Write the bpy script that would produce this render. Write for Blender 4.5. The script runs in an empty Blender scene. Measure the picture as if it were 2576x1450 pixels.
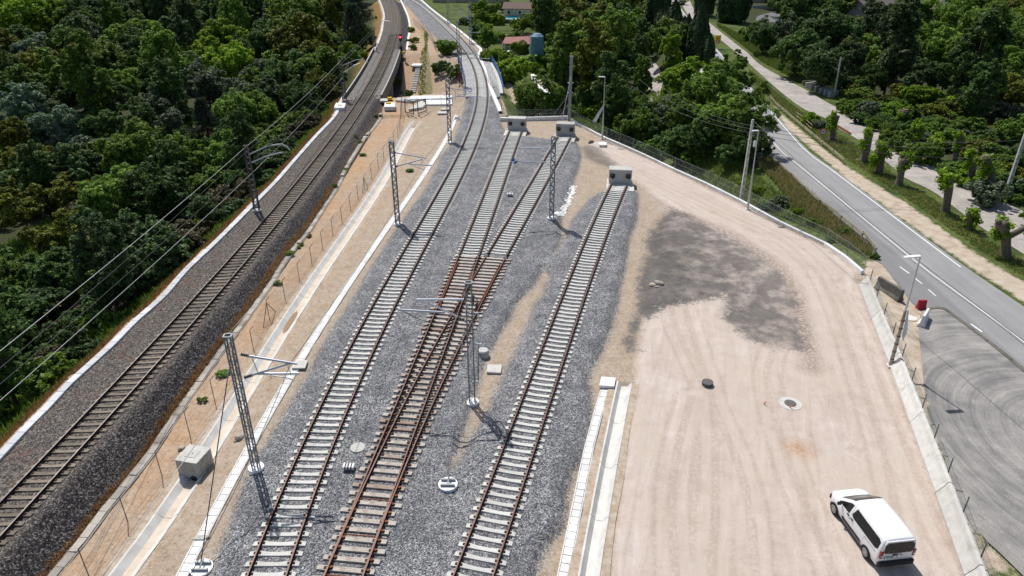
import bpy, bmesh, math, random
import numpy as np
from mathutils import Vector, Matrix
R_ = math.radians
random.seed(7); rng = np.random.default_rng(7)
S = bpy.context.scene
COL = S.collection

# ---------------------------------------------------------------- camera
CAMH = 26.3; TH = R_(27.45); FPX = 1786.0
cam = bpy.data.cameras.new('camera'); cam.sensor_width = 36; cam.lens = FPX/2576*36
cam.clip_start = .5; cam.clip_end = 6000
co = bpy.data.objects.new('camera', cam); COL.objects.link(co)
co.location = (0, 0, CAMH); co.rotation_euler = (math.pi/2-TH, 0, 0); S.camera = co
# ---------------------------------------------------------------- light
SUN = Vector((-.245, .475, .845)).normalized()
w = bpy.data.worlds.new('World'); S.world = w; w.use_nodes = True
wn = w.node_tree; bg = wn.nodes['Background']
sk = wn.nodes.new('ShaderNodeTexSky'); sk.sky_type = 'NISHITA'; sk.sun_disc = False
sk.sun_elevation = math.asin(SUN.z); sk.sun_rotation = math.atan2(SUN.x, SUN.y) % (2*math.pi)
sk.air_density = 1.0; sk.dust_density = 1.5
wn.links.new(sk.outputs[0], bg.inputs[0]); bg.inputs[1].default_value = .085
sl = bpy.data.lights.new('sun', 'SUN'); sl.energy = 4.2; sl.angle = R_(.53); sl.color = (1, .955, .89)
so = bpy.data.objects.new('sun', sl); COL.objects.link(so); so.rotation_euler = SUN.to_track_quat('Z', 'Y').to_euler()
S.view_settings.view_transform = 'Standard'; S.view_settings.look = 'None'
S.view_settings.exposure = 0.12; S.view_settings.gamma = 1
S.render.engine = 'CYCLES'

# ---------------------------------------------------------------- projection: a pixel of the photo (2576 wide) -> a place on level z
cT, sT = math.cos(TH), math.sin(TH)
def ray(px, py):
    a = (px-1288)/FPX; t = (py-725)/FPX
    return np.array([a, cT-t*sT, -(sT+t*cT)])
def P(px, py, z=0.0):
    d = ray(px, py); k = (z-CAMH)/d[2]
    return np.array([d[0]*k, d[1]*k, z])
def Ppts(pts, z=0.0): return np.array([P(x, y, z)[:2] for x, y in pts])
def Pup(px, py, X, Y):           # height of the point above (X,Y) seen at row py
    t = (py-725)/FPX             # (H-h)c - Ys = t (Yc + (H-h)s)
    return CAMH - Y*(sT+t*cT)/(cT-t*sT)

def sdist(poly, X, Y):           # signed distance, positive inside
    poly = np.asarray(poly, float); X = np.asarray(X, float); Y = np.asarray(Y, float)
    d = np.full(X.shape, 1e18); ins = np.zeros(X.shape, bool)
    n = len(poly)
    for i in range(n):
        ax, ay = poly[i]; bx, by = poly[(i+1) % n]
        ex, ey = bx-ax, by-ay; L = ex*ex+ey*ey+1e-12
        t = np.clip(((X-ax)*ex+(Y-ay)*ey)/L, 0, 1)
        d = np.minimum(d, (X-ax-t*ex)**2+(Y-ay-t*ey)**2)
        if abs(ey) > 1e-12:
            c = ((ay > Y) != (by > Y)) & (X < ex*(Y-ay)/ey+ax)
            ins ^= c
    d = np.sqrt(d)
    return np.where(ins, d, -d)
def sstep(a, b, x):
    t = np.clip((x-a)/(b-a), 0, 1); return t*t*(3-2*t)
def fitline(px, deg, z=0.0):
    w_ = Ppts(px, z); y = w_[:, 1]; x = w_[:, 0]
    m, s = y.mean(), y.std(); c = np.polyfit((y-m)/s, x, deg, w=1/np.sqrt(y)); lo, hi = y.min(), y.max()
    def f(Y):
        Y = np.asarray(Y, float); Yc = np.clip(Y, lo, hi)
        v = np.polyval(c, (Yc-m)/s); sl_ = np.polyval(np.polyder(c), (Yc-m)/s)/s
        return v+sl_*(Y-Yc)
    return f
def interpline(px, z=0.0):
    w_ = Ppts(px, z); o = np.argsort(w_[:, 1]); x = w_[o, 0]; y = w_[o, 1]
    return lambda Y: np.interp(Y, y, x)

# ---------------------------------------------------------------- traced lines
E_px = [(-150,1460),(39,1262.5),(207.6,1086),(287.4,993),(439,830.6),(510.2,751.3),(587.8,663),(664.4,575),(720,506),(810.5,396.8),(892.4,287.5),
        (905.5,267.8),(939,201),(955,167.4),(974,134),(986.5,100),(993.5,67),(989.5,33.5),(979,0)]
A_px = [(669,1450),(881.6,938.5),(1039.3,623.4),(1091.8,535.3),(1145,447),(1177.6,368.3),(1201.6,301),(1213,234),(1213,201),(1202,167),(1181,134),(1155,100),(1124,67),(1084,33.5),(1039,0)]
B_px = [(866,1440.8),(914,1317.5),(983,1141.2),(1030,1017.9),(1063.5,938.5),(1083.5,885.6),(1127,779.9),(1164,676.3),(1188,623.4),(1219.4,535.3),(1252.7,447.2),(1298,326.4)]
C_px = [(866,1440.8),(917,1317.5),(995,1141.2),(1048,1017.9),(1090.5,938.5),(1113.9,885.6),(1173.3,779.9),(1230,676.3),(1260.5,623.4),(1309.5,535.3),(1361.9,447.2),(1420,342)]
D_px = [(1189,1450),(1285,1185),(1367,958),(1394.6,870),(1456,711.6),(1518,553),(1557.6,463)]
XE = fitline(E_px, 5, .08); XA = fitline(A_px, 6); XB = fitline(B_px, 4); XC = fitline(C_px, 4); XD = fitline(D_px, 3)
TW_px = [(-130,1280),(0,1146.5),(53,1090),(116,1026.6),(169,970),(197,944),(282,866.7),(338,810),(409,747),(472,676),(546,606),(624,528),(693,458),(706,443.6),(746.5,397),(796.5,340.6),(843,290.6),
         (859.6,251),(886,207.6),(920,157),(946.6,117),(960,80),(963,60),(966,37),(958,10),(953,0)]
KB_px = [(20,1600),(137.5,1446),(208,1361.5),(268,1280),(324,1213),(384,1136),(444,1044),(507.6,952.6),(560,880),(606,821.7),(646,765),(674.6,725),(711.6,668),(747,619),(778.5,580),(805.8,537),(843,481),(871,428),(896,387),(921,347),(956,300),
         (966.7,268),(976.8,241),(993.5,201),(1023.6,127),(1028.7,100),(1032,67),(1027,43.5),(1013.6,10),(1008,0)]
TA_px = [(400,1560),(458,1449.6),(518,1354),(550,1273),(599,1178),(641.6,1097),(691,1012.5),(732,940),(772,888),(815,821),(860.5,747),(903,676),(952,606),(991,549),(1030,493),(1061,450),(1100.6,391.7),(1130.8,331.5),(1148,290)]
CH_px = [(235,1550),(310,1439),(370,1361.5),(433.6,1273),(476,1213.5),(550,1097),(592,1030),(645.5,941),(691,863),(730,800),(765,747),(815,673),(857,613),(903,549.5),(956,468),(990,402),(1017,355),(1050,305)]
TR_px = [(1395,1555),(1418,1442.6),(1439.5,1336.8),(1460.7,1231),(1481.8,1129),(1506.5,1033.7),(1524,974)]
CR_px = [(1462,1555),(1486,1442.6),(1506.5,1291),(1527.6,1185),(1547,1079.5),(1571.7,963)]
WR_px = [(1057,0),(1127,60),(1198,124),(1211,141),(1231,201),(1258,268),(1262,285)]
WALL_px = [(1257,306),(1340,304),(1428,301),(1455,315),(1515,348),(1562,368),(1622,395),(1699,432),(1783,470),(1859,508),(1917,540),(1979,574),(2042.5,602),(2085,623.5),(2120,648),(2152,673),(2169,690)]
JW_px = [(2166,708),(2199,800),(2240,905),(2262,960),(2299,1060),(2330,1150),(2365,1240),(2392,1320),(2437,1449),(2475,1560)]
ZF = -.6                     # formation level; rail tops are z = 0
ZY = -.45                    # gravel yard level
XTW = interpline(TW_px, -.3); XKB = interpline(KB_px, -1.1); XTA = fitline(TA_px, 6, -.6); YCR = P(1571, 964, -.5)[1]; XWR = interpline(WR_px, -.5)
XCH = fitline(CH_px, 5, -.8); XCR = fitline(CR_px, 2, -.5)

PLAT = np.vstack([Ppts([(-400,1580)], -.3), Ppts([(-130,1280)], -.3)+[[-.6,0]], Ppts(TW_px[1:], -.3)+[[-.6,0]],
                  Ppts(WR_px, -.5)+[[.9,0]], Ppts(WALL_px, ZF)+[[.35,.15]], Ppts(JW_px, ZY)+[[.9,0]], Ppts([(2600,1560),(2600,1900),(-400,1900)], ZY)])
BAL = Ppts([(400,1620),(525,1439),(578,1312),(617,1192),(681,1090),(767,950),(818,852),(882,754),(927.6,676),(991,581),(1030,528),(1079,460),(1110.7,388),(1141,355),(1154,318),(1164,285),(1174,244),(1178,187),(1171,161),(1156,134),
            (1112,115),(1094,90),(1057,55),(1037,27),(1007,0),(990,-18),(1040,-18),(1057,0),(1124,67),(1195,124),(1207,151),(1228,201),(1248,261),(1257,288),(1259.6,311),(1277.5,335),(1324,341.5),(1381,350),(1448,351.5),(1458,368),(1461.6,391.7),(1456.6,418.5),
            (1445,452),(1439,468),(1425,511),(1411,553),(1411,599),(1402,636),(1411,623),(1425,588),(1439.5,549),(1461,525),(1489,493),(1510,480),(1588,480),(1605,479),(1605,518),(1601.6,553),(1584,595),(1577,641),(1570,687),(1557.6,729),(1548.8,782),
            (1531,835),(1513.5,881),(1492,916),(1478,955),(1485,974),(1489,1009),(1483.6,1062),(1474.7,1122),(1467.7,1150),(1443,1178),(1425.4,1238),(1418.3,1319),(1379.6,1361.5),(1355,1407),(1349.6,1450),(1320,1620)], -.4)
WED = Ppts([(1369,673),(1344,715),(1302,757),(1281,800),(1252.7,845.5),(1235,881),(1221,900),(1205,950),(1190,1000),(1172,1062),(1139,1157),(1130,1172),(1140,1180),(1160,1150),(1195,1082),(1225,1040),(1246,985),(1262,955),(1285,905),(1309,850),(1330,807),(1344,765),(1362,747),(1383,694)], -.5)
PINK = Ppts([(1500,1600),(1531,1450),(1560,1200),(1588,1000),(1598,950),(1600,880),(1612,800),(1640,700),(1660,600),(1680,535),(1630,500),(1598,458),(1565,432),(1515,395),(1482,371.6),(1484,360),(1515,352),(1562,370),(1622,397),(1699,434),(1783,474),(1859,511),(1917,545),
             (1979,577),(2042,605),(2085,627),(2118,652),(2148,676),(2160,715),(2192,803),(2236,912),(2242,938),(2289,1063),(2353,1241),(2423,1449),(2460,1600)], ZY)
DARK = Ppts([(1668.6,539),(1637,577.6),(1626,602),(1630,630.5),(1616,659),(1605,701),(1605,750),(1600,790),(1587.6,821),(1570,852.6),(1577,884),(1598,881),(1608.7,817),(1619,792.7),(1637,800),(1668.6,775),(1725,765),(1780,755),(1820,743),(1830,770),(1815,800),
             (1848,825),(1883.7,852.6),(1915,866.7),(1944,874),(2025,881),(2028,845.5),(2014,800),(2011,764),(1993,729),(1968.5,694),(1933,658.7),(1901.5,634),(1866,612),(1795.5,577.6),(1742.7,542),(1682.7,525)], ZY)
DARK2 = Ppts([(1461,372),(1482,366),(1505,375),(1530,398),(1552,418),(1540,424),(1505,414),(1475,398)], ZF)
RAV_T = 1.0
XR = lambda Y: np.interp(Y, [0,44,56,92,160,220,266,400,900], [37.3,36.9,36.0,35.4,43,49.5,55,75,150])

def hterr(X, Y, parts=False):
    X = np.asarray(X, float); Y = np.asarray(Y, float)
    dp = sdist(PLAT, X, Y)
    xr = XR(Y)
    right = np.where(True, -5+4.2*np.maximum(sstep(xr-15, xr-6.5, X), 1-sstep(56, 84, Y-.25*(X-20))), 0)
    dipm = sstep(40, 48, Y)*(1-sstep(80, 90, Y))*sstep(1.0, 3.5, -dp)*sstep(5.0, 7.5, xr-X)
    right = right-1.0*dipm*(X < xr)
    right = right-1.4*sstep(14, 40, X-xr)
    left = -7.5+1.2*np.sin(X*.11)*np.cos(Y*.07)+sstep(150, 420, Y)*3
    lw = sstep(-14, 0, X+0*Y+np.where(Y > 150, (Y-150)*.30, 0))
    land = left*(1-lw)+right*lw
    fall = -.75-np.maximum(-dp-.3, 0)/1.5
    out = np.maximum(np.minimum(land, -.75), fall)
    out = np.where((land > fall), land+(-.55-land)*(1-sstep(0, 3, -dp))*(land > -1.3), out)
    # inside the plateau
    u = X-XE(Y)
    kb = XKB(Y)
    bedE = -.20+.086*np.clip(u, -1.9, 1.9)
    slope = np.maximum(-.05-(u-1.95)/1.45, -1.15)
    hE = np.where(u > 1.95, slope, bedE)
    hE = np.where(u < -1.9, np.minimum(-.30, -.36), hE)
    bl = sdist(BAL, X, Y); wd = sdist(WED, X, Y)
    bd = np.minimum(bl, -wd)
    xa = XTA(Y)
    hs = -1.12+.5*sstep(0, 1, (X-kb)/np.maximum(xa-kb, .5))
    pk = sdist(PINK, X, Y)
    hn = np.where(X > xa, ZF+.15*sstep(-.6, .8, pk), hs)
    hn = np.where(bd > -.1, np.maximum(hn, ZF+np.clip(bd/1.5, 0, .33)), hn)
    ins = np.where(X < kb, hE, hn)
    ins = np.where((X >= kb) & (Y > 110) & (bd < 0) & (X < XA(Y)), -.7, ins)
    # drainage channel beds are cut into the ground
    cx = XCH(Y); ins = np.where((np.abs(X-cx) < .62) & (Y < P(1050, 305)[1]), ins-.5, ins)
    cr = XCR(Y); ins = np.where((np.abs(X-cr) < .5) & (Y < YCR), ins-.5, ins)
    h = np.where(dp > 0, ins, out)
    # ravine with a lane passing below both railway bridges
    fl = -6.0
    y0 = np.interp(X, [-60,-21,-9,20], [122,122,128,132]); y1 = np.interp(X, [-60,-21,-5,20], [168,168,156,150])
    rav = np.where(Y < y0+2.5, -.6-(Y-y0)/2.5*5.4, np.where(Y > y1-17, fl+(Y-(y1-17))/17*5.5, fl))
    inr = (Y > y0) & (Y < y1) & (X < 27) & (X > -75)
    rav = np.maximum(rav, np.minimum(0, -6+5.6*sstep(17, 26, X)))
    h = np.where(inr, np.minimum(h, rav), h)
    if parts: return h, dict(dp=dp, bd=bd, pk=pk, u=u, kb=kb, inr=inr)
    return h
def G(px, py, off=0.0):         # where the line of sight through a pixel meets the terrain
    d = ray(px, py); k0 = (2-CAMH)/d[2]; k1 = (-11-CAMH)/d[2]
    k = np.linspace(k0, k1, 260)
    X, Y, Z = d[0]*k, d[1]*k, CAMH+d[2]*k
    g = Z-hterr(X, Y)
    i = np.argmax(g < 0)
    if g[i] >= 0: i = len(k)-1
    if i > 0:
        a = g[i-1]/(g[i-1]-g[i]+1e-9); kk = k[i-1]+(k[i]-k[i-1])*a
    else: kk = k[0]
    return Vector((d[0]*kk, d[1]*kk, CAMH+d[2]*kk+off))
def hz(x, y): return float(hterr(np.array([x]), np.array([y]))[0])
def V(*a): return Vector(a[0]) if len(a) == 1 else Vector(a)

# ---------------------------------------------------------------- objects
def tag(o, label=None, cat=None, group=None, kind=None):
    if label: o['label'] = label
    if cat: o['category'] = cat
    if group: o['group'] = group
    if kind: o['kind'] = kind
    return o
def thing(name, label, cat, loc=(0,0,0), rotz=0, group=None):
    o = bpy.data.objects.new(name, None); COL.objects.link(o); o.location = loc; o.rotation_euler = (0,0,rotz)
    o.empty_display_size = .3
    return tag(o, label, cat, group)
class MB:
    def __init__(s): s.v = []; s.f = []; s.m = []
    def add(s, v, f, m=0):
        b = len(s.v); s.v += [tuple(p) for p in v]; s.f += [tuple(b+i for i in q) for q in f]; s.m += [m]*len(f)
    def box(s, c, d, rz=0, m=0, M=None, taper=1.0):
        x, y, z = d[0]/2, d[1]/2, d[2]/2; ca, sa = math.cos(rz), math.sin(rz); v = []
        for k, t in ((-z, 1), (z, taper)):
            for i, j in ((-1,-1),(1,-1),(1,1),(-1,1)):
                p = Vector((i*x*t*ca-j*y*t*sa+c[0], i*x*t*sa+j*y*t*ca+c[1], k+c[2])); v.append(M @ p if M else p)
        s.add(v, [(0,3,2,1),(4,5,6,7),(0,1,5,4),(1,2,6,5),(2,3,7,6),(3,0,4,7)], m)
    def beam(s, a, b, wd, ht, m=0, up=(0,0,1)):
        a, b = V(a), V(b); d = (b-a)
        if d.length < 1e-6: return
        d.normalize(); u = V(up)
        if abs(d.dot(u)) > .99: u = Vector((0,1,0))
        x = d.cross(u).normalized(); y = x.cross(d).normalized(); v = []
        for p in (a, b):
            for i, j in ((-1,-1),(1,-1),(1,1),(-1,1)): v.append(p+x*(i*wd/2)+y*(j*ht/2))
        s.add(v, [(0,3,2,1),(4,5,6,7),(0,1,5,4),(1,2,6,5),(2,3,7,6),(3,0,4,7)], m)
    def tube(s, pts, r, n=8, m=0, cap=True):
        pts = [V(p) for p in pts]; k = len(pts); rr = r if hasattr(r, '__len__') else [r]*k
        rings = []; b = len(s.v); prev = None
        for i, p in enumerate(pts):
            d = (pts[min(i+1, k-1)]-pts[max(i-1, 0)])
            d = d.normalized() if d.length > 1e-9 else Vector((0,0,1))
            if prev is None: u = Vector((1,0,0)) if abs(d.x) < .9 else Vector((0,1,0))
            else: u = prev
            x = (u-d*u.dot(d)); x = x.normalized() if x.length > 1e-6 else d.orthogonal().normalized(); y = d.cross(x); prev = x
            for j in range(n):
                a = 2*math.pi*j/n; s.v.append(tuple(p+x*(rr[i]*math.cos(a))+y*(rr[i]*math.sin(a))))
        for i in range(k-1):
            for j in range(n):
                a0 = b+i*n+j; a1 = b+i*n+(j+1) % n; s.f.append((a0, a1, a1+n, a0+n)); s.m.append(m)
        if cap:
            s.f.append(tuple(b+j for j in range(n))[::-1]); s.m.append(m)
            s.f.append(tuple(b+(k-1)*n+j for j in range(n))); s.m.append(m)
    def prism(s, poly, z0, z1, m=0):
        n = len(poly); v = [(p[0], p[1], z0) for p in poly]+[(p[0], p[1], z1) for p in poly]
        s.add(v, [tuple(range(n))[::-1], tuple(range(n, 2*n))]+[(i, (i+1) % n, n+(i+1) % n, n+i) for i in range(n)], m)
    def build(s, name, mats, parent=None, smooth=False, bevel=0, loc=None):
        me = bpy.data.meshes.new(name); me.from_pydata(s.v, [], s.f)
        for mt in (mats if isinstance(mats, (list, tuple)) else [mats]): me.materials.append(mt)
        me.polygons.foreach_set('material_index', s.m)
        bm = bmesh.new(); bm.from_mesh(me); bmesh.ops.recalc_face_normals(bm, faces=bm.faces)
        if bevel: bmesh.ops.bevel(bm, geom=bm.edges[:], offset=bevel, segments=1, affect='EDGES', clamp_overlap=True)
        bm.to_mesh(me); bm.free()
        if smooth: me.polygons.foreach_set('use_smooth', [True]*len(me.polygons))
        me.update()
        o = bpy.data.objects.new(name, me); COL.objects.link(o)
        if parent: o.parent = parent
        if loc is not None: o.location = loc
        return o
def copytree(o, loc=None, rz=None, scale=None, label=None, parent=None, **kw):
    c = o.copy(); COL.objects.link(c)
    if parent: c.parent = parent
    if loc is not None: c.location = loc
    if rz is not None: c.rotation_euler = (0,0,rz)
    if scale is not None: c.scale = scale
    if label: c['label'] = label
    for k, v in kw.items(): c[k] = v
    for ch in list(o.children): copytree(ch, parent=c)
    return c
def npmesh(name, verts, faces, mat_, parent=None, attrs=None, smooth=False):
    me = bpy.data.meshes.new(name); n = len(verts); nf = len(faces); k = faces.shape[1]
    me.vertices.add(n); me.vertices.foreach_set('co', np.asarray(verts, np.float32).ravel())
    me.loops.add(nf*k); me.loops.foreach_set('vertex_index', np.asarray(faces, np.int32).ravel())
    me.polygons.add(nf); me.polygons.foreach_set('loop_start', np.arange(nf, dtype=np.int32)*k)
    me.polygons.foreach_set('loop_total', np.full(nf, k, np.int32))
    if smooth: me.polygons.foreach_set('use_smooth', np.ones(nf, bool))
    if attrs:
        for a, val in attrs.items():
            at = me.attributes.new(a, 'FLOAT', 'POINT'); at.data.foreach_set('value', np.asarray(val, np.float32))
    me.materials.append(mat_); me.update(calc_edges=True); me.validate()
    o = bpy.data.objects.new(name, me); COL.objects.link(o)
    if parent: o.parent = parent
    return o

# ---------------------------------------------------------------- material toolkit
class NT:
    def __init__(s, name):
        s.mat = bpy.data.materials.new(name); s.mat.use_nodes = True; s.t = s.mat.node_tree; s.n = s.t.nodes; s.l = s.t.links
        s.b = s.n['Principled BSDF']; s.out = s.n['Material Output']
        s.b.inputs['Specular IOR Level'].default_value = .3
        s.pos = s.n.new('ShaderNodeNewGeometry').outputs['Position']
    def lk(s, a, b):
        if hasattr(a, 'is_output'): s.l.new(a, b)
        else: b.default_value = a if not isinstance(a, (tuple, list)) else (tuple(a)+(1,))[:len(b.default_value)]
    def objc(s): return s.n.new('ShaderNodeTexCoord').outputs['Object']
    def scale(s, vec, sc):
        m = s.n.new('ShaderNodeMapping'); s.l.new(vec, m.inputs[0]); m.inputs['Scale'].default_value = sc; return m.outputs[0]
    def noise(s, scale, detail=3, rough=.5, vec=None, col=False, dist=0):
        x = s.n.new('ShaderNodeTexNoise'); x.inputs['Scale'].default_value = scale; x.inputs['Detail'].default_value = detail; x.inputs['Roughness'].default_value = rough
        x.inputs['Distortion'].default_value = dist
        s.l.new(vec or s.pos, x.inputs['Vector']); return x.outputs['Color' if col else 'Fac']
    def vor(s, scale, out='Color', vec=None, feat='F1'):
        x = s.n.new('ShaderNodeTexVoronoi'); x.feature = feat; x.inputs['Scale'].default_value = scale; s.l.new(vec or s.pos, x.inputs['Vector']); return x.outputs[out]
    def mr(s, v, a, b, c=0, d=1, smooth=False):
        x = s.n.new('ShaderNodeMapRange'); x.interpolation_type = 'SMOOTHSTEP' if smooth else 'LINEAR'
        s.lk(v, x.inputs[0])
        for i, q in enumerate((a, b, c, d)): x.inputs[i+1].default_value = q
        return x.outputs[0]
    def m(s, op, a, b=0, c=None):
        x = s.n.new('ShaderNodeMath'); x.operation = op; s.lk(a, x.inputs[0]); s.lk(b, x.inputs[1])
        if c is not None: s.lk(c, x.inputs[2])
        return x.outputs[0]
    def mix(s, f, a, b, mode='MIX'):
        x = s.n.new('ShaderNodeMix'); x.data_type = 'RGBA'; x.blend_type = mode; x.clamp_factor = True
        s.lk(f, x.inputs[0]); s.lk(a, x.inputs[6]); s.lk(b, x.inputs[7]); return x.outputs[2]
    def ramp(s, f, stops):
        x = s.n.new('ShaderNodeValToRGB'); e = x.color_ramp.elements
        while len(e) < len(stops): e.new(.5)
        for q, (p, c) in zip(e, stops): q.position = p; q.color = tuple(c)+(1,)
        s.l.new(f, x.inputs[0]); return x.outputs[0]
    def attr(s, nm):
        x = s.n.new('ShaderNodeAttribute'); x.attribute_name = nm; return x.outputs['Fac']
    def sep(s, c, i=0):
        x = s.n.new('ShaderNodeSeparateColor'); s.l.new(c, x.inputs[0]); return x.outputs[i]
    def rnd(s): return s.n.new('ShaderNodeObjectInfo').outputs['Random']
    def bump(s, h, strength=.5, dist=.02, prev=None):
        x = s.n.new('ShaderNodeBump'); x.inputs['Strength'].default_value = strength; x.inputs['Distance'].default_value = dist
        s.l.new(h, x.inputs['Height']); s.l.new(x.outputs[0], s.b.inputs['Normal'])
        if prev: s.l.new(prev, x.inputs['Normal'])
        return x.outputs[0]
    def base(s, c, rough=.85, metal=0):
        s.lk(c, s.b.inputs['Base Color']); s.lk(rough, s.b.inputs['Roughness']); s.b.inputs['Metallic'].default_value = metal; return s.mat
def simple(name, col, rough=.8, metal=0, var=.25, sc=3.0, bump=0, dirt=None, obj=True, rndv=.15):
    t = NT(name); v = t.objc() if obj else t.pos
    n = t.noise(sc, 5, .6, v); n2 = t.noise(sc*9, 3, .6, v)
    f = t.m('ADD', t.m('MULTIPLY', n, .7), t.m('MULTIPLY', n2, .3))
    lo = tuple(c*(1-var) for c in col); hi = tuple(min(1, c*(1+var*.8)) for c in col)
    c = t.ramp(f, [(.3, lo), (.7, hi)])
    if dirt: c = t.mix(t.mr(t.noise(sc*.6, 4, .65, v), .52, .72), c, dirt)
    if rndv:
        r = t.mr(t.rnd(), 0, 1, 1-rndv, 1+rndv); c = t.mix(1.0, c, _grey(t, r), 'MULTIPLY')
    if bump: t.bump(n2, bump, .02)
    return t.base(c, rough, metal)
def _grey(t, v):
    x = t.n.new('ShaderNodeCombineColor')
    for i in range(3): t.l.new(v, x.inputs[i])
    return x.outputs[0]
M = {}
M['conc'] = simple('concrete_pale', (.56,.55,.52), .85, var=.14, sc=2.5, bump=.2, dirt=(.40,.38,.34))
M['concw'] = simple('concrete_new_white', (.74,.74,.73), .8, var=.08, sc=2.5, bump=.15, dirt=(.58,.56,.52), obj=False)
M['concb'] = simple('concrete_block_grey', (.47,.465,.44), .85, var=.15, sc=1.4, bump=.2, dirt=(.38,.37,.34))
M['kerb'] = simple('concrete_old_weathered', (.38,.35,.31), .9, var=.22, sc=1.2, bump=.3, dirt=(.24,.2,.16), obj=False, rndv=.2)
M['trE'] = simple('concrete_trough_lid', (.57,.585,.61), .85, var=.12, sc=1.2, bump=.2, dirt=(.5,.49,.48), obj=False, rndv=.14)
M['darkc'] = simple('concrete_old_dark', (.16,.15,.13), .9, var=.3, sc=2, bump=.3, dirt=(.07,.07,.05))
M['sleep'] = simple('sleeper_concrete_new', (.55,.55,.52), .85, var=.1, sc=4, bump=.15, rndv=.1)
M['sleepo'] = simple('sleeper_concrete_old', (.21,.18,.145), .9, var=.22, sc=3, bump=.2, dirt=(.17,.14,.11), rndv=.3)
M['rust'] = simple('rail_rust', (.075,.034,.026), .85, var=.35, sc=1.5, obj=False, dirt=(.11,.045,.03), rndv=0)
M['rustd'] = simple('rail_side_dark', (.045,.028,.024), .85, var=.3, sc=1.5, obj=False, rndv=0)
M['rusto'] = simple('rust_orange', (.19,.062,.03), .9, var=.3, sc=6)
M['head'] = simple('rail_head_worn', (.25,.22,.2), .35, metal=.6, var=.25, sc=2, obj=False, rndv=0)
M['headr'] = simple('rail_head_rusty', (.15,.08,.06), .5, metal=.2, var=.3, sc=2, obj=False, rndv=0)
M['galv'] = simple('steel_galvanised', (.27,.29,.31), .55, metal=.35, var=.12, sc=3)
M['galvl'] = simple('aluminium_tube', (.62,.64,.68), .4, metal=.5, var=.08, sc=3)
M['steelold'] = simple('steel_old_grey', (.13,.125,.12), .7, var=.3, sc=3, dirt=(.09,.05,.035))
M['rustmast'] = simple('steel_rusty_mast', (.15,.06,.05), .8, var=.3, sc=3)
M['black'] = simple('rubber_black', (.018,.018,.02), .5, var=.2)
M['ins'] = simple('insulator_grey', (.10,.105,.11), .5, var=.2)
M['white'] = simple('white_paint', (.8,.8,.8), .5, var=.05)
M['yel'] = simple('yellow_paint', (.75,.5,.02), .5, var=.1)
M['red'] = simple('red_plastic', (.42,.02,.035), .45, var=.15)
M['blue'] = simple('blue_paint', (.02,.12,.42), .5, var=.15)
M['orange'] = simple('orange_paint', (.75,.2,.04), .5, var=.1)
M['wire'] = simple('wire_dark', (.09,.09,.09), .6, var=.1)
M['wirel'] = simple('wire_light', (.5,.5,.5), .5, var=.1)
M['rock'] = simple('rock_pale', (.42,.37,.31), .9, var=.25, sc=5, bump=.5)
M['asph2'] = simple('tarmac_grey', (.16,.16,.165), .9, var=.2, sc=1.0, obj=False)
M['water'] = simple('pool_water', (.02,.42,.5), .1, var=.1)
M['roofr'] = simple('roof_sheet_dull_red', (.27,.12,.11), .8, var=.25, sc=1)
M['bluetank'] = simple('tank_pale_blue', (.16,.30,.40), .6, var=.1, sc=.5)
M['tarp'] = simple('tarpaulin_green', (.10,.30,.24), .6, var=.3, sc=2)
M['log'] = simple('firewood_dark', (.10,.07,.055), .9, var=.5, sc=4)
M['stucco'] = simple('wall_cream', (.5,.42,.32), .85, var=.12, sc=1)
M['stuccog'] = simple('wall_grey', (.30,.29,.28), .85, var=.15, sc=1)
M['bark'] = simple('bark', (.12,.095,.07), .95, var=.35, sc=4, bump=.4)
M['barkp'] = simple('bark_plane_tree', (.16,.135,.105), .95, var=.4, sc=6, bump=.6, dirt=(.12,.10,.07))
M['gorse'] = simple('gorse_flower', (.62,.45,.02), .8, var=.2)
M['soilb'] = simple('brown_puddle_silt', (.27,.17,.08), .35, var=.1, sc=3, rndv=0)
M['cloth'] = simple('white_cloth', (.6,.62,.66), .7, var=.15, sc=4)

# ================================================================ THE GROUND
def axis(segs, a_out, n_out, b_out, m_out):
    x = []
    for lo, hi, st in segs: x += list(np.arange(lo, hi-1e-6, st))
    x.append(segs[-1][1]); lo = x[0]; hi = x[-1]
    pre = [lo-a_out*((i/n_out)**2.2) for i in range(n_out, 0, -1)]; post = [hi+b_out*((i/m_out)**2.2) for i in range(1, m_out+1)]
    return np.array(pre+x+post)
gx = axis([(-75,-48,1.5),(-48,-22,.45),(-22,26,.3),(26,62,.5),(62,110,2.0)], 1500, 18, 1500, 18)
gy = axis([(14,62,.3),(62,112,.4),(112,180,.8),(180,330,2.5)], 120, 8, 2200, 22)
GX, GY = np.meshgrid(gx, gy); sh = GX.shape
H0, pr = hterr(GX, GY, True)
dp, bd, pk, u, inr = pr['dp'], pr['bd'], pr['pk'], pr['u'], pr['inr']
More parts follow.
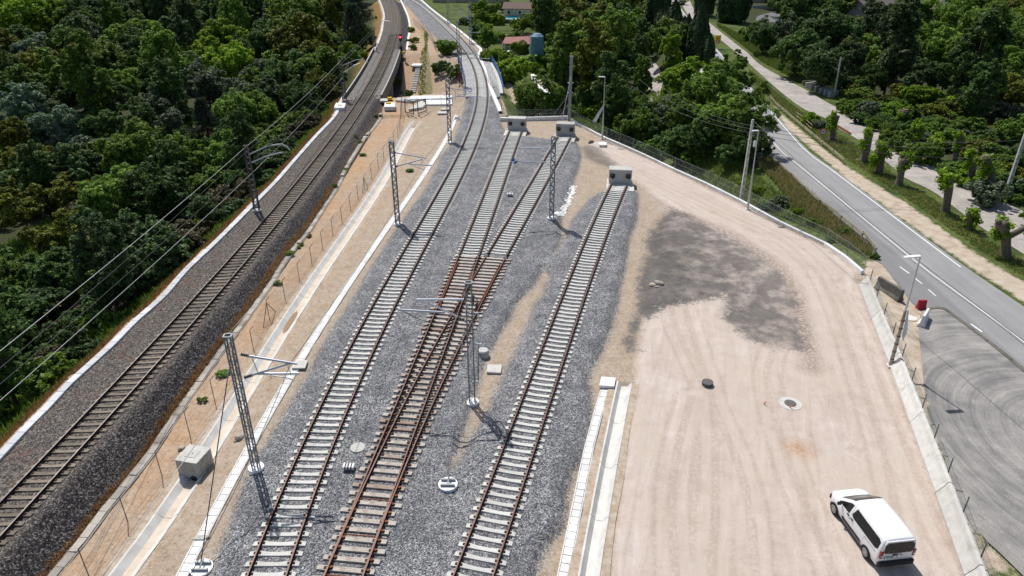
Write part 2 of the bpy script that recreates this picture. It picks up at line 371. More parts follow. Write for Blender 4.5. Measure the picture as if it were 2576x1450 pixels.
# little unevenness
def vnoise(X, Y, s, seed=0):
    r = np.random.default_rng(seed).random((64, 64)); x = X/s; y = Y/s; xi = np.floor(x).astype(int); yi = np.floor(y).astype(int); fx = x-xi; fy = y-yi
    fx = fx*fx*(3-2*fx); fy = fy*fy*(3-2*fy); g = lambda a, b: r[a % 64, b % 64]
    return (g(xi, yi)*(1-fx)+g(xi+1, yi)*fx)*(1-fy)+(g(xi, yi+1)*(1-fx)+g(xi+1, yi+1)*fx)*fy-.5
rough = vnoise(GX, GY, .7, 1)*.06+vnoise(GX, GY, 2.6, 2)*.08
aA_tr = np.minimum.reduce([np.abs(GX-f_(GY)) for f_ in (XA, XB, XC, XD)])
wgt = np.where(dp > 0, np.where(pk > .5, .35, np.where(np.abs(u) < 2.1, 0.1, .9)), 0)
HZ = H0+rough*wgt*np.where((np.abs(GX-XCH(GY)) < 1.4) | (np.abs(GX-XCR(GY)) < 1.1), 0, 1)*np.where((aA_tr < 1.5), .25, 1)
near = (GX > -60) & (GX < 100) & (GY < 330)
def sdp(pts, z=ZF):
    poly = Ppts(pts, z); d = np.full(sh, -50.); d[near] = sdist(poly, GX[near], GY[near]); return d
SAND = [
 (-.8, [(1947,262),(1978,322),(2055,385),(2140,457),(2234,525),(2331,595),(2423,659),(2501,710),(2576,762),(2700,850),(2700,770),(2543,692),(2455,638),(2367,574),(2272,507),(2173,447),(2110,405),(2034,345),(1960,282)]),
 (-.8, [(2150,673),(2169,690),(2180,660),(2215,650),(2228,668),(2261,715),(2307,764),(2328,780),(2314,800),(2322,870),(2330,950),(2345,1055),(2402,1238),(2472,1368),(2560,1455),(2483,1450),(2402,1256),(2321,1055),(2247,881),(2206,782),(2173,694)]),
 (-.8, [(1640,395),(1700,400),(1780,436),(1840,480),(1859,505),(1783,468),(1699,428),(1630,392)]),
 (-3, [(1012,0),(1035,30),(1050,60),(1078,85),(1095,105),(1099,127),(1168,132),(1176,215),(1150,245),(1030,245),(1046,190),(1062,150),(1050,128),(1030,100),(1034,60),(1016,15)]),
 (-5, [(1335,185),(1352,190),(1420,262),(1432,302),(1285,302),(1290,272),(1345,262),(1395,250)]),
 (-7, [(648,305),(712,308),(718,345),(690,352),(650,330)]),
 (-7, [(250,560),(270,560),(275,700),(240,720)]),
 (-.8, [(1919,366),(2020,459),(2098,532),(2150,578),(2250,656),(2235,664),(2160,606),(2080,536),(2013,473),(1927,394)]),
 (-2, [(1200,115),(1240,150),(1310,215),(1320,235),(1290,225),(1240,180),(1205,140)]),
]
asand = np.full(sh, -50.)
for z_, p_ in SAND: asand = np.maximum(asand, sdp(p_, z_))
GRE = [(-.7, [(1040,60),(1068,90),(1070,130),(1060,150),(1046,190),(1032,235),(1062,235),(1085,170),(1075,120),(1052,70)]),
       (-.7, [(1090,0),(1160,40),(1210,100),(1240,150),(1310,215),(1300,225),(1230,165),(1196,118),(1127,56),(1070,0)]),
       ]
aweed = np.full(sh, -50.)
for z_, p_ in GRE: aweed = np.maximum(aweed, sdp(p_, z_))
aold = np.where((dp > 0), np.minimum(u-1.75, pr['kb']-GX-.1), -9)
aEb = np.where((dp > 0), np.minimum(pr['kb']-GX, np.where(u < 0, (GX-XTW(GY))-.1, 9)), -9)
aA = np.where(bd > -3, bd, -9.)
apink = pk.copy()
adark = sdp([], ZY) if False else np.full(sh, -50.)
adark[near] = sdist(DARK, GX[near], GY[near])
ad2 = np.full(sh, -50.); ad2[near] = sdist(DARK2, GX[near], GY[near])
adry = np.where((GX < XTW(GY)-.2), 1-sstep(1.0, 4.5, XTW(GY)-GX), 0)*(GY < 400)
warm = np.where(dp > 0, 1-sstep(0, 1, (GX-pr['kb'])/np.maximum(XTA(GY)-pr['kb'], .5)), .2)
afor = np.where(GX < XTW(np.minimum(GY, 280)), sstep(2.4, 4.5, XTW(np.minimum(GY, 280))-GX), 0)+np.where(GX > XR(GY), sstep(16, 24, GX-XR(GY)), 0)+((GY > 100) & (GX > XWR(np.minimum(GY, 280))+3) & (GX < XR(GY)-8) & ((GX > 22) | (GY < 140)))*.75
def pdist(px, z):
    w_ = Ppts(px, z); w_ = np.array([tuple(v)[:2] for v in smooth0(w_)]); d = np.full(sh, 60.)
    X, Y = GX[near], GY[near]; q = np.full(X.shape, 1e9)
    for (ax, ay), (bx, by) in zip(w_, w_[1:]):
        ex, ey = bx-ax, by-ay; t_ = np.clip(((X-ax)*ex+(Y-ay)*ey)/(ex*ex+ey*ey+1e-9), 0, 1); q = np.minimum(q, np.hypot(X-ax-t_*ex, Y-ay-t_*ey))
    d[near] = q; return d
def smooth0(p):
    p = np.vstack([2*p[0]-p[1], p, 2*p[-1]-p[-2]]); o = []
    for i in range(1, len(p)-2):
        for q in np.linspace(0, 1, 6, endpoint=False): o.append(.5*((2*p[i])+(p[i+1]-p[i-1])*q+(2*p[i-1]-5*p[i]+4*p[i+1]-p[i+2])*q*q+(3*p[i]-p[i-1]-3*p[i+1]+p[i+2])*q**3))
    return np.array(o+[p[-2]])
apath = pdist(WALL_px[2:]+JW_px, ZY)
arut = pdist([(1590,455),(1640,500),(1700,532),(1800,572),(1870,608),(1940,655),(1988,715),(2014,790),(2034,880),(2040,930)], ZY)
atrk = np.minimum.reduce([pdist(q_, ZY) for q_ in ([(1480,372),(1560,415),(1680,470),(1830,540),(1960,600),(2050,680),(2100,770),(2140,880),(2180,1000),(2225,1150),(2290,1450)], [(1640,560),(1700,640),(1720,760),(1760,900),(1790,1000),(1800,1200),(1790,1450)], [(1900,1450),(1880,1250),(1830,1100),(1760,950),(1700,820),(1690,760)], [(2440,1450),(2370,1330),(2290,1150),(2220,980),(2160,830),(2110,740)], [(1700,1450),(1690,1300),(1700,1150),(1740,1000)], [(2100,1450),(2040,1300),(1990,1180),(1950,1050),(1930,950),(1945,880)])])
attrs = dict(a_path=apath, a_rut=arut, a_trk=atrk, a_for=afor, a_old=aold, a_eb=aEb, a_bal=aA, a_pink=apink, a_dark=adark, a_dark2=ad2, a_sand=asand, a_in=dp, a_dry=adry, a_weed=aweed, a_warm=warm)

t = NT('ground_cover')
P_ = t.pos
nb = t.noise(1.1, 4, .6); nm = t.noise(5, 4, .6); nf = t.noise(22, 3, .65); nl = t.noise(.16, 4, .6)
def edge(attr_, amp, wd, bias=0, extra=None):       # ragged border: a signed distance stirred by noise
    d = t.attr(attr_); nn = t.m('ADD', t.m('MULTIPLY', t.m('SUBTRACT', nm, .5), amp*1.6), t.m('MULTIPLY', t.m('SUBTRACT', nf, .5), amp*1.6))
    nn = t.m('ADD', nn, t.m('MULTIPLY', t.m('SUBTRACT', nb, .5), amp*2.2))
    return t.mr(t.m('ADD', t.m('ADD', d, bias), nn), -wd, wd, 0, 1, True)
# sand / bare soil
sand = t.ramp(t.m('ADD', t.m('MULTIPLY', nb, .5), t.m('MULTIPLY', nm, .5)), [(.3, (.30,.225,.155)), (.5, (.40,.325,.25)), (.68, (.47,.40,.33))])
orange = t.ramp(nb, [(.3, (.42,.235,.115)), (.7, (.50,.335,.21))])
sand = t.mix(t.m('MULTIPLY', t.attr('a_warm'), t.mr(nl, .35, .6, .25, .95)), sand, orange)
sand = t.mix(t.mr(t.noise(3.5, 6, .72), .36, .56, .5, 0), sand, (.235,.165,.105)); clod = t.vor(7, 'Distance'); sand = t.mix(t.m('MULTIPLY', t.mr(clod, .05, .2, .5, 0), t.mr(nb, .5, .62)), sand, (.56,.46,.36))
peb = t.vor(26); pebd = t.vor(26, 'Distance')
sand = t.mix(t.mr(t.sep(peb), .86, .9, 0, .55), sand, (.55,.50,.44))
sand = t.mix(t.mr(t.sep(t.vor(9)), .93, .96, 0, .45), sand, (.16,.13,.10))
# grass and forest floor
gr = t.ramp(t.noise(2.2, 5, .7), [(.3, (.035,.065,.014)), (.46, (.085,.13,.03)), (.58, (.15,.17,.05)), (.72, (.28,.24,.12))])
gr = t.mix(t.mr(nl, .5, .66), gr, (.035,.07,.014), 'MIX')
gr = t.mix(t.mr(nf, .35, .7, .35, 0), gr, (.01,.018,.006))
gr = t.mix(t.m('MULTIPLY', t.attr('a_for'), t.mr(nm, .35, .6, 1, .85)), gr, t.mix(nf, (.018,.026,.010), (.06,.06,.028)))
dry = t.ramp(t.noise(3.2, 5, .7), [(.3, (.06,.05,.02)), (.45, (.20,.105,.035)), (.6, (.34,.19,.065)), (.75, (.22,.19,.08))])
gr = t.mix(t.m('MULTIPLY', t.attr('a_dry'), 1.0), gr, dry)
ssand = t.ramp(t.m('ADD', t.m('MULTIPLY', nb, .6), t.m('MULTIPLY', nf, .4)), [(.3, (.30,.225,.15)), (.5, (.47,.395,.31)), (.7, (.58,.51,.43))])
c = t.mix(edge('a_sand', .5, .25), gr, ssand)
c = t.mix(t.mr(t.m('ADD', t.attr('a_in'), t.m('MULTIPLY', t.m('SUBTRACT', nm, .5), .6)), -.1, .1), c, sand)
weed = t.mix(t.mr(nf, .4, .6), (.04,.085,.015), (.12,.15,.03))
c = t.mix(t.m('MULTIPLY', edge('a_weed', .5, .3), t.mr(nm, .42, .56)), c, weed)
# gravel yard, pinkish, with wheel tracks drawn out along it
pxy_ = t.n.new('ShaderNodeSeparateXYZ'); t.l.new(P_, pxy_.inputs[0]); cv = t.n.new('ShaderNodeCombineXYZ'); t.l.new(t.m('MULTIPLY', t.attr('a_path'), 1.5), cv.inputs[0]); t.l.new(t.m('MULTIPLY', pxy_.outputs[1], .15), cv.inputs[1]); t.l.new(t.m('MULTIPLY', pxy_.outputs[0], .05), cv.inputs[2]); st_ = t.noise(1.0, 6, .68, cv.outputs[0], dist=.8); sv2 = t.scale(P_, (.9, .25, 1)); st2 = t.noise(.5, 4, .6, sv2)
pinkc = t.ramp(t.m('ADD', t.m('MULTIPLY', st_, .6), t.m('MULTIPLY', nb, .4)), [(.32, (.40,.325,.28)), (.45, (.50,.425,.375)), (.56, (.57,.495,.445)), (.68, (.65,.585,.535))])
pinkc = t.mix(t.mr(st2, .5, .7, 0, .6), pinkc, (.52,.45,.38))
pinkc = t.mix(t.mr(nf, .35, .62, .28, 0), pinkc, (.36,.27,.22))
pinkc = t.mix(t.mr(t.sep(peb), .95, .98, 0, .3), pinkc, (.72,.66,.6))
spot = t.noise(.55, 5, .7)
bl = t.noise(.16, 5, .7); pinkc = t.mix(t.mr(bl, .48, .66, 0, .7), pinkc, t.mix(nm, (.46,.37,.29), (.60,.53,.46)))
rut = t.vor(3.2, 'Distance', t.scale(P_, (1.0, .16, 1))); pinkc = t.mix(t.m('MULTIPLY', t.mr(rut, .0, .12, .45, 0), t.mr(bl, .42, .55)), pinkc, (.36,.27,.21))
pinkc = t.mix(t.mr(spot, .60, .74, 0, .6), pinkc, (.33,.245,.19))
tk = t.attr('a_trk'); tkl = t.m('MAXIMUM', t.mr(t.m('ABSOLUTE', t.m('SUBTRACT', tk, .12)), .05, .20, 1, 0), t.mr(t.m('ABSOLUTE', t.m('SUBTRACT', tk, .9)), .05, .22, 1, 0))
pinkc = t.mix(t.m('MULTIPLY', tkl, t.mr(nm, .36, .56, 0, .42)), pinkc, (.36,.275,.225))
rt = t.attr('a_rut'); pinkc = t.mix(t.m('MULTIPLY', t.mr(rt, .2, 1.1, 1, 0), t.mr(nm, .38, .58, .15, .75)), pinkc, (.26,.20,.16))
c = t.mix(edge('a_pink', .35, .35), c, pinkc)
# dark planings patch, thinning out to the right
dk = t.ramp(t.m('ADD', t.m('MULTIPLY', nf, .6), t.m('MULTIPLY', nb, .4)), [(.3, (.06,.058,.058)), (.5, (.115,.108,.103)), (.7, (.20,.185,.17))])
xg = t.n.new('ShaderNodeSeparateXYZ'); t.l.new(P_, xg.inputs[0])
fade = t.mr(t.m('ADD', xg.outputs[0], t.m('MULTIPLY', nb, 6)), 17, 33, 1.0, .62)
dst = t.n.new('ShaderNodeVectorMath'); dst.operation = 'DISTANCE'; t.l.new(P_, dst.inputs[0]); dst.inputs[1].default_value = tuple(P(2010, 1130, ZY)); c = t.mix(t.m('MULTIPLY', t.mr(dst.outputs['Value'], .1, 1.3, 1, 0), t.mr(nm, .3, .7, .1, 1)), c, (.42,.22,.09))
patch = t.mr(t.noise(.4, 6, .72), .46, .64, 0, .62)
dm = t.m('MULTIPLY', edge('a_dark', 1.1, .45), t.m('MAXIMUM', t.m('SUBTRACT', fade, t.m('MULTIPLY', patch, t.mr(xg.outputs[0], 12, 20, .35, 1))), .12))
c = t.mix(dm, c, dk)
c = t.mix(t.m('MULTIPLY', edge('a_dark2', .8, .6), .7), c, dk)
# ballast: separate stones
def stones(scale, stops):
    v1 = t.vor(scale); v2 = t.vor(scale*.62)
    k = t.m('ADD', t.m('MULTIPLY', t.sep(v1), .6), t.m('MULTIPLY', t.sep(v2, 1), .4))
    return t.ramp(k, stops), t.sep(v1, 2)
bc, hue = stones(19, [(.16, (.06,.064,.075)), (.36, (.24,.25,.27)), (.52, (.46,.465,.475)), (.68, (.68,.68,.68)), (.85, (1,1,.98))])
bc = t.mix(t.mr(hue, .80, .84, 0, .35), bc, (.16,.15,.24)); bc = t.mix(t.mr(hue, .0, .13, .4, 0), bc, (.25,.25,.17))
big = t.noise(.5, 4, .6); bc = t.mix(t.mr(big, .36, .60, .42, 0), bc, (.10,.105,.125)); bc = t.mix(t.mr(t.noise(2.2, 3, .6), .38, .58, .3, 0), bc, (.11,.115,.13))
crev = t.mr(t.vor(19, 'Distance', feat='F1'), .32, .62, 0, .65); bc = t.mix(crev, bc, (.035,.037,.044))
ob, hue2 = stones(17, [(.14, (.04,.035,.032)), (.4, (.125,.11,.098)), (.6, (.225,.20,.18)), (.82, (.46,.42,.37))])
ob = t.mix(crev, ob, (.03,.028,.027))
ob = t.mix(t.m('MULTIPLY', t.mr(nb, .5, .66, 0, .55), t.mr(nl, .4, .6)), ob, (.19,.10,.07))
od, _ = stones(17, [(.2, (.010,.009,.011)), (.45, (.036,.032,.034)), (.65, (.075,.068,.07)), (.88, (.26,.245,.24))])
c = t.mix(edge('a_eb', .12, .08, -.1), c, ob)
dist_o = edge('a_old', .35, .4)
c = t.mix(dist_o, c, od)
wd_ = t.m('MULTIPLY', t.mr(t.attr('a_eb'), .05, .75, 1, 0), t.m('MULTIPLY', t.mr(t.attr('a_old'), .0, .4), t.mr(nm, .42, .52)))
c = t.mix(wd_, c, t.ramp(nf, [(.35, (.09,.055,.02)), (.55, (.30,.17,.06)), (.7, (.16,.16,.05))]))
cellr = t.m('MULTIPLY', t.m('SUBTRACT', t.sep(t.vor(19), 1), .5), .55)
em = t.mr(t.m('ADD', t.m('ADD', t.attr('a_bal'), -.05), t.m('ADD', cellr, t.m('MULTIPLY', t.m('SUBTRACT', nm, .5), 1.1))), -.02, .02)
# loose stones scattered past the border
strs = t.m('MULTIPLY', t.mr(t.attr('a_bal'), -1.0, .15, 0, 1), t.mr(t.sep(t.vor(15), 1), .45, .5))
strs = t.m('MULTIPLY', strs, t.mr(t.m('ADD', t.attr('a_bal'), t.m('MULTIPLY', t.m('SUBTRACT', nf, .5), 1.6)), -.5, -.1))
c = t.mix(t.m('MAXIMUM', em, strs), c, bc)
t.b.inputs['Specular IOR Level'].default_value = .15
hst = t.m('ADD', t.m('MULTIPLY', t.vor(19, 'Distance'), -1.0), t.m('MULTIPLY', nf, .4))
isb = t.m('MAXIMUM', em, edge('a_eb', .12, .08, -.1))
bp = t.bump(t.m('MULTIPLY', hst, t.mr(isb, 0, 1, .12, 1)), .9, .05)
bp2 = t.bump(t.m('ADD', nf, nm), .45, .05, bp)
MG = t.base(c, .95)

# faces are dealt out to separate pieces of the setting
ny, nx = sh
idx = np.arange(ny*nx).reshape(sh)
F = np.stack([idx[:-1, :-1], idx[:-1, 1:], idx[1:, 1:], idx[1:, :-1]], -1).reshape(-1, 4)
mid = lambda a: ((a[:-1, :-1]+a[1:, 1:])/2).ravel()
cls = np.zeros(len(F), int)
cls[mid(dp) > 0] = 1
cls[(mid(apink) > 0) & (mid(dp) > 0)] = 2
cls[(mid(aA) > 0) & (mid(dp) > 0)] = 3
cls[(mid(aEb) > 0) & (mid(dp) > 0)] = 4
cls[mid(inr.astype(float)) > .5] = 0
AV = np.stack([GX.ravel(), GY.ravel(), HZ.ravel()], -1)
for k_, nm_ in enumerate(['ground', 'bare_soil', 'gravel_yard', 'ballast_bed', 'old_ballast_bed']):
    f_ = F[cls == k_]; uq, inv = np.unique(f_, return_inverse=True)
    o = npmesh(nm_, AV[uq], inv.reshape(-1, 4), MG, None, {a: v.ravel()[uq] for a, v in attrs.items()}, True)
    tag(o, kind='structure')

# ---------------------------------------------------------------- ribbons laid on the terrain
def resample(pts, n):
    pts = [Vector(p) for p in pts]; L = [0]
    for a, b in zip(pts, pts[1:]): L.append(L[-1]+(b-a).length)
    out = []
    for i in range(n):
        s = L[-1]*i/(n-1); j = max(0, min(len(pts)-2, int(np.searchsorted(L, s, 'right'))-1)); q = (s-L[j])/max(1e-9, L[j+1]-L[j])
        out.append(pts[j].lerp(pts[j+1], q))
    return out
def smoothline(pts, n):          # Catmull-Rom
    pts = [Vector(p) for p in pts]; p = [pts[0]*2-pts[1]]+pts+[pts[-1]*2-pts[-2]]; o = []
    for i in range(1, len(p)-2):
        for k in range(8):
            q = k/8; o.append(.5*((2*p[i])+(p[i+1]-p[i-1])*q+(2*p[i-1]-5*p[i]+4*p[i+1]-p[i+2])*q*q+(3*p[i]-p[i-1]-3*p[i+1]+p[i+2])*q**3))
    o.append(pts[-1]); return resample(o, n)
def ribbon(name, left, right, mat_, off=.03, n=80, mcols=8, smooth_=True, kind='structure'):
    L = (smoothline if smooth_ else resample)(left, n); Rr = (smoothline if smooth_ else resample)(right, n)
    xy = np.array([[tuple(a.lerp(b, j/(mcols-1)))[:2] for j in range(mcols)] for a, b in zip(L, Rr)]).reshape(-1, 2)
    z = hterr(xy[:, 0], xy[:, 1])+off
    v = np.column_stack([xy, z]); f = []
    for i in range(n-1):
        for j in range(mcols-1): a = i*mcols+j; f.append((a, a+1, a+1+mcols, a+mcols))
    o = npmesh(name, v, np.array(f), mat_, smooth=True)
    if kind: tag(o, kind=kind)
    return o
def zl(pts, z): return [Vector(P(x, y, z)) for x, y in pts]

t = NT('road_asphalt'); v2 = t.scale(t.pos, (1.3, .06, 1)); n1 = t.noise(1.0, 5, .6, v2); n2 = t.noise(14, 3, .6); n3 = t.noise(.22, 4, .6)
c = t.ramp(t.m('ADD', t.m('MULTIPLY', n1, .55), t.m('MULTIPLY', n2, .45)), [(.3, (.20,.20,.205)), (.5, (.27,.27,.275)), (.7, (.35,.35,.35))])
c = t.mix(t.mr(n3, .45, .6, 0, .45), c, (.33,.32,.31)); sx = t.n.new('ShaderNodeSeparateXYZ'); t.l.new(t.pos, sx.inputs[0])
c = t.mix(t.m('MULTIPLY', t.mr(sx.outputs[0], 35.2, 34.8), t.mr(sx.outputs[1], 72, 76, .5, .15)), c, (.155,.15,.155))
t.bump(n2, .25, .01); MR = t.base(c, .8)
t = NT('road_worn_concrete'); n1 = t.noise(.6, 6, .68); n2 = t.noise(6, 5, .6)
c = t.ramp(t.m('ADD', t.m('MULTIPLY', n1, .6), t.m('MULTIPLY', n2, .4)), [(.3, (.20,.185,.17)), (.46, (.33,.305,.28)), (.60, (.44,.405,.37)), (.74, (.56,.51,.45))])
t.bump(n2, .4, .02); MS = t.base(c, .9)
t = NT('dusty_tarmac')          # site access where wheels have swept round in arcs
sx = t.n.new('ShaderNodeSeparateXYZ'); t.l.new(t.pos, sx.inputs[0])
cc_ = P(2760, 1120, ZY)
dx = t.m('SUBTRACT', sx.outputs[0], float(cc_[0])); dy = t.m('SUBTRACT', sx.outputs[1], float(cc_[1]))
rr = t.m('SQRT', t.m('ADD', t.m('MULTIPLY', dx, dx), t.m('MULTIPLY', t.m('MULTIPLY', dy, dy), .7)))
cx_ = t.n.new('ShaderNodeCombineXYZ'); t.l.new(rr, cx_.inputs[0]); t.l.new(t.m('MULTIPLY', t.noise(.2, 2), 1.2), cx_.inputs[1])
arc = t.noise(2.6, 5, .65, cx_.outputs[0]); n3 = t.noise(.5, 5, .65); n4 = t.noise(18, 3, .6)
c = t.ramp(t.m('ADD', t.m('ADD', t.m('MULTIPLY', arc, .45), t.m('MULTIPLY', n3, .4)), t.m('MULTIPLY', n4, .15)), [(.33, (.12,.12,.12)), (.45, (.20,.195,.19)), (.55, (.31,.295,.28)), (.66, (.45,.42,.39))])
c = t.mix(t.mr(t.noise(.22, 5, .7), .5, .68, 0, .35), c, (.34,.325,.305)); c = t.mix(t.mr(n4, .35, .5, .25, 0), c, (.10,.10,.10))
c = t.mix(t.mr(t.vor(1.1, 'Distance'), .0, .1, .5, 0), c, (.5,.47,.43))
t.bump(n4, .3, .01); MT = t.base(c, .9)

def XRv(off, ys): return [Vector((float(XR(y))+off, y, 0)) for y in ys]
ysr = [25,35,44,50,56,65,75,85,92,110,130,160,190,220,266,320,420,600]
# main road
rl = zl([(2700,1250),(2576,1010),(2490,925),(2400,850),(2328,785),(2295,765),(2261,722),(2222,668)], -.8)+XRv(-4.1, [57,65,75,85,92,110,130,160,190,220,266,320,420,600])
rr_ = XRv(3.75, [25.5,31,36,40,44,50,55,60])+XRv(3.7, [65,75,85,92,110,130,160,190,220,266,320,420,600])
main_road = ribbon('main_road', rl, rr_, MR, .05, 160, 14)
for nm_, off, ys in [('edge_line', 3.3, [y for y in ysr if y >= 53]), ('edge_line', -3.45, [60.5,65,75,85,92,110,130,160,190,220,266,320,420]), ('centre_line', 0.0, [25,35,44,50,56,65,75,85,92,110,130,160,190,220,266,320,420])]:
    o = ribbon(nm_, XRv(off-.06, ys), XRv(off+.06, ys), M['white'], .062, 120, 2, True, None); o.parent = main_road
o = ribbon('repair_seam', XRv(-.30, [25,44,56,75,92,100]), XRv(-.22, [25,44,56,75,92,100]), M['darkc'], .062, 60, 2, True, None); o.parent = main_road
for a, b in [((2263,673),(2287,690)), ((2298,699),(2319,716)), ((2335,730),(2354,747)), ((2442,817),(2470,837))]:
    A_, B_ = Vector(P(*a, -.8)), Vector(P(*b, -.8)); s_ = Vector((.06,0,0)); o = ribbon('lane_dash', [A_-s_, B_-s_], [A_+s_, B_+s_], M['white'], .062, 6, 2, False, None); o.parent = main_road
# second road behind the verge
zs = -1.6
sl_ = zl([(2760,790),(2576,666),(2472,599),(2402,546),(2342,500),(2272,465),(2241,438),(2161,371),(2107,338),(2074,312),(2017,286),(1953,236),(1873,162),(1812,110),(1762,72),(1730,45),(1716,20)], zs)
sr_ = zl([(2760,650),(2576,553),(2472,503),(2398,465),(2325,425),(2251,378),(2175,321),(2091,278),(2024,238),(1917,178),(1880,144),(1850,120),(1806,84),(1778,60),(1752,40),(1740,20),(1735,8)], zs)
ribbon('service_road', sl_, sr_, MS, .05, 150, 8)
dl = zl([(1612,0),(1608,30),(1610,60),(1596,110),(1582,160),(1620,205),(1632,235),(1628,262)], -5)
dr = zl([(1636,0),(1634,30),(1632,60),(1628,100),(1624,150),(1652,190),(1664,225),(1658,262)], -5)
ribbon('dirt_road', dl, dr, MS, .06, 60, 6)
# site access
al = zl([(2370,779),(2328,780),(2314,800),(2312,860),(2318,941),(2322,991),(2336,1055),(2367,1136),(2402,1238),(2437,1319),(2473,1368),(2525,1414),(2590,1475)], -.8)
ar = zl([(2372,778),(2402,800),(2437,826),(2473,853),(2525,895),(2576,940),(2640,1000),(2720,1080),(2780,1200),(2800,1300),(2800,1400),(2800,1450),(2800,1500)], -.8)
ribbon('site_access_road', al, ar, MT, .09, 90, 26)
ribbon('tarmac_joint', zl([(2326,783),(2369,781),(2400,802),(2436,829),(2472,856),(2524,898),(2580,945)], -.8), zl([(2327,779),(2371,776),(2405,798),(2441,824),(2476,851),(2528,891),(2585,938)], -.8), M['darkc'], .125, 40, 2)
crt = zl([(2010,60),(1970,55)], -2)
ribbon('paved_court', zl([(1900,62),(1905,48),(1935,35),(1965,28)], -2.2), zl([(2010,62),(2015,50),(2020,38),(2025,28)], -2.2), M['asph2'], .08, 12, 4)

# ================================================================ TRACKS
def frame_at(fx, y):
    dx = float(fx(y+.05)-fx(y-.05))/.1; n_ = math.hypot(dx, 1)
    return Vector((float(fx(y)), y, 0)), Vector((dx/n_, 1/n_, 0)), Vector((1/n_, -dx/n_, 0))   # point, along, to the right
def walk(fx, y0, y1, step):
    o = []; y = y0
    while y < y1:
        p, a, r = frame_at(fx, y); o.append((p, a, r)); y += step*a.y
    return o
RP = [(-.075,-.17),(.075,-.17),(.075,-.155),(.012,-.135),(.012,-.045),(.036,-.035),(.036,0),(-.036,0),(-.036,-.035),(-.012,-.045),(-.012,-.135),(-.075,-.155)]
def rail_mesh(name, st, off, mats, parent, zoff=0.0, offf=None):
    v = []; f = []; mi = []; n = len(RP)
    for i, (p, a, r) in enumerate(st):
        o_ = off if offf is None else offf(i/(len(st)-1))
        for x, z in RP: q = p+r*(o_+x); v.append((q.x, q.y, z+zoff))
    for i in range(len(st)-1):
        for j in range(n):
            a0 = i*n+j; a1 = i*n+(j+1) % n; f.append((a0, a1, a1+n, a0+n)); mi.append(1 if j == 6 else 0)
    e = len(v)-n
    f.append(tuple(range(n))[::-1]); mi.append(0); f.append(tuple(range(e, e+n))); mi.append(0)
    me = bpy.data.meshes.new(name); me.from_pydata(v, [], f)
    for q in mats: me.materials.append(q)
    me.polygons.foreach_set('material_index', mi); me.update()
    o = bpy.data.objects.new(name, me); COL.objects.link(o); o.parent = parent; return o
def sleeper_mesh(name, L, W, mat_, clip):
    b = MB(); xs = [-L/2,-L/2+.12,-1.0,-.72,-.35,0,.35,.72,1.0,L/2-.12,L/2]; top = [-.21,-.185,-.168,-.168,-.205,-.215,-.205,-.168,-.168,-.185,-.21]; wd_ = [.9,1,1,1,.84,.8,.84,1,1,1,.9]
    v = []; f = []
    for x, z, q in zip(xs, top, wd_):
        w2 = W/2*q; v += [(x,-w2-.02,-.36),(x,-w2,z),(x,w2,z),(x,w2+.02,-.36)]
    for i in range(len(xs)-1):
        for j in range(3): a = i*4+j; f.append((a, a+1, a+5, a+4))
    f += [(3,2,1,0), tuple(len(v)-4+k for k in range(4))]
    b.add(v, f)
    if clip:
        for s_ in (-1, 1):
            b.box((s_*.87,0,-.16), (.34,.14,.02), m=1)
            for q in (-1, 1): b.box((s_*.87+q*.13,0,-.135), (.07,.1,.04), m=1)
    me = b.build(name, [mat_, M['rustd']]).data
    o = [x for x in bpy.data.objects if x.data == me][0]; bpy.data.objects.remove(o); return me
SM_new = sleeper_mesh('sleeper_new', 2.5, .27, M['sleep'], True)
SM_old = sleeper_mesh('sleeper_old', 2.6, .25, M['sleepo'], True)
def put_sleeper(me, parent, p, a, r, cant=0, z=0, name='sleeper', sx=1):
    o = bpy.data.objects.new(name, me); COL.objects.link(o); o.parent = parent
    ca, sa = math.cos(cant), math.sin(cant)
    X_ = Vector((r.x*ca, r.y*ca, sa)); Z_ = Vector((-r.x*sa, -r.y*sa, ca)); Y_ = a
    m = Matrix((X_, Y_, Z_)).transposed().to_4x4(); m = m @ Matrix.Diagonal((sx,1,1,1)); m.translation = (p.x, p.y, z); o.matrix_basis = m; return o
def track(label, fx, y0, y1, sm, rm, group=None, cant=0.0, maxs=300, phase=0.0):
    root = thing('railway_track', label, 'railway track', (0,0,0), group=group)
    ca = cant/1.74
    fine = walk(fx, y0, y1, 1.0)
    rail_mesh('rail', fine, -.87, rm, root, 0.0); rail_mesh('rail', fine, .87, rm, root, cant)
    st = walk(fx, y0+.3+phase, y1, .6)
    for p, a, r in st[:maxs]:
        put_sleeper(sm, root, p, a, r, ca, cant/2)
    if len(st) > maxs:
        b = MB()
        for p, a, r in st[maxs:]:
            q = p+Vector((0,0,-.24+cant/2)); b.beam(q-r*1.25-Vector((0,0,ca*1.25)), q+r*1.25+Vector((0,0,ca*1.25)), .27, .12)
        tag(b.build('far_sleepers', sm.materials[0], root), kind='stuff')
    return root
yb0 = P(1030, 641)[1]            # where the timbers of the turnout end
track('old electrified track on dark dirty ballast, leftmost of the tracks, curving away beside the forest', XE, 14, 300, SM_old, [M['rustd'], M['head']], cant=.15)
track('new through track with white concrete sleepers that runs on over the railed bridge', XA, 14, 300, SM_new, [M['rustd'], M['headr']])
yB1 = P(1298, 327)[1]; yC1 = P(1420, 341)[1]; yD1 = P(1557, 461)[1]
track('rusty siding ending at the leftmost concrete buffer stop', XB, yb0, yB1, SM_new, [M['rust'], M['headr']], 'rusty sidings')
track('rusty siding ending at the middle buffer stop by the tall steel mast', XC, yb0+.2, yC1, SM_new, [M['rust'], M['headr']], 'rusty sidings', phase=.25)
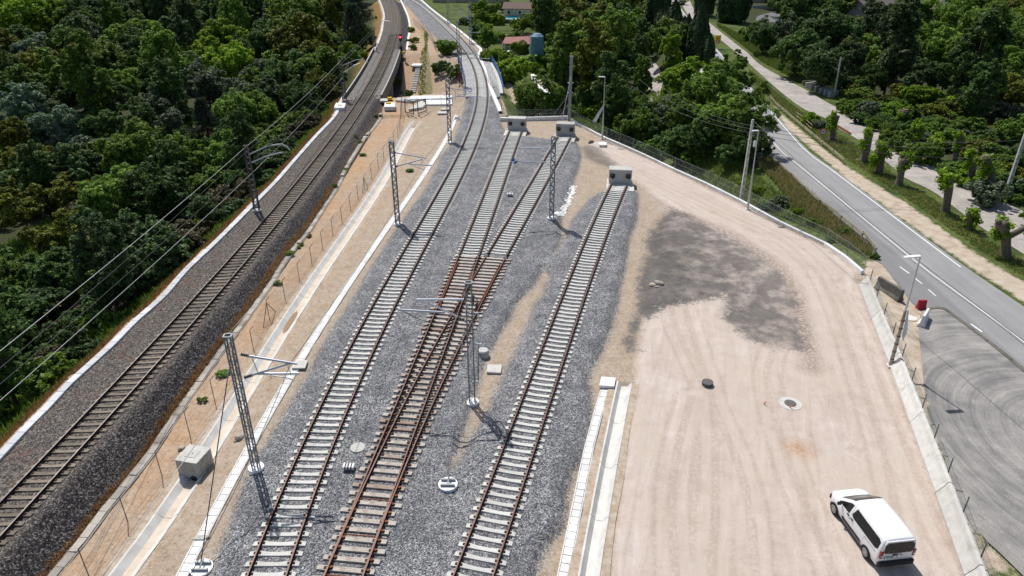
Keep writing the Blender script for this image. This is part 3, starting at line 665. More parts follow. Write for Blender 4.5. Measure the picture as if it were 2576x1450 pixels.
track('rightmost rusty siding, ending at the nearest concrete buffer stop beside the gravel yard', XD, 14, yD1, SM_new, [M['rust'], M['headr']], 'rusty sidings')

# turnout on timbers
TO = thing('railway_turnout', 'rusty railway turnout on brown timbers, splitting one siding into two', 'railway turnout')
def timber_mesh(L):
    b = MB(); b.box((0,0,-.25), (L,.26,.17)); me = b.build('timber_src', M['bark']).data
    o = [x for x in bpy.data.objects if x.data == me][0]; bpy.data.objects.remove(o); return me
t = NT('timber_worn'); vv = t.scale(t.objc(), (.6, 9, 1)); n1 = t.noise(3, 5, .65, vv); n2 = t.noise(2.2, 3, .6, t.objc())
grey = t.ramp(n1, [(.3, (.30,.255,.215)), (.5, (.46,.42,.37)), (.7, (.60,.56,.52))]); brn = t.ramp(n1, [(.3, (.20,.13,.095)), (.7, (.36,.26,.20))])
c = t.mix(t.mr(t.rnd(), .55, .98, 0, .8), grey, brn); c = t.mix(t.mr(n2, .55, .72, 0, .6), c, (.20,.11,.06)); MTM = t.base(c, .9)
def timber_at(L, cache={}):
    k = round(L, 1)
    if k not in cache: me = timber_mesh(k); me.name = 'timber'; me.materials.clear(); me.materials.append(MTM); cache[k] = me
    return cache[k]
# chair plate: base plate with two bolted clips
b = MB(); b.box((0,0,-.155), (.50,.16,.03)); b.box((.14,0,-.12), (.10,.12,.06)); b.box((-.14,0,-.12), (.10,.12,.06)); b.tube([(.20,.0,-.15),(.20,0,-.09)], .028, 6, 1); b.tube([(-.20,0,-.15),(-.20,0,-.09)], .028, 6, 1)
chair = b.build('rail_chair', [M['rustd'], M['rusto']]); CH_me = chair.data; bpy.data.objects.remove(chair)
b = MB(); b.box((0,0,-.155), (.42,.16,.03)); b.tube([(.12,0,-.14),(.12,0,-.06)], .075, 8, 1)
chair = b.build('rail_chair', [M['rustd'], M['rusto']]); CH2_me = chair.data; bpy.data.objects.remove(chair)
y = 14.0; k = 0; frogy = P(1185, 690)[1]; swy = P(905, 1300)[1]
while y < yb0:
    pB, aB, rB = frame_at(XB, y); pC, aC, rC = frame_at(XC, y)
    d = max(0, pC.x-pB.x) if y > 22 else 0.0
    L = 2.6+d; c_ = Vector((pB.x+d/2, y, 0)); a = (aB+aC).normalized(); r = Vector((a.y, -a.x, 0))
    jit = random.uniform(-.12, .12)
    put_sleeper(timber_at(L+.1), TO, c_+r*jit, a, r, 0, 0, 'timber')
    for fx, s_ in ((XB,-1),(XB,1),(XC,-1),(XC,1)):
        p, aa, rr2 = frame_at(fx, y)
        if d < .22 and ((fx is XC and s_ < 0) or (fx is XB and s_ > 0)): continue
        put_sleeper(CH2_me if y < swy+3 and d < .3 else CH_me, TO, p+rr2*(s_*.87), aa, rr2, 0, 0, 'rail_chair')
    y += .6*a.y; k += 1
wB = walk(XB, 14, yb0+.1, .8); wC = walk(XC, 14, yb0+.1, .8)
rmr = [M['rust'], M['headr']]
rail_mesh('stock_rail', wB, -.87, rmr, TO)
wCs = [q for q in wC if q[0].y > 22]
# right-hand stock rail follows the B line until the roads part, then the C line
stk = [((pb, ab, rb) if pb.y < swy else (Vector((float(XC(pb.y)), pb.y, 0)), ab, rb)) for pb, ab, rb in wB]
rail_mesh('stock_rail', wC, .87, rmr, TO)
rail_mesh('closure_rail', [q for q in wB if swy-4 < q[0].y], .87, rmr, TO, -.005)
rail_mesh('closure_rail', [q for q in wC if swy-9 < q[0].y], -.87, rmr, TO, -.008)
for fx, s_ in ((XB, -.87+.13), (XC, .87-.13)):
    w_ = [q for q in walk(fx, frogy-6, frogy+2.5, .6)]
    rail_mesh('check_rail', w_, s_, [M['rusto'], M['rusto']], TO, .012, (lambda s0: (lambda q: s0+(-.07 if s0 > 0 else .07)*max(0, abs(q-.5)*2-.7)/.3))(s_))
for q in (-1, 1):
    w_ = [z for z in wB if frogy-2.2 < z[0].y < frogy+1.2]; rail_mesh('wing_rail', w_, .87+.10*q-.02, rmr, TO, -.002)
for j in range(3):
    b = MB()
    y = swy-3.5+j*.6*4; p, a, r = frame_at(XB, y); b.beam(p+r*-.9+Vector((0,0,-.12)), p+r*1.0+Vector((0,0,-.12)), .05, .04)
    b.build('stretcher_bar', M['rusto'], TO); b = MB()

# ---------------------------------------------------------------- rows of precast pieces
def row_pieces(label, cat, name, pxs, z, wd_, L, thick, mat_, fx=None, maxn=300, ztop=None, joint=.025, jitter=.006, ymin=0, ymax=1e9, rim=None, tname=None):
    pts = smoothline(zl(pxs, z), 400); pts = [p for p in pts if ymin <= p.y <= ymax]
    if fx: pts = [Vector((float(fx(p.y)), p.y, p.z)) for p in pts]
    root = thing(tname or 'cable_trough', label, cat)
    Ls = [0]
    for a, b_ in zip(pts, pts[1:]): Ls.append(Ls[-1]+(b_-a).length)
    at = lambda s: pts[0].lerp(pts[0], 0) if s <= 0 else pts[min(len(pts)-2, int(np.searchsorted(Ls, s))-1)].lerp(pts[min(len(pts)-1, int(np.searchsorted(Ls, s)))], (s-Ls[min(len(pts)-2, int(np.searchsorted(Ls, s))-1)])/max(1e-6, Ls[min(len(pts)-1, int(np.searchsorted(Ls, s)))]-Ls[min(len(pts)-2, int(np.searchsorted(Ls, s))-1)]))
    b = MB(); b.box((0,0,0), (L-joint, wd_, thick)); src = b.build(name, mat_, bevel=.012); me = src.data; bpy.data.objects.remove(src)
    s = L/2; n = 0; rest = MB()
    while s < Ls[-1]-L/2 and s > 0:
        p = at(s); q = at(min(Ls[-1], s+.1)); d = (q-p); ang = math.atan2(d.y, d.x) if d.length > 1e-6 else 0
        zz = hz(p.x, p.y) if ztop is None else ztop
        rz = ang+random.uniform(-1, 1)*jitter*2; pos = (p.x+random.uniform(-1, 1)*jitter, p.y, zz+thick/2-.03+random.uniform(-1, 1)*jitter)
        if n < maxn:
            o = bpy.data.objects.new(name, me); COL.objects.link(o); o.parent = root; o.location = pos; o.rotation_euler = (0,0,rz)
        else: rest.box(pos, (L-joint, wd_, thick), rz)
        s += L; n += 1
    if rest.v: tag(rest.build('far_'+name+'s', mat_, root), kind='stuff')
    if rim:
        for sgn in (-1, 1):
            bb = MB(); q = resample(pts, 160)
            for i in range(len(q)-1):
                a_, c_ = q[i], q[i+1]; d = (c_-a_).normalized(); nn = Vector((-d.y, d.x, 0))*(wd_/2+.045)*sgn; za = (hz(a_.x, a_.y) if ztop is None else ztop)+.0; zb = (hz(c_.x, c_.y) if ztop is None else ztop)
                bb.beam(Vector((a_.x, a_.y, za-.03))+nn, Vector((c_.x, c_.y, zb-.03))+nn, .05, .22)
            bb.build('trough_side', mat_, root)
    return root
row_pieces('long line of pale cable trough lids on the forest side of the old track', 'cable trough', 'trough_lid', TW_px, -.3, .5, 1.0, .16, M['trE'], tname='cable_trough')
row_pieces('old grey concrete kerb of slabs at the foot of the dark ballast slope', 'kerb', 'kerb_slab', KB_px, -1.1, .42, .9, .16, M['kerb'], jitter=.015, ymax=P(960,290,-1.1)[1], rim=True, tname='cable_trough')
row_pieces('clean white cable trough between the sandy strip and the new through track', 'cable trough', 'trough_lid', TA_px, -.6, .42, .5, .10, M['concw'], fx=XTA, rim=True)
row_pieces('short white cable trough beside the concrete ditch along the gravel yard', 'cable trough', 'trough_lid', TR_px, -.55, .42, .5, .10, M['concw'], rim=True)
t = NT('bedding_sand'); c = t.ramp(t.noise(3, 6, .7), [(.3, (.30,.22,.15)), (.5, (.43,.35,.27)), (.7, (.52,.46,.39))]); t.bump(t.noise(14, 4, .6), .5, .03); M['sandm'] = t.base(c, .95)
def ditch(label, pxs, z, topw, botw, depth, segL, fx, rimw=.09):
    root = thing('drainage_channel', label, 'drainage channel'); pts = [Vector((float(fx(p.y)), p.y, p.z)) for p in smoothline(zl(pxs, z), 300)]; L = sum((b_-a).length for a, b_ in zip(pts, pts[1:])); n = int(L/segL); q = resample(pts, n+1)
    for i in range(n):
        a, c_ = q[i], q[i+1]; d = (c_-a).normalized(); a = a+d*.01; c_ = c_-d*.01; nn = Vector((d.y, -d.x, 0)); b = MB(); v = []
        prof = [(-topw/2-rimw, 0), (-topw/2, 0), (-botw/2, -depth), (botw/2, -depth), (topw/2, 0), (topw/2+rimw, 0), (topw/2+rimw, -.12), (botw/2+.1, -depth-.08), (-botw/2-.1, -depth-.08), (-topw/2-rimw, -.12)]
        for p in (a, c_):
            for x, zz in prof: w_ = p+nn*x; v.append((w_.x, w_.y, z+.06+zz+(.012 if i % 2 else 0)))
        k = len(prof); b.add(v, [(j, (j+1) % k, k+(j+1) % k, k+j) for j in range(k)]+[tuple(range(k))[::-1], tuple(range(k, 2*k))])
        b.build('channel_piece', MCH, root)
    for sg in (-1, 1):
        b = MB(); v = []
        for i, p in enumerate(q):
            d = (q[min(i+1, n)]-q[max(i-1, 0)]).normalized(); nn = Vector((d.y, -d.x, 0))*sg
            for x, zz in ((topw/2+rimw-.02, .03), (topw/2+rimw+.42+.06*math.sin(i*1.7), .02)): w_ = p+nn*x; v.append((w_.x, w_.y, max(z, ZF if topw < .9 else z)+zz+.015*math.sin(i*2.3)))
        b.add(v, [(i*2, i*2+1, i*2+3, i*2+2) for i in range(n)]); b.build('bedding_strip', M['sandm'], root)
    return root, q
t = NT('channel_concrete'); sx = t.n.new('ShaderNodeSeparateXYZ'); ng = t.n.new('ShaderNodeNewGeometry'); t.l.new(ng.outputs['Normal'], sx.inputs[0])
cc = t.ramp(t.noise(1.2, 5, .6), [(.3, (.52,.51,.48)), (.7, (.72,.71,.68))]); mud = t.ramp(t.noise(1.7, 5, .65), [(.3, (.46,.36,.25)), (.6, (.62,.52,.40))])
zz_ = t.n.new('ShaderNodeSeparateXYZ'); t.l.new(t.pos, zz_.inputs[0])
c = t.mix(t.m('MULTIPLY', t.mr(sx.outputs[2], .9, .98), t.mr(zz_.outputs[2], -.84, -.80, .75, .0)), cc, mud); MCH = t.base(c, .85)
dA, qA = ditch('long concrete drainage channel down the middle of the sandy strip', CH_px, -.80, 1.05, .42, .30, 2.0, XCH)
dB, qB = ditch('white concrete drainage channel along the left edge of the gravel yard', CR_px, -.5, .80, .36, .34, 2.0, XCR)
pA = [p for p in qA if P(730,800,-.9)[1]-0 > p.y > P(690,862,-.9)[1]]
b = MB(); y0_, y1_ = P(706,838,-1.0)[1], P(742,782,-1.0)[1]
sil = []
for i in range(9):
    y_ = y0_+(y1_-y0_)*i/8; wq = .22*math.sin(math.pi*i/8)**.4+.01; sil.append((float(XCH(y_)), y_, wq))
b.add([(x-w_, y_, -1.005) for x, y_, w_ in sil]+[(x+w_, y_, -1.005) for x, y_, w_ in sil], [(i, i+1, i+10, i+9) for i in range(8)])
tag(b.build('puddle', M['soilb']), 'muddy brown puddle lying in the long drainage channel', 'puddle')

# ================================================================ VEGETATION
def leafmat(name, lo, mid_, hi, trans=.35):
    t = NT(name); isl = t.n.new('ShaderNodeNewGeometry').outputs['Random Per Island']; ob = t.objc()
    f = t.m('ADD', t.m('MULTIPLY', isl, .45), t.m('MULTIPLY', t.noise(2.0, 3, .6, ob), .55))
    c = t.ramp(f, [(.28, lo), (.5, mid_), (.72, hi)])
    r = t.mr(t.rnd(), 0, 1, .72, 1.22); c = t.mix(1.0, c, _grey(t, r), 'MULTIPLY')
    t.base(c, .62); t.b.inputs['Specular IOR Level'].default_value = .22
    tr = t.n.new('ShaderNodeBsdfTranslucent'); hs = t.n.new('ShaderNodeHueSaturation'); hs.inputs['Value'].default_value = 1.15; hs.inputs['Hue'].default_value = .485
    t.l.new(c, hs.inputs['Color']); t.l.new(hs.outputs[0], tr.inputs[0])
    ms = t.n.new('ShaderNodeMixShader'); ms.inputs[0].default_value = trans; t.l.new(t.b.outputs[0], ms.inputs[1]); t.l.new(tr.outputs[0], ms.inputs[2]); t.l.new(ms.outputs[0], t.out.inputs[0])
    return t.mat
LM = dict(
 bright=leafmat('leaves_bright', (.08,.16,.012), (.19,.33,.022), (.30,.46,.045), .42),
 mid=leafmat('leaves_mid', (.055,.12,.016), (.125,.235,.028), (.23,.35,.055)),
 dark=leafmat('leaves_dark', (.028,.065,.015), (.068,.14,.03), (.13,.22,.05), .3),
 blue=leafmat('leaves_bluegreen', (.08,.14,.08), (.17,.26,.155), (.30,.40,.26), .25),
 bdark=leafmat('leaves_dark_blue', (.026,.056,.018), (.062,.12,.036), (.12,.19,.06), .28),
 olive=leafmat('leaves_olive', (.055,.08,.010), (.13,.165,.018), (.26,.27,.03), .3),
 grey=leafmat('leaves_grey_green', (.06,.09,.05), (.13,.175,.095), (.23,.27,.165), .25),
 cyp=leafmat('leaves_cypress', (.014,.032,.012), (.034,.068,.022), (.07,.12,.032), .1),
 pine=leafmat('leaves_pine', (.025,.045,.03), (.06,.095,.055), (.12,.16,.09), .15),
 brown=leafmat('leaves_brownish', (.05,.045,.025), (.11,.095,.045), (.18,.16,.08), .2),
)
def unit(n, r): v = r.normal(size=(n, 3)); return v/np.linalg.norm(v, axis=1, keepdims=True)
def leafcards(Pn, N, size, r, asp=.6):
    n = len(Pn); t_ = unit(n, r); x = np.cross(N, t_); x /= np.linalg.norm(x, axis=1, keepdims=True)+1e-9; y = np.cross(N, x)
    s = size[:, None]; a = Pn-x*s; c_ = Pn+x*s; b = Pn-y*s*asp+N*s*.12; d = Pn+y*s*asp+N*s*.12
    return np.stack([a, b, c_, d], 1).reshape(-1, 3)
def crown(seed, n=9000, rx=1., rz=.8, cz=1.45, lobes=26, lr=(.26,.44), leaf=(.045,.085), up=.35, hollow=.35, sub=7):
    r = np.random.default_rng(seed); C = []; Rr = []
    for i in range(lobes):
        d = unit(1, r)[0]; d[2] = d[2]*.9+.12; q = r.uniform(.35, .85)
        C.append(np.array([d[0]*rx*q, d[1]*rx*q, cz+d[2]*rz*q])); Rr.append(r.uniform(*lr))
    # each lobe breaks up into sprays
    pts = []; nor = []; C = np.array(C); per = n//(lobes*sub)
    for c_, lr_ in zip(C, Rr):
        out = (c_-[0,0,cz]); out /= np.linalg.norm(out)+1e-6
        for k in range(sub):
            d = unit(1, r)[0]+out*.55+[0,0,up*.5]; d /= np.linalg.norm(d)
            sc = c_+d*lr_*r.uniform(.6, 1.05)*np.array([rx, rx, rz]); sr = lr_*r.uniform(.28, .5)
            dd = unit(per, r)+d*.5+[0,0,.25]; dd /= np.linalg.norm(dd, axis=1, keepdims=True)
            pts.append(sc+dd*sr*r.uniform(.35, 1.1, (per, 1))*[1,1,.8]); nn = dd*.55+unit(per, r)*.6+[0,0,up]; nor.append(nn/np.linalg.norm(nn, axis=1, keepdims=True))
    Pn = np.vstack(pts); N = np.vstack(nor); return leafcards(Pn, N, r.uniform(leaf[0], leaf[1], len(Pn)), r), C
def trunkmesh(C, cz, rad=.055, seed=0, nb=14, lean=0):
    b = MB(); r = random.Random(seed); top = Vector((r.uniform(-.08,.08)+lean, r.uniform(-.08,.08), cz*1.02))
    m_ = Vector((r.uniform(-.05,.05)+lean*.4, r.uniform(-.05,.05), cz*.5))
    b.tube([(0,0,-.25),(0,0,.02),m_,top], [rad*1.35, rad, rad*.75, rad*.35], 7)
    for c_ in C[:nb]:
        q = r.uniform(.35, .95); s = Vector((0,0,0)).lerp(m_, min(1, q*2)) if q < .5 else m_.lerp(top, q*2-1)
        e = Vector(tuple(c_)); b.tube([s, s.lerp(e, .5)+Vector((0,0,.06)), e], [rad*.42, rad*.28, rad*.09], 5)
    return b
PROTO = {}
def make_proto(key, kind, seed, **kw):
    cz = kw.get('cz', 1.45); v, C = crown(seed, **kw); f = np.arange(len(v)).reshape(-1, 4)
    co_ = npmesh('crown', v, f, LM['mid']); me = co_.data; bpy.data.objects.remove(co_)
    tb = trunkmesh(C, cz, seed=seed, rad=.05 if kind != 'bush' else .025, nb=16).build('trunk', M['bark'], smooth=True); tm = tb.data; bpy.data.objects.remove(tb)
    PROTO.setdefault(kind, []).append((me, tm))
for s_ in (1,2,3,4): make_proto(0, 'broad', s_, n=15000, rz=.92, cz=.98, lobes=30, lr=(.24,.42), leaf=(.034,.066), sub=9)
for s_ in (11,12,13): make_proto(0, 'tall', s_, n=15000, rx=.72, rz=1.45, cz=1.6, lobes=34, lr=(.22,.36), leaf=(.03,.06), sub=8)
for s_ in (21,22,23): make_proto(0, 'bush', s_, n=7500, rx=1., rz=.62, cz=.55, lobes=16, leaf=(.05,.09))
for s_ in (31,32): make_proto(0, 'loose', s_, n=7500, rx=.95, rz=1.0, cz=1.25, lobes=20, lr=(.2,.38), leaf=(.04,.08), sub=9)
def pine_proto(seed):
    r = np.random.default_rng(seed); pts = []; nor = []; C = []
    for lv in range(9):
        z = .8+lv*.19; rad = (1-.10*lv)*r.uniform(.75, 1)
        for k in range(7):
            a = r.uniform(0, 6.28); e = np.array([math.cos(a)*rad, math.sin(a)*rad, z+.12]); C.append(e)
            for q in np.linspace(.3, 1, 5):
                c_ = np.array([0,0,z])*(1-q)+e*q; d = unit(24, r)+[0,0,.7]; d /= np.linalg.norm(d, axis=1, keepdims=True); pts.append(c_+d*.11*r.uniform(.3, 1, (24,1))); n_ = np.cross(d, unit(24, r)); nor.append(n_/np.linalg.norm(n_, axis=1, keepdims=True))
    Pn = np.vstack(pts); N = np.vstack(nor); v = leafcards(Pn, N, r.uniform(.05,.10, len(Pn)), r, .22)
    co_ = npmesh('crown', v, np.arange(len(v)).reshape(-1, 4), LM['pine']); me = co_.data; bpy.data.objects.remove(co_)
    tb = trunkmesh(np.array(C), 2.4, seed=seed, nb=40).build('trunk', M['bark'], smooth=True); PROTO.setdefault('pine', []).append((me, tb.data)); bpy.data.objects.remove(tb)
pine_proto(41); pine_proto(42)
def cyp_proto(seed):
    r = np.random.default_rng(seed); n = 9000; z = r.uniform(0.03, 1, n)**.85; prof = np.interp(z, [0,.06,.3,.6,.85,1], [.5,.85,1,.88,.52,.05]); a = r.uniform(0, 6.283, n)
    k = 11; fl = 1+.10*np.cos(a*k/2+seed+z*3)+r.normal(0, .05, n)
    rad = prof*fl; pts = np.stack([np.cos(a)*rad, np.sin(a)*rad, z*6.0], -1); nr = np.stack([np.cos(a), np.sin(a), np.full(n, .35)], -1)+unit(n, r)*.55; nr /= np.linalg.norm(nr, axis=1, keepdims=True)
    x = np.cross(nr, [0,0,1.]); x /= np.linalg.norm(x, axis=1, keepdims=True); y = np.cross(nr, x); s = r.uniform(.08,.15, n)[:, None]
    v = np.stack([pts-y*s*1.9, pts-x*s*.7, pts+y*s*1.9, pts+x*s*.7], 1).reshape(-1, 3)
    co_ = npmesh('crown', v, np.arange(len(v)).reshape(-1, 4), LM['cyp']); me = co_.data; bpy.data.objects.remove(co_)
    b = MB(); b.tube([(0,0,-.4),(0,0,.4),(0,0,5)], [.2,.16,.05], 6); tb = b.build('trunk', M['bark']); PROTO.setdefault('cypress', []).append((me, tb.data)); bpy.data.objects.remove(tb)
cyp_proto(51); cyp_proto(52)
TREES = []
def plant(kind, colr, loc, rx, sz=None, name='tree', label='', cat='tree', group=None, ti=None):
    me, tm = PROTO[kind][(ti if ti is not None else len(TREES)) % len(PROTO[kind])]
    sz = sz or rx
    root = thing(name, label, cat, loc, random.uniform(0, 6.28), group); root.scale = (rx, rx, sz)
    c = bpy.data.objects.new('crown', me); COL.objects.link(c); c.parent = root
    if colr:
        c.material_slots[0].link = 'OBJECT'; c.material_slots[0].material = LM[colr]
    tr = bpy.data.objects.new('trunk', tm); COL.objects.link(tr); tr.parent = root
    TREES.append((root.location.x, root.location.y, rx)); return root
CZ = dict(broad=.98, tall=1.6, bush=.55, loose=1.25, pine=1.7)
ADJ = dict(bright='bright yellow-green', mid='mid green', dark='dark green', blue='pale blue-green', bdark='very dark blue-green', olive='olive-gold tinted', grey='grey-green', pine='dusky pine-green', brown='brownish')
KND = dict(broad='round-crowned tree', tall='tall oval-crowned tree', bush='low bush', loose='thin open-crowned tree', pine='young pine with tufted branches')
def by_px(lst, where, z=None, hmax=14, vs=None):
    for it in lst:
        cx_, cy_, r_, kind, colr = it[:5]; g0 = G(cx_, cy_)
        if z is not None: g0 = Vector(P(cx_, cy_, z))
        for _ in range(4):
            pxm = FPX/(max(20, g0.y)*cT+(CAMH-g0.z)*sT); rm = r_/pxm; k = {'tall': .72, 'bush': 1.0, 'pine': 1.0}.get(kind, 1.0)
            S_ = min(rm/k/.98*(1.0 if len(it) > 5 else 1.12), hmax/{'broad': 1.75, 'tall': 2.7, 'bush': 1.1, 'loose': 2.1, 'pine': 2.6}[kind])
            gz = hz(g0.x, g0.y) if z is None else z
            q = Vector(P(cx_, cy_, gz+CZ[kind]*S_)); g0 = Vector((q.x, q.y, gz))
            gz = hz(g0.x, g0.y); g0.z = gz
        nm = 'bush' if kind == 'bush' else ('pine_tree' if kind == 'pine' else 'broadleaf_tree')
        lab = it[5] if len(it) > 5 else f'{ADJ[colr]} {KND[kind]} {where}'
        plant(kind, colr, (g0.x, g0.y, g0.z), S_, S_*random.uniform(.92, 1.1), nm, lab, 'bush' if kind == 'bush' else 'tree', None if len(it) > 5 else f'{ADJ[colr]} {KND[kind]}s {where}')
b_, m_, d_, bl_, bd_, ol_, gy_ = 'bright', 'mid', 'dark', 'blue', 'bdark', 'olive', 'grey'
LEFT = [(50,50,62,'broad',b_),(134,55,50,'broad',b_),(20,20,55,'broad',b_),(200,20,40,'broad',d_),(234,45,50,'broad',bd_),(300,70,45,'broad',d_),(388,80,32,'broad',b_),(330,25,40,'broad',d_),(400,20,50,'tall',bd_),
 (570,112,58,'broad',b_),(469,155,42,'broad',b_),(520,150,40,'broad',b_),(580,170,50,'broad',b_),(596,72,30,'tall',m_),(469,60,55,'tall',bd_),(535,30,60,'tall',bd_),(636,50,60,'tall',bd_),(440,100,35,'tall',bd_),
 (84,134,45,'broad',bl_),(60,110,40,'broad',d_),(200,107,45,'broad',gy_),(301,117,40,'broad',m_),(251,150,50,'broad',ol_),(134,184,55,'loose',m_),(34,217,50,'loose',m_),(218,205,55,'tall',m_),(418,160,45,'tall',m_),(430,225,34,'tall',d_),
 (519,218,50,'broad',gy_),(653,205,40,'broad',gy_),(350,200,40,'broad',m_),(310,225,35,'broad',m_),(280,260,40,'broad',d_),(50,285,55,'broad',bl_),(134,335,52,'broad',bl_),(234,390,45,'broad',gy_),(80,255,35,'broad',bl_),(165,370,32,'broad',bl_),
 (30,360,52,'broad',ol_),(117,425,52,'broad',ol_),(195,425,45,'broad',ol_),(20,440,45,'broad',ol_),(60,400,40,'broad',ol_),(512,290,40,'pine','pine'),(586,290,48,'broad',m_),(469,395,52,'broad',m_),(586,400,56,'broad',m_),(640,360,40,'broad',m_),(335,318,50,'broad',d_),(385,268,38,'broad',gy_),(250,330,40,'broad',d_),(420,310,40,'loose','grey'),
 (405,495,72,'broad',d_),(282,495,42,'broad',m_),(296,535,34,'bush',b_),(176,489,46,'broad',ol_),(53,520,58,'loose',ol_),(141,600,62,'loose',ol_),(211,570,48,'loose',ol_),(250,610,42,'bush','brown'),(405,632,46,'bush',gy_),(320,690,50,'bush',m_),(370,675,40,'bush','brown'),
 (141,694,55,'broad',d_),(18,694,45,'broad',m_),(264,757,44,'bush',m_),(211,800,42,'bush',d_),(53,800,52,'loose',d_),(35,872,50,'broad',d_),(108,905,38,'bush',gy_),(150,850,42,'loose',d_),(20,965,42,'bush',d_),(90,940,34,'bush',d_),(564,465,48,'broad',m_),(520,470,40,'broad',m_),(500,530,36,'bush',d_),(455,590,30,'bush','brown'),
 (625,217,45,'broad',m_),(595,155,36,'broad',b_),(625,385,52,'broad',m_),(742,48,55,'broad',m_),(769,115,66,'broad',ol_),(750,190,56,'broad',d_),(800,170,50,'broad',ol_),(809,222,34,'broad',ol_),(890,55,45,'pine','pine'),(850,40,50,'tall',bd_),(830,90,36,'pine','pine'),(910,103,28,'broad',m_),(876,138,28,'broad',m_),
 (730,298,24,'bush','olive'),(758,305,36,'bush',m_),(785,312,26,'bush','brown'),(762,252,26,'loose',gy_),(792,236,28,'broad',d_),(720,250,34,'broad',d_),(660,300,36,'broad',m_),(700,370,30,'bush',m_),(640,440,36,'bush',d_),(690,10,50,'tall',bd_),(780,10,50,'tall',bd_),(900,15,40,'pine','pine'),(600,245,40,'broad',gy_)]
by_px(LEFT, 'in the forest left of the old track')
CEN = [(1288,212,50,'bush',b_,'big bright green bush beside the right side of the railed bridge'),(1246,188,32,'bush',b_),(1320,235,24,'bush',m_),(1228,150,22,'bush',b_),(1240,165,28,'bush',b_),(1325,168,16,'bush',b_),(1371,55,38,'tall',d_),(1448,84,50,'broad',ol_),(1421,150,50,'tall',m_),(1431,215,44,'broad',d_),(1498,84,50,'broad',m_),(1498,167,48,'tall',ol_),(1549,117,44,'tall',m_),(1565,178,42,'broad',d_),(1538,225,42,'tall',d_),
 (1599,90,32,'broad',m_),(1549,268,32,'tall',d_),(1619,205,24,'loose',gy_,'thin ivy-clad tree standing beside the dirt lane'),(1618,270,22,'loose',d_),(1448,278,24,'bush',m_),(1498,285,28,'bush',b_),(1599,322,44,'broad',m_),(1666,338,38,'broad',d_),(1693,290,40,'broad',gy_),(1709,205,42,'broad',b_),(1689,145,26,'tall',b_,'bright leafy sapling just below the cypress row'),(1750,187,36,'broad',b_),(1817,190,44,'loose',m_),(1852,160,28,'loose',m_),
 (1783,250,66,'broad',m_),(1850,241,60,'broad',m_),(1800,325,66,'broad',m_),(1867,312,60,'broad',m_),(1893,372,40,'broad',d_),(1766,365,46,'broad',d_),(1840,415,40,'bush',d_),(1700,372,44,'broad',d_),(1735,300,52,'broad',m_),(1640,375,34,'bush',m_),(1560,335,30,'bush',d_),(1740,400,26,'bush',m_),(1812,215,34,'broad',m_),(1662,110,24,'bush',gy_),(1230,20,26,'bush',m_),(1274,17,22,'bush',d_),(1415,20,42,'broad',m_),(1498,20,42,'broad',d_),(1549,20,38,'broad',m_),(1352,62,18,'bush',gy_),(1200,18,20,'bush',m_),(1250,50,20,'bush',b_),
 (1128,180,36,'bush',m_,'dark green bush below the left side of the railed bridge'),(1108,205,28,'bush',d_,'dark shrub standing on the bank behind the white wing wall'),(1148,215,24,'bush',m_),(1035,75,9,'bush',b_),(1042,100,11,'bush',b_),(1040,118,11,'bush',m_),(1026,104,7,'bush',m_),(1000,218,13,'bush',m_,'young green bush growing against the near end of the old bridge'),(1022,238,14,'bush',d_),(917,140,11,'bush',b_,'small bright bush growing beside the old track near the far mast'),(890,224,9,'bush',m_,'small green shrub growing between the old track and the bridge parapet'),
 (1325,273,16,'bush',b_),(1400,275,24,'bush',m_),(1635,290,20,'bush',m_),(1480,250,30,'broad',d_),(1590,255,30,'broad',m_),(1650,290,26,'bush',m_),(1570,290,28,'broad',d_),(1530,305,22,'bush',m_)]
by_px(CEN, 'in the belt of trees behind the buffer stops')
RIGHT = [(2034,38,58,'broad',d_),(2057,88,62,'broad',d_),(1974,70,30,'loose',gy_),(1923,96,36,'broad',d_),(1893,88,28,'bush',m_),(2108,98,54,'broad',d_),(2007,141,46,'broad',d_),(2074,172,50,'broad',bd_),(2175,36,20,'bush',b_),(2190,58,9,'bush',b_),(2199,66,9,'bush',b_),(2275,38,48,'tall',d_),(2252,117,50,'tall',bd_),(2258,165,44,'broad',gy_),(2175,178,20,'loose',m_),
 (2359,60,55,'broad',m_),(2342,110,50,'broad',m_),(2392,130,48,'broad',m_),(2442,48,58,'broad',m_),(2476,88,60,'broad',m_),(2459,155,50,'tall',d_),(2469,225,36,'tall',d_),(2550,70,50,'broad',b_),(2560,134,50,'broad',m_),(2526,170,42,'broad',m_),(2553,235,40,'broad',ol_),(2308,241,44,'bush',b_),(2359,251,40,'bush',b_),(2409,276,42,'bush',ol_),(2168,241,28,'bush',m_),(2191,268,26,'bush',m_),
 (2526,285,42,'bush',gy_),(2556,335,42,'broad',m_),(2509,395,40,'bush',m_),(2559,402,42,'bush',d_),(2225,306,24,'bush',d_),(2325,328,30,'bush',m_),(2380,190,44,'broad',d_),(2320,190,40,'broad',bd_),(2130,150,40,'broad',bd_),(2450,320,36,'bush',m_),(2480,350,36,'bush',d_),(2410,350,34,'bush',m_),(2360,330,30,'bush',m_),(2500,450,34,'bush',b_),(2545,470,36,'bush',d_),(2200,200,34,'broad',d_),(2120,210,24,'bush',d_),(2260,280,26,'bush',m_)]
by_px(RIGHT, 'in the wood beyond the service road')
WEEDS = [(895,345),(905,360),(912,392),(880,415),(868,430),(726,640),(756,618),(700,717),(560,945),(510,1010),(842,470),(1030,432)]
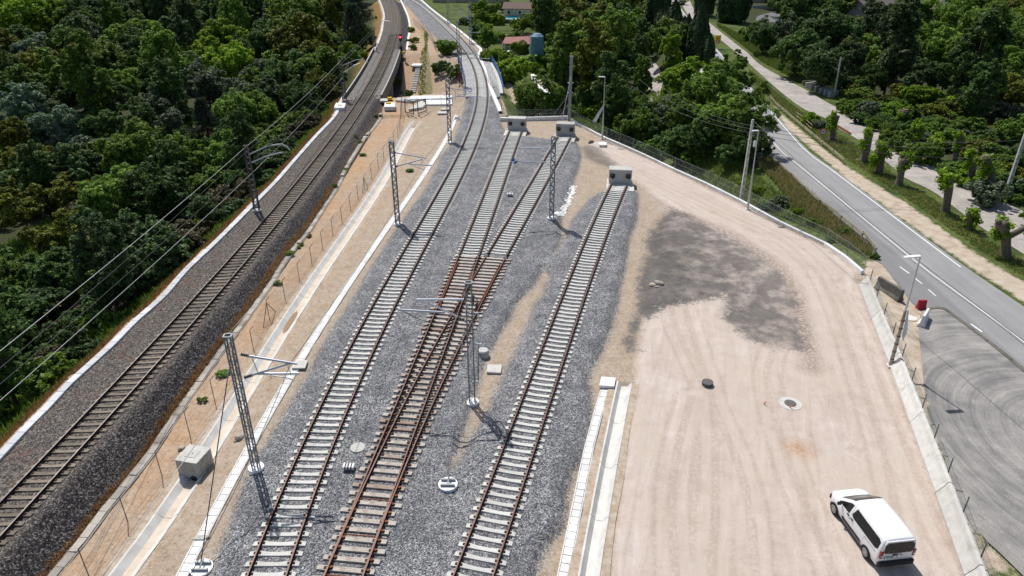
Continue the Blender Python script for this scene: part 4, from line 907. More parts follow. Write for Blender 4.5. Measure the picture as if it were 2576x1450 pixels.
VERGE = [(2034,299,24,'bush',b_,'bright leafy bush between the guardrail and the service road'),(2061,313,18,'bush',gy_,'grey-green bush beside the railing and speed sign'),(1908,479,16,'bush',b_,'bright green shrub right of the concrete lamp post by the fence'),(1954,512,28,'bush',gy_,'low grey-green bramble behind the wire fence'),(2007,534,14,'bush',b_,'bright green shrub below the dry grass near the fence'),(2127,581,18,'bush',m_,'tufted green plant hiding the near guardrail'),(2202,645,13,'bush',m_,'dark green shrub at the near end of the guardrail'),(1925,525,20,'bush',d_,'dark bramble in the dip behind the fence'),(2050,560,18,'bush',m_,'green bramble left of the tufted plant'),(2090,602,12,'bush',m_,'last small shrub behind the curved plinth'),(1985,548,16,'bush',m_,'mid green scrub between the bramble and the bright shrub'),
 (778,594,7,'bush','olive','small yellow-green weed at the far end of the kerb below the bent posts'),(752,623,6,'bush',b_,'small bright weed clump growing over the kerb'),(946,292,6,'bush','olive','yellow-flowered weed at the far end of the old kerb')]
by_px(VERGE, 'on the verge')
for k, (x, y) in enumerate(WEEDS): g0 = G(x, y); plant('bush', 'mid' if k % 3 else 'olive', tuple(g0), .32+.1*(k % 3), .28, 'weed_clump', f'small green weed clump on the sandy strip', 'weed', 'weed clumps on the sandy strip')
# random fill behind and between, kept low and dark
def fill(n, xr, yr, cond, colrs, hmin, hmax, where, seed, mind=.55, kinds=('broad','broad','bush','tall')):
    r = random.Random(seed); k = 0; tries = 0
    while k < n and tries < n*60:
        tries += 1; x = r.uniform(*xr); y = yr[0]+(yr[1]-yr[0])*r.random()**1.4
        if not cond(x, y): continue
        s_ = r.uniform(hmin, hmax)*(1+max(0, y-120)/260)
        if any((x-a)**2+(y-b)**2 < (mind*(s_+c_))**2 for a, b, c_ in TREES): continue
        kind = r.choice(kinds); colr = r.choice(colrs)
        if kind == 'tall': s_ *= .8
        plant(kind, colr, (x, y, hz(x, y)), s_, s_*r.uniform(.85, 1.15), 'bush' if kind == 'bush' else 'broadleaf_tree', f'{ADJ[colr]} {KND[kind]} {where}', 'bush' if kind == 'bush' else 'tree', f'{ADJ[colr]} {KND[kind]}s {where}'); k += 1
def inview(x, y, m=6): 
    Z = y*cT+(CAMH+6)*sT; return abs(x)*FPX/Z < 1288+m*FPX/Z
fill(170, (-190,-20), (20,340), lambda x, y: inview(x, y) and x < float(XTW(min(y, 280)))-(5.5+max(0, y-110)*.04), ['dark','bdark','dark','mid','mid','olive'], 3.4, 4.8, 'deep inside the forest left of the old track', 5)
def pxy(x, y, z=-4):
    Z = y*cT+(CAMH-z)*sT; return 1288+x*FPX/Z, 725+FPX*((CAMH-z)*cT-y*sT)/Z
def garden(x, y):
    a, b = pxy(x, y); return 1150 < a < 1368 and b < 240
fill(110, (-70,-20), (18,130), lambda x, y: inview(x, y) and 3.6 < float(XTW(y))-x < 17+y*.1, ['dark','mid','brown','dark','bdark'], 1.6, 2.8, 'in the undergrowth at the forest edge', 15, .5, ('bush',))
fill(45, (-14,150), (112,360), lambda x, y: inview(x, y) and x > float(XWR(min(y, 280)))+6 and x < float(XR(y))-9 and not (118 < y < 160 and x < 6) and not garden(x, y), ['dark','mid','mid','olive'], 3.0, 4.2, 'among the gardens between the railway and the road', 6, .8)
fill(75, (45,110), (40,140), lambda x, y: inview(x, y) and 14.5 < x-float(XR(y)) < 34 and not (1985 < pxy(x, y, -2)[0] < 2125 and 205 < pxy(x, y, -2)[1] < 330), ['mid','bright','dark','mid','olive','grey'], 1.0, 2.3, 'among the scrub beyond the service road', 17, .6, ('bush',))
fill(22, (-20,20), (118,260), lambda x, y: garden(x, y) and inview(x, y) and x > float(XWR(y))+7, ['mid','dark','bright','dark'], 1.2, 2.4, 'in the gardens right of the new line', 18, 1.0, ('bush','broad'))
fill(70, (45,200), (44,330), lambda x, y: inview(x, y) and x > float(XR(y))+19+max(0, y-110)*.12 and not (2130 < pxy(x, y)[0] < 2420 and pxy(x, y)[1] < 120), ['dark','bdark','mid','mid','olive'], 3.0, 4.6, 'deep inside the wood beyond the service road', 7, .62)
# cypress hedge
cy = [(1640,75,1610-0,0)]
base_px = [(1650,82,2.6,17,'tallest'),(1656,88,1.1,9,''),(1662,92,1.1,9.5,''),(1669,95,1.1,9,''),(1675,98,1.1,9.5,''),(1682,102,1.1,9,''),(1690,108,1.7,13,''),(1692,130,1.2,11,''),(1702,134,1.2,11,''),(1713,140,1.2,11,''),(1722,146,1.2,12,''),(1731,152,1.2,11,''),(1740,156,1.3,12,''),(1750,158,1.7,15.5,''),(1760,162,1.1,9,''),(1770,164,1.1,9,''),(1778,166,1.1,8.5,'')]
ords = ['first','second','third','fourth','fifth','sixth','seventh','eighth','ninth','tenth','eleventh','twelfth','thirteenth','fourteenth','fifteenth','sixteenth','last']
for i, (x, y, r_, h_, _) in enumerate(base_px):
    g0 = G(x, y, -.2)
    plant('cypress', None, tuple(g0), r_*1.2, h_/6*(.76 if i else 1), 'cypress_tree', f'dark columnar cypress, {ords[i]} from the far left end of the cypress row', 'cypress', 'cypress trees in a row beside the road', ti=i)
for (x, y, r_, lab) in [(1768,50,3.2,'broad black-green conifer left of the paved court'),(1838,66,4.6,'wide black-green conifer, the bigger one by the lawn'),(1589,72,2.6,'dark cypress beside the lamp post of the dirt lane')]:
    g0 = Vector(P(x, y, -2)); g0.z = hz(g0.x, g0.y)-.2; plant('cypress', None, tuple(g0), r_, 2.9 if r_ > 3 else 1.6, 'conifer_tree', lab, 'tree')

# pollarded plane trees
def pollard(base, top, rad, label, fork=None, leafn=900):
    g0 = G(*base); hgt = max(.8, Pup(top[0], top[1], g0.x, g0.y)-g0.z)
    tx = P(top[0], top[1], g0.z+hgt); off = Vector((tx[0]-g0.x, 0, 0))
    root = thing('pollarded_plane_tree', label, 'plane tree', tuple(g0), 0, 'pollarded plane trees along the service road')
    b = MB(); r = random.Random(label); heads = []
    m_ = off*.35+Vector((r.uniform(-.1,.1), 0, hgt*.55)); tp = off+Vector((0,0,hgt))
    b.tube([(0,0,-.4),(0,0,.1),m_*.5+Vector((.04,0,0)),m_,m_.lerp(tp, .6),tp], [rad*1.5, rad*1.15, rad*.88, rad*.95, rad*1.05, rad*1.25], 10); heads.append(tp)
    if fork:
        f_ = Vector((fork[0], 0, hgt*fork[1])); b.tube([m_, m_.lerp(f_, .5)+Vector((fork[0]*.12,0,0)), f_], [rad*.7, rad*.6, rad*.62], 8); heads.append(f_)
    for h_ in heads:
        for k in range(5): a = r.uniform(0, 6.28); e = h_+Vector((math.cos(a)*rad*.9, math.sin(a)*rad*.9, r.uniform(-.15,.25))); b.tube([h_-Vector((0,0,.2)), e], [rad*.5, rad*.3], 6)
    b.build('trunk', M['barkp'], root, smooth=True)
    rr = np.random.default_rng(abs(hash(base)) % 1000); pts = []; n = leafn
    for h_ in heads:
        a0 = rr.uniform(0, 6.28)
        for k in range(8):
            a = a0+rr.normal(0, 1.1); q_ = rr.uniform(.15, .8); c_ = np.array(h_)+[math.cos(a)*q_, math.sin(a)*q_, rr.uniform(-1.7,.4)]
            pts.append(c_+unit(n//8, rr)*rr.uniform(.1,.55,(n//8,1)))
    Pn = np.vstack(pts); N = unit(len(Pn), rr)+[0,0,.8]; N /= np.linalg.norm(N, axis=1, keepdims=True)
    v = leafcards(Pn, N, rr.uniform(.09,.17, len(Pn)), rr, .8); tag(npmesh('leaf_shoots', v, np.arange(len(v)).reshape(-1, 4), LM['bright'], root), kind='stuff')
PL = [((2092,352),(2103,292),.42,'pollarded plane stump with few leaves, nearest the round speed sign',None),((2172,406),(2185,335),.48,'leaning pollarded plane with a leafy head, right of the speed sign',None),((2211,435),(2224,365),.42,'forked pollarded plane overgrown with leaves, third along the verge',(-.7,.8)),((2260,466),(2273,400),.40,'bent pollarded plane stub, fourth along the verge',None),
 ((2377,532),(2388,440),.42,'tall straight pollarded plane with bark peeling, fifth along the verge',None),((2437,578),(2444,536),.28,'short plane stump with a notice tied round it',None),((2529,645),(2518,560),.42,'Y-shaped pollarded plane at the near end of the verge',(1.5,1.05)),
 ((2263,340),(2277,278),.48,'dark pollarded plane behind the service road, farthest of the back row',(-.6,.9)),((2298,384),(2316,316),.36,'slim pollarded plane behind the service road with ragged ivy',None),((2333,404),(2360,352),.42,'slanting pollarded plane half hidden in the shrubs',None),((2393,425),(2420,343),.36,'leaning pollarded plane with a bare pale foot behind the service road',None),((2437,466),(2448,380),.42,'thick ivy-covered pollarded plane behind the service road',None),((2490,500),(2478,395),.42,'plane trunk wholly wrapped in ivy beside the right concrete pole',None)]
for p_ in PL: pollard(*p_)

# grass tufts, weeds
def tufts(name, npts, sampler, hgt, mat_, seed, blades=5, wd_=.02):
    r = np.random.default_rng(seed); xy = sampler(npts, r); z = hterr(xy[:, 0], xy[:, 1]); n = len(xy); B = np.repeat(np.column_stack([xy, z]), blades, 0); m_ = len(B)
    B[:, :2] += r.normal(0, .09, (m_, 2)); a = r.uniform(0, 6.283, m_); h = r.uniform(.5, 1.2, m_)*hgt; lean = r.normal(0, .28, (m_, 2))*h[:, None]
    wv = np.stack([np.cos(a), np.sin(a), 0*a], -1)*wd_*r.uniform(.6, 1.6, m_)[:, None]
    v = np.stack([B-wv, B+wv, B+np.column_stack([lean, h])], 1).reshape(-1, 3)
    o = npmesh(name, v, np.arange(len(v)).reshape(-1, 3), mat_); return tag(o, kind='stuff')
def in_poly(px, z):
    poly = Ppts(px, z)
    def f(n, r):
        lo, hi = poly.min(0), poly.max(0); q = r.uniform(lo, hi, (n*3, 2)); return q[sdist(poly, q[:, 0], q[:, 1]) > 0][:n]
    return f
LM['drygrass'] = leafmat('dry_grass', (.22,.16,.06), (.42,.33,.15), (.60,.50,.28), .3); LM['rustgrass'] = leafmat('rusty_grass', (.16,.09,.035), (.32,.19,.075), (.45,.31,.14), .3)
LM['grass'] = leafmat('green_grass', (.06,.11,.02), (.13,.21,.04), (.24,.30,.08), .35)
G1 = [(1960,268),(2034,330),(2136,410),(2200,452),(2272,500),(2367,566),(2455,630),(2545,685),(2600,715),(2600,682),(2472,602),(2402,549),(2342,503),(2272,468),(2241,441),(2161,374),(2107,341),(2074,311),(2017,287),(1953,237),(1885,178),(1900,215)]
tufts('verge_grass', 5200, in_poly(G1, -1), .26, LM['grass'], 1, 5, .03)
tufts('verge_dry_grass', 1800, in_poly(G1, -1), .30, LM['drygrass'], 2, 4, .025)
tufts('tall_dry_grass', 1900, in_poly([(1900,420),(1930,400),(2013,478),(2080,541),(2145,600),(2190,640),(2175,660),(2120,630),(2060,590),(2000,540),(1950,470)], -1.2), .62, LM['drygrass'], 3, 6, .03)
tufts('tall_green_grass', 3000, in_poly([(1900,420),(1930,400),(2013,478),(2080,541),(2145,600),(2190,640),(2175,660),(2120,630),(2060,590),(2000,540),(1950,470)], -1.2), .5, LM['grass'], 33, 6, .03)
tufts('fence_side_grass', 3500, in_poly([(1640,365),(1750,372),(1890,430),(1950,490),(2080,580),(2150,650),(2120,640),(2040,595),(1920,530),(1860,500),(1783,440)], -1.4), .4, LM['grass'], 4, 5, .03)
def left_bank(n, r):
    y = 17+130*r.random(n)**1.3; d = np.abs(r.normal(0, 1.5, n))+.5; return np.column_stack([XTW(y)-d, y])
tufts('bank_dry_grass', 12000, left_bank, .28, LM['rustgrass'], 5, 4, .022)
tufts('bank_green_weeds', 3500, lambda n, r: left_bank(n, r)-[[.9, 0]], .35, LM['grass'], 6, 5, .03)
def forest_floor(n, r):
    y = 18+110*r.random(n)**1.2; d = 2.5+30*r.random(n); return np.column_stack([XTW(y)-d, y])
tufts('forest_ferns', 22000, forest_floor, .6, LM['mid'], 21, 4, .07)
tufts('scrub_ferns', 9000, in_poly([(1240,290),(1320,240),(1420,300),(1560,360),(1700,415),(1860,490),(1900,400),(1700,250),(1500,230)], -5), .6, LM['mid'], 22, 4, .08)
tufts('kerb_weeds', 2600, lambda n, r: (lambda y: np.column_stack([XKB(y)-.32-np.abs(r.normal(0, .16, n)), y]))(17+60*r.random(n)), .16, LM['rustgrass'], 7, 6, .025)
tufts('slope_grass', 4000, in_poly([(1985,150),(2050,230),(2160,310),(2230,355),(2190,300),(2100,240),(2020,180),(1960,130)], -2), .5, LM['grass'], 8, 5, .04)
tufts('meadow_grass', 7000, in_poly([(1806,84),(1880,144),(1917,178),(2024,238),(2060,240),(2010,190),(1930,140),(1900,120),(1850,100),(1800,75)], -2.4), .6, LM['grass'], 9, 5, .05)
tufts('bank_grass', 3000, in_poly([(1048,65),(1068,90),(1070,130),(1060,150),(1046,190),(1032,235),(1050,235),(1068,190),(1075,140),(1078,100)], -2), .35, LM['grass'], 10, 5, .04)

# ================================================================ THINGS
def Q(px, py, Y):                # point seen at a pixel on the upright plane y = Y
    d = ray(px, py); k = Y/d[1]; return Vector((d[0]*k, Y, CAMH+d[2]*k))
def HT(px, py, g0): return max(.3, Pup(px, py, g0.x, g0.y)-g0.z)
# ---------------------------------------------------------------- catenary masts
def mast(base, top, label, mt, arms=(), wd_=.42, dp_=.34, found=True, old=False, face=0, group=None, z=None, taper=1.0):
    g0 = G(*base) if z is None else Vector(P(base[0], base[1], z)); h = HT(top[0], top[1], g0)
    root = thing('catenary_mast', label, 'catenary mast', tuple(g0), 0, group); X_, Y_ = wd_/2, dp_/2
    cz_ = lambda zz: 1+(taper-1)*(zz/h)
    zb = .18 if found else -.2
    for i, j in ((-1,-1),(1,-1),(1,1),(-1,1)):
        b = MB(); b.beam((i*X_, j*Y_, zb), (i*X_*taper, j*Y_*taper, h), .065 if g0.y < 45 else .085, .065 if g0.y < 45 else .085); b.build('leg', mt, root)
    n = int(h/.42) if not old else int(h/.6)
    for (ax, sg) in (('x',-1),('x',1),('y',-1),('y',1)):
        pts = []
        for k in range(n+1):
            zz = zb+.1+(h-zb-.15)*k/n; s_ = (1 if k % 2 else -1); q = cz_(zz)
            pts.append((s_*X_*q, sg*Y_*q, zz) if ax == 'x' else (sg*X_*q, s_*Y_*q, zz))
        if old and ax == 'x':
            for k in range(n): b = MB(); zz = zb+.3+(h-zb-.35)*k/n; q = cz_(zz); b.beam((-X_*q, sg*Y_*q, zz), (X_*q, sg*Y_*q, zz), .10, .05); b.build('batten', mt, root)
        else:
            b = MB(); b.tube(pts, .024 if g0.y < 45 else .055, 4); b.build('lacing', mt, root)
    b = MB()
    for (i, j, i2, j2) in ((-1,-1,1,-1),(1,-1,1,1),(1,1,-1,1),(-1,1,-1,-1)): b.beam((i*(X_+.03)*taper, j*(Y_+.03)*taper, h), (i2*(X_+.03)*taper, j2*(Y_+.03)*taper, h), .07, .07)
    b.build('head_frame', mt, root)
    if found:
        b = MB(); b.tube([(0,0,-.3),(0,0,.16)], .42, 20); b.build('foundation', M['white'] if not old else M['conc'], root)
    for kind, pts in arms:
        w_ = [Q(px, py, g0.y)-g0 for px, py in pts]
        if kind == 'ins':
            b = MB(); a, c_ = w_; k = 9
            P_ = [a.lerp(c_, i/(k-1)) for i in range(k)]; b.tube(P_, [.04 if i % 2 else .10 for i in range(k)], 8); b.build('insulator', M['ins'], root)
        else:
            b = MB(); b.tube(w_, {'arm': .062, 'thin': .03, 'cable': .024}[kind], 6); b.build({'arm': 'cantilever_tube', 'thin': 'steady_arm', 'cable': 'jumper_cable'}[kind], {'arm': M['galvl'], 'thin': M['galvl'], 'cable': M['wire']}[kind], root)
    return root, g0, h
M1, g1, h1 = mast((645,1180),(578,845),'galvanised lattice mast with cantilever at lower left, nearest to the camera', M['galv'], [('arm',[(625,896),(747,916)]),('ins',[(606,892),(625,896)]),('arm',[(634,944),(730,914)]),('ins',[(616,950),(634,944)]),('arm',[(648,941),(752,940)]),('thin',[(685,946),(712,949),(742,956)]),('thin',[(680,942),(682,953)]),('thin',[(722,915),(731,940)]),('thin',[(632,896),(650,940)])], .31, .27)
M2, g2, h2 = mast((1001,566),(981,356),'galvanised lattice mast with cantilever, second along the sandy strip', M['galv'], [('ins',[(988,383),(996,385)]),('arm',[(996,385),(1073,399)]),('ins',[(993,421),(1001,418)]),('arm',[(1001,418),(1063,401)]),('arm',[(1029,413),(1086,417)]),('thin',[(1037,417),(1068,428)]),('thin',[(1063,401),(1060,414)])], .40, .34)
M3, g3, h3 = mast((1132,361),(1121,200),'galvanised lattice mast at the far end of the sandy strip, before the bridge', M['galv'], [('ins',[(1125,221),(1130,222)]),('arm',[(1130,222),(1187,231)]),('ins',[(1127,249),(1133,247)]),('arm',[(1133,247),(1181,233)]),('arm',[(1150,243),(1212,244)]),('thin',[(1138,225),(1153,239)])], .44, .36)
M4, g4, h4 = mast((1188,1015),(1174,711),'galvanised lattice mast between the turnout and the right siding, carrying cables', M['galv'], [('arm',[(1167,754),(1048,754.3)]),('arm',[(1074.6,760.5),(1151,797)]),('ins',[(1151,797),(1172,809)]),('arm',[(1001.5,779.4),(1119.6,786.6)]),('thin',[(1016.5,784),(1050,797)]),('cable',[(1016.5,785),(1050,802),(1085,813),(1122,815),(1160,806),(1192,782),(1203,764)]),('ins',[(1190,745),(1190,765)]),('ins',[(1199,762),(1199,778)]),('arm',[(1178,789),(1204,788)]),('cable',[(1191,744),(1199,752),(1202,764)]),('thin',[(1203,792),(1211,868)]),('arm',[(1186,863),(1212,868)]),('cable',[(1203,868),(1203,960)]),('arm',[(1188,961),(1206,961)])], .34, .28)
M5, g5, h5 = mast((1387,551),(1390,345),'slim galvanised lattice mast carrying a blue and white diamond board', M['galv'], [('arm',[(1383,372),(1307,374)]),('arm',[(1318,378),(1384,418)]),('arm',[(1302,407),(1364,410)])], .4, .34)
b = MB(); c_ = Q(1294, 405.6, g5.y)-g5; s_ = (Q(1303, 405, g5.y)-Q(1294, 405, g5.y)).length*1.05
def tri_panel(root, pts, mt, nm): b = MB(); b.add([tuple(p+Vector((0,y,0))) for y in (-.02, .02) for p in pts], [(0,1,2),(5,4,3),(0,3,4,1),(1,4,5,2),(2,5,3,0)]); return b.build(nm, mt, root)
dia = [c_+Vector((0,-.05,s_)), c_+Vector((s_,-.05,0)), c_+Vector((0,-.05,-s_)), c_+Vector((-s_,-.05,0))]; c0 = c_+Vector((0,-.05,0))
SB = thing('signal_board', 'blue and white quartered diamond board hanging from the slim mast', 'sign', tuple(g5))
for i in range(4): tri_panel(SB, [c0, dia[i], dia[(i+1) % 4]], M['blue'] if i in (1, 3) else M['white'], 'board_panel')
for bs, tp, lab, mt_, arm_ in [((1159,218),(1157,116),'rust-red lattice mast at the left side of the railed bridge', 'rustmast', [('arm',[(1166,152),(1207,139)]),('arm',[(1160,131),(1203,137)]),('arm',[(1175,147),(1233,148)])]),
    ((1153.6,134),(1151,54),'tall grey lattice mast standing just beyond the railed bridge','galv',[('arm',[(1156,87),(1188,76)]),('arm',[(1162,70),(1190,73)]),('arm',[(1176,82),(1209,82)])]),
    ((1128,60),(1125,-15),'farthest left lattice mast beside the curving new track','galv',[('arm',[(1128,30),(1150,22)])]),
    ((1184,110),(1181,6),'lattice mast on the outer side of the curve above the gardens','galv',[('arm',[(1178,44),(1150,36)]),('arm',[(1150,34),(1172,29)]),('arm',[(1182,47),(1158,44)])])]:
    mast(bs, tp, lab, M[mt_], arm_, .55, .45, found=False, z=-.5)
O1, og1, oh1 = mast((647,532),(616,367),'old grey battened mast with curved arm at the forest edge', M['steelold'], [('arm',[(625,390),(650,378),(675,367),(709,363),(722,370),(729,379)]),('arm',[(633,410),(665,395),(700,386),(712,384)]),('ins',[(672,366),(682,361)])], .5, .34, old=True, taper=.62)
O2, og2, oh2 = mast((867,254),(857,151),'old grey battened mast beside the near end of the old bridge', M['steelold'], [('arm',[(859,166),(896,151),(913,150),(927,159)]),('arm',[(861,185),(890,165),(905,160)])], .6, .4, old=True, taper=.62, z=-.4)
O3, og3, oh3 = mast((943,129),(938,68),'farthest old battened mast, beyond the old bridge', M['steelold'], [('arm',[(940,76),(965,52),(980,54),(988,60)])], .7, .45, old=True, taper=.7, z=-.4)
# anchor mast (plain steel column) by the middle buffer
gA = G(1431.5,306); hA = HT(1436.5,142,gA); root = thing('anchor_mast', 'tall plain steel column with stay rods standing behind the middle buffer stop', 'mast', tuple(gA))
b = MB(); b.box((0,-.17,hA/2), (.42,.03,hA)); b.box((0,.17,hA/2), (.42,.03,hA)); b.box((0,0,hA/2), (.03,.31,hA)); b.build('column', M['galv'], root)
b = MB(); b.box((0,0,hA+.02), (.5,.45,.04)); b.build('cap', M['galv'], root)
for zz in (hA*.45, hA*.60): b = MB(); b.box((0,0,zz), (.8,.5,.08)); b.build('clamp', M['galv'], root)
for (px, py), zz in [((1372,318),hA*.45),((1385,330),hA*.32)]:
    e = Q(px, py, gA.y+3)-gA; b = MB(); b.tube([(0,0,zz), e.lerp(Vector((0,0,zz)), .0)], .05, 6); b.build('stay_rod', M['galv'], root)
def wire(name, label, pts, r=.018, mt='wire', sag=0, cat='wire', n=12, group=None):
    P_ = []
    for a, c_ in zip(pts, pts[1:]):
        a, c_ = V(a), V(c_)
        for i in range(n): q = i/n; p = a.lerp(c_, q); p.z -= sag*4*q*(1-q); P_.append(p)
    P_.append(V(pts[-1])); b = MB(); b.tube(P_, r, 5); o = b.build(name, M[mt], None, True); return tag(o, label, cat, group)
wire('stay_wire', 'white rope-like stay from the near lattice mast down to the lower left', [g1+Vector((-.3,0,5.2)), Q(250,1462,18.5)], .022, 'wirel')
e_ = G(508,1425); wire('stay_wire', 'dark steel stay rod from the near lattice mast to its anchor block', [g1+Vector((-.25,-.1,6.6)), e_+Vector((0,0,.25))], .028, 'ins')
wire('stay_wire', 'thin light stay from the column to the front of the middle buffer', [gA+Vector((.1,0,hA*.75)), G(1405,350)+Vector((0,0,.2))], .022, 'wirel')
tops = [g1+Vector((-.15,0,h1-.1)), g2+Vector((-.15,0,h2-.1)), g3+Vector((-.15,0,h3-.1))]
wire('overhead_wire', 'thin feeder wire strung between the mast tops along the sandy strip', tops, .014, 'wirel', .25)
def dropwire(p0, p1, label):
    wire('overhead_wire', label, [p0, p1], .016, 'wire', .4)
dropwire(Q(731,914,g1.y), Q(1068,400,g2.y), 'thin catenary wire between the first and second masts of the sandy strip')
dropwire(Q(1068,400,g2.y), Q(1184,232,g3.y), 'thin catenary wire between the second and third masts of the sandy strip')
dropwire(Q(470,1462,18.6), Q(731,914,g1.y), 'thin catenary wire running from the near mast out of the bottom of the frame')
# old line wires along the forest edge
for k, (a, z_a, off, sg) in enumerate([((616,372),0,-.35,.35),((618,384),0,-.1,.35),((629,412),0,.1,.3),((640,430),0,.3,.3)]):
    p = Q(a[0], a[1], og1.y); e = [Q(0,865,27.0),Q(0,908,26.6),Q(0,951,26.2),Q(39,958,25.9)][k]; e2 = p+(e-p)*1.45
    q = Q(*[(858,152),(859,160),(863,178),(866,190)][k], og2.y)
    wire('overhead_wire', ['topmost wire above the forest edge beside the old track','second wire from the top above the forest edge','third wire from the top above the forest edge','lowest wire above the forest edge beside the old track'][k], [e2, p, q], .017 if k in (0, 3) else .013, 'wirel' if k in (0, 3) else 'wire', sg)
    if k < 2: wire('overhead_wire', ['upper wire between the two farthest old masts','lower wire between the two farthest old masts'][k], [q, Q(939,70+k*8,og3.y)], .025, 'wire', .2)
e3 = Q(1157,118,P(1159,218,-.5)[1]); wire('stay_wire', 'green-grey stay cable crossing in front of the ravine bushes', [Q(1123,205,g3.y), Q(1162,128,P(1159,218,-.5)[1])], .03, 'ins')

# ---------------------------------------------------------------- buffer stops
def buffer(face_l, face_r, top_l, slab_l, slab_r, label, dep=1.5):
    a = Vector(P(*face_l, -.2)); c_ = Vector(P(*face_r, -.2)); mid_ = (a+c_)/2; ang = math.atan2(c_.y-a.y, c_.x-a.x); wd_ = (c_-a).length
    root = thing('buffer_stop', label, 'buffer stop', (mid_.x, mid_.y, -.2), ang, 'concrete buffer stops'); h = Pup(top_l[0], top_l[1], a.x, a.y)+.2
    b = MB(); b.box((0,dep/2,h/2-.15), (wd_,dep,h+.3)); b.build('block', M['concb'], root, bevel=.05)
    for s_ in (-1, 1):
        x = s_*.87; q = MB(); q.box((x,-.06,h*.56), (.55,.10,.46)); q.build('backing_plate', M['black'], root, bevel=.06)
        q = MB(); q.tube([(x,-.05,h*.54),(x,-.36,h*.54),(x,-.40,h*.54)], [.20,.22,.18], 14); q.build('buffer_pad', M['black'], root, True)
    s0 = P(*slab_l, -.2); L_ = max(.8, mid_.y-s0[1])
    b = MB(); b.box((0,-L_/2,-.12), (wd_+.5,L_,.16)); b.build('slab', M['conc'], root)
    b = MB(); b.box((0,dep/2+.05,-.12), (wd_+.3,dep+.2,.2)); b.build('footing', M['conc'], root)
buffer((1276.5,327),(1322,328.5),(1276.5,298),(1272,341),(1320,341),'concrete buffer stop with two black pads, leftmost of the three')
buffer((1398,340.5),(1444,342.5),(1398,311.5),(1393,355),(1437,355),'middle concrete buffer stop in front of the tall plain steel column')
buffer((1531,461),(1588,463),(1531,427),(1519.7,479),(1586,482),'nearest and rightmost concrete buffer stop, with a white base slab')

# ---------------------------------------------------------------- plinth, wire fences, retaining wall
t = NT('chain_link'); t.base((.30,.33,.32), .5, .4); tr = t.n.new('ShaderNodeBsdfTransparent'); ms = t.n.new('ShaderNodeMixShader')
lp = t.m('MULTIPLY', 1.0, .17); ms.inputs[0].default_value = .15; t.l.new(tr.outputs[0], ms.inputs[1]); t.l.new(t.b.outputs[0], ms.inputs[2]); t.l.new(ms.outputs[0], t.out.inputs[0]); MNET = t.mat
def wallrun(pxs, z, label, wd_=.3, h=.35, seg=4.0, name='plinth_wall', cat='wall', mt=None, n=None):
    root = thing(name, label, cat); pts = resample([Vector(P(x, y, z)) for x, y in pxs], 200); L = sum((b_-a).length for a, b_ in zip(pts, pts[1:])); q = resample(pts, max(2, int(L/seg)+1))
    for a, c_ in zip(q, q[1:]): b = MB(); a_ = a.copy(); c2 = c_.copy(); a_.z = c2.z = z+h/2-.25; d = (c2-a_).normalized()*.008; b.beam(a_+d, c2-d, wd_, h+.5); b.build('wall_section', mt or M['concw'], root)
    return root, q
wallrun(WALL_px[:3], ZF, 'pale concrete plinth running behind the two left buffer stops', h=.55, seg=3)
wallrun(WALL_px[2:9]+WALL_px[9:], ZY-.1, 'long white concrete plinth curving round the gravel yard', h=.32, seg=3)
def netfence(pts, label, h=1.35, step=3.0, base=.3, group=None, mt='galv', wires=(.95,.5,.05), net=True, r=.028):
    root = thing('wire_fence', label, 'wire fence', group=group); L = sum((b_-a).length for a, b_ in zip(pts, pts[1:])); q = resample(pts, max(2, int(round(L/step))+1))
    for p in q: b = MB(); b.tube([p, p+Vector((0,0,base+h))], r, 6); b.build('fence_post', M[mt], root)
    for w_ in wires:
        b = MB(); b.tube([p+Vector((0,0,base+h*w_)) for p in q], .009, 4); b.build('line_wire', M['galv'], root)
    if net:
        v = [tuple(p+Vector((0,0,base*.9))) for p in q]+[tuple(p+Vector((0,0,base+h*.97))) for p in q]; n = len(q); b = MB(); b.add(v, [(i, i+1, n+i+1, n+i) for i in range(n-1)]); b.build('chain_link', MNET, root)
    return root
oz = Vector((.08,.06,0))
wp = [Vector(P(x, y, ZY-.1))+oz for x, y in WALL_px[2:]]; netfence(wp, 'long chain-link fence on the white plinth round the yard')
wp = [Vector(P(x, y, ZF))+Vector((0,.1,0)) for x, y in [(1262,300)]+WALL_px[1:3]]; netfence(wp, 'short chain-link fence behind the two left buffer stops')
# precast retaining wall units
jw = [Vector(P(x, y, ZY)) for x, y in JW_px]; root = thing('retaining_wall', 'pale precast concrete barrier wall along the right edge of the gravel yard', 'retaining wall')
js = [Vector(P(x, y, ZY)) for x, y in [(2160,716),(2192,803),(2236,913),(2289,1063),(2353,1241),(2426,1449),(2452,1540)]]
footl = []
for i, (a, c_) in enumerate(zip(js, js[1:])):
    d = (c_-a).normalized(); nn = Vector((-d.y, d.x, 0)); nn = nn if nn.x > 0 else -nn; a_ = a+d*.02; c2 = c_-d*.02; b = MB(); prof = [(0,-.2),(0,.06),(.30,.58),(.40,.86),(.56,.86),(.60,-.2)]; v = []
    for p in (a_, c2):
        for x, z_ in prof: v.append(p+nn*x+Vector((0,0,z_+(.01*(i % 2)))))
    k = len(prof); b.add(v, [(j, (j+1) % k, k+(j+1) % k, k+j) for j in range(k)]+[tuple(range(k))[::-1], tuple(range(k, 2*k))]); b.build('wall_unit', M['conc'], root, bevel=.012)
    b = MB(); b.beam(a_+nn*.85+Vector((0,0,-.12)), c2+nn*.85+Vector((0,0,-.12)), .48, .28); b.build('footing', M['conc'], root); footl.append(a+nn*.78)
footl.append(c_+nn*.78)
netfence([p+Vector((0,0,.0)) for p in footl], 'wire fence of slim grey posts behind the precast barrier wall', h=1.5, step=2.9, base=0, r=.038, wires=(.97,.5,.05))
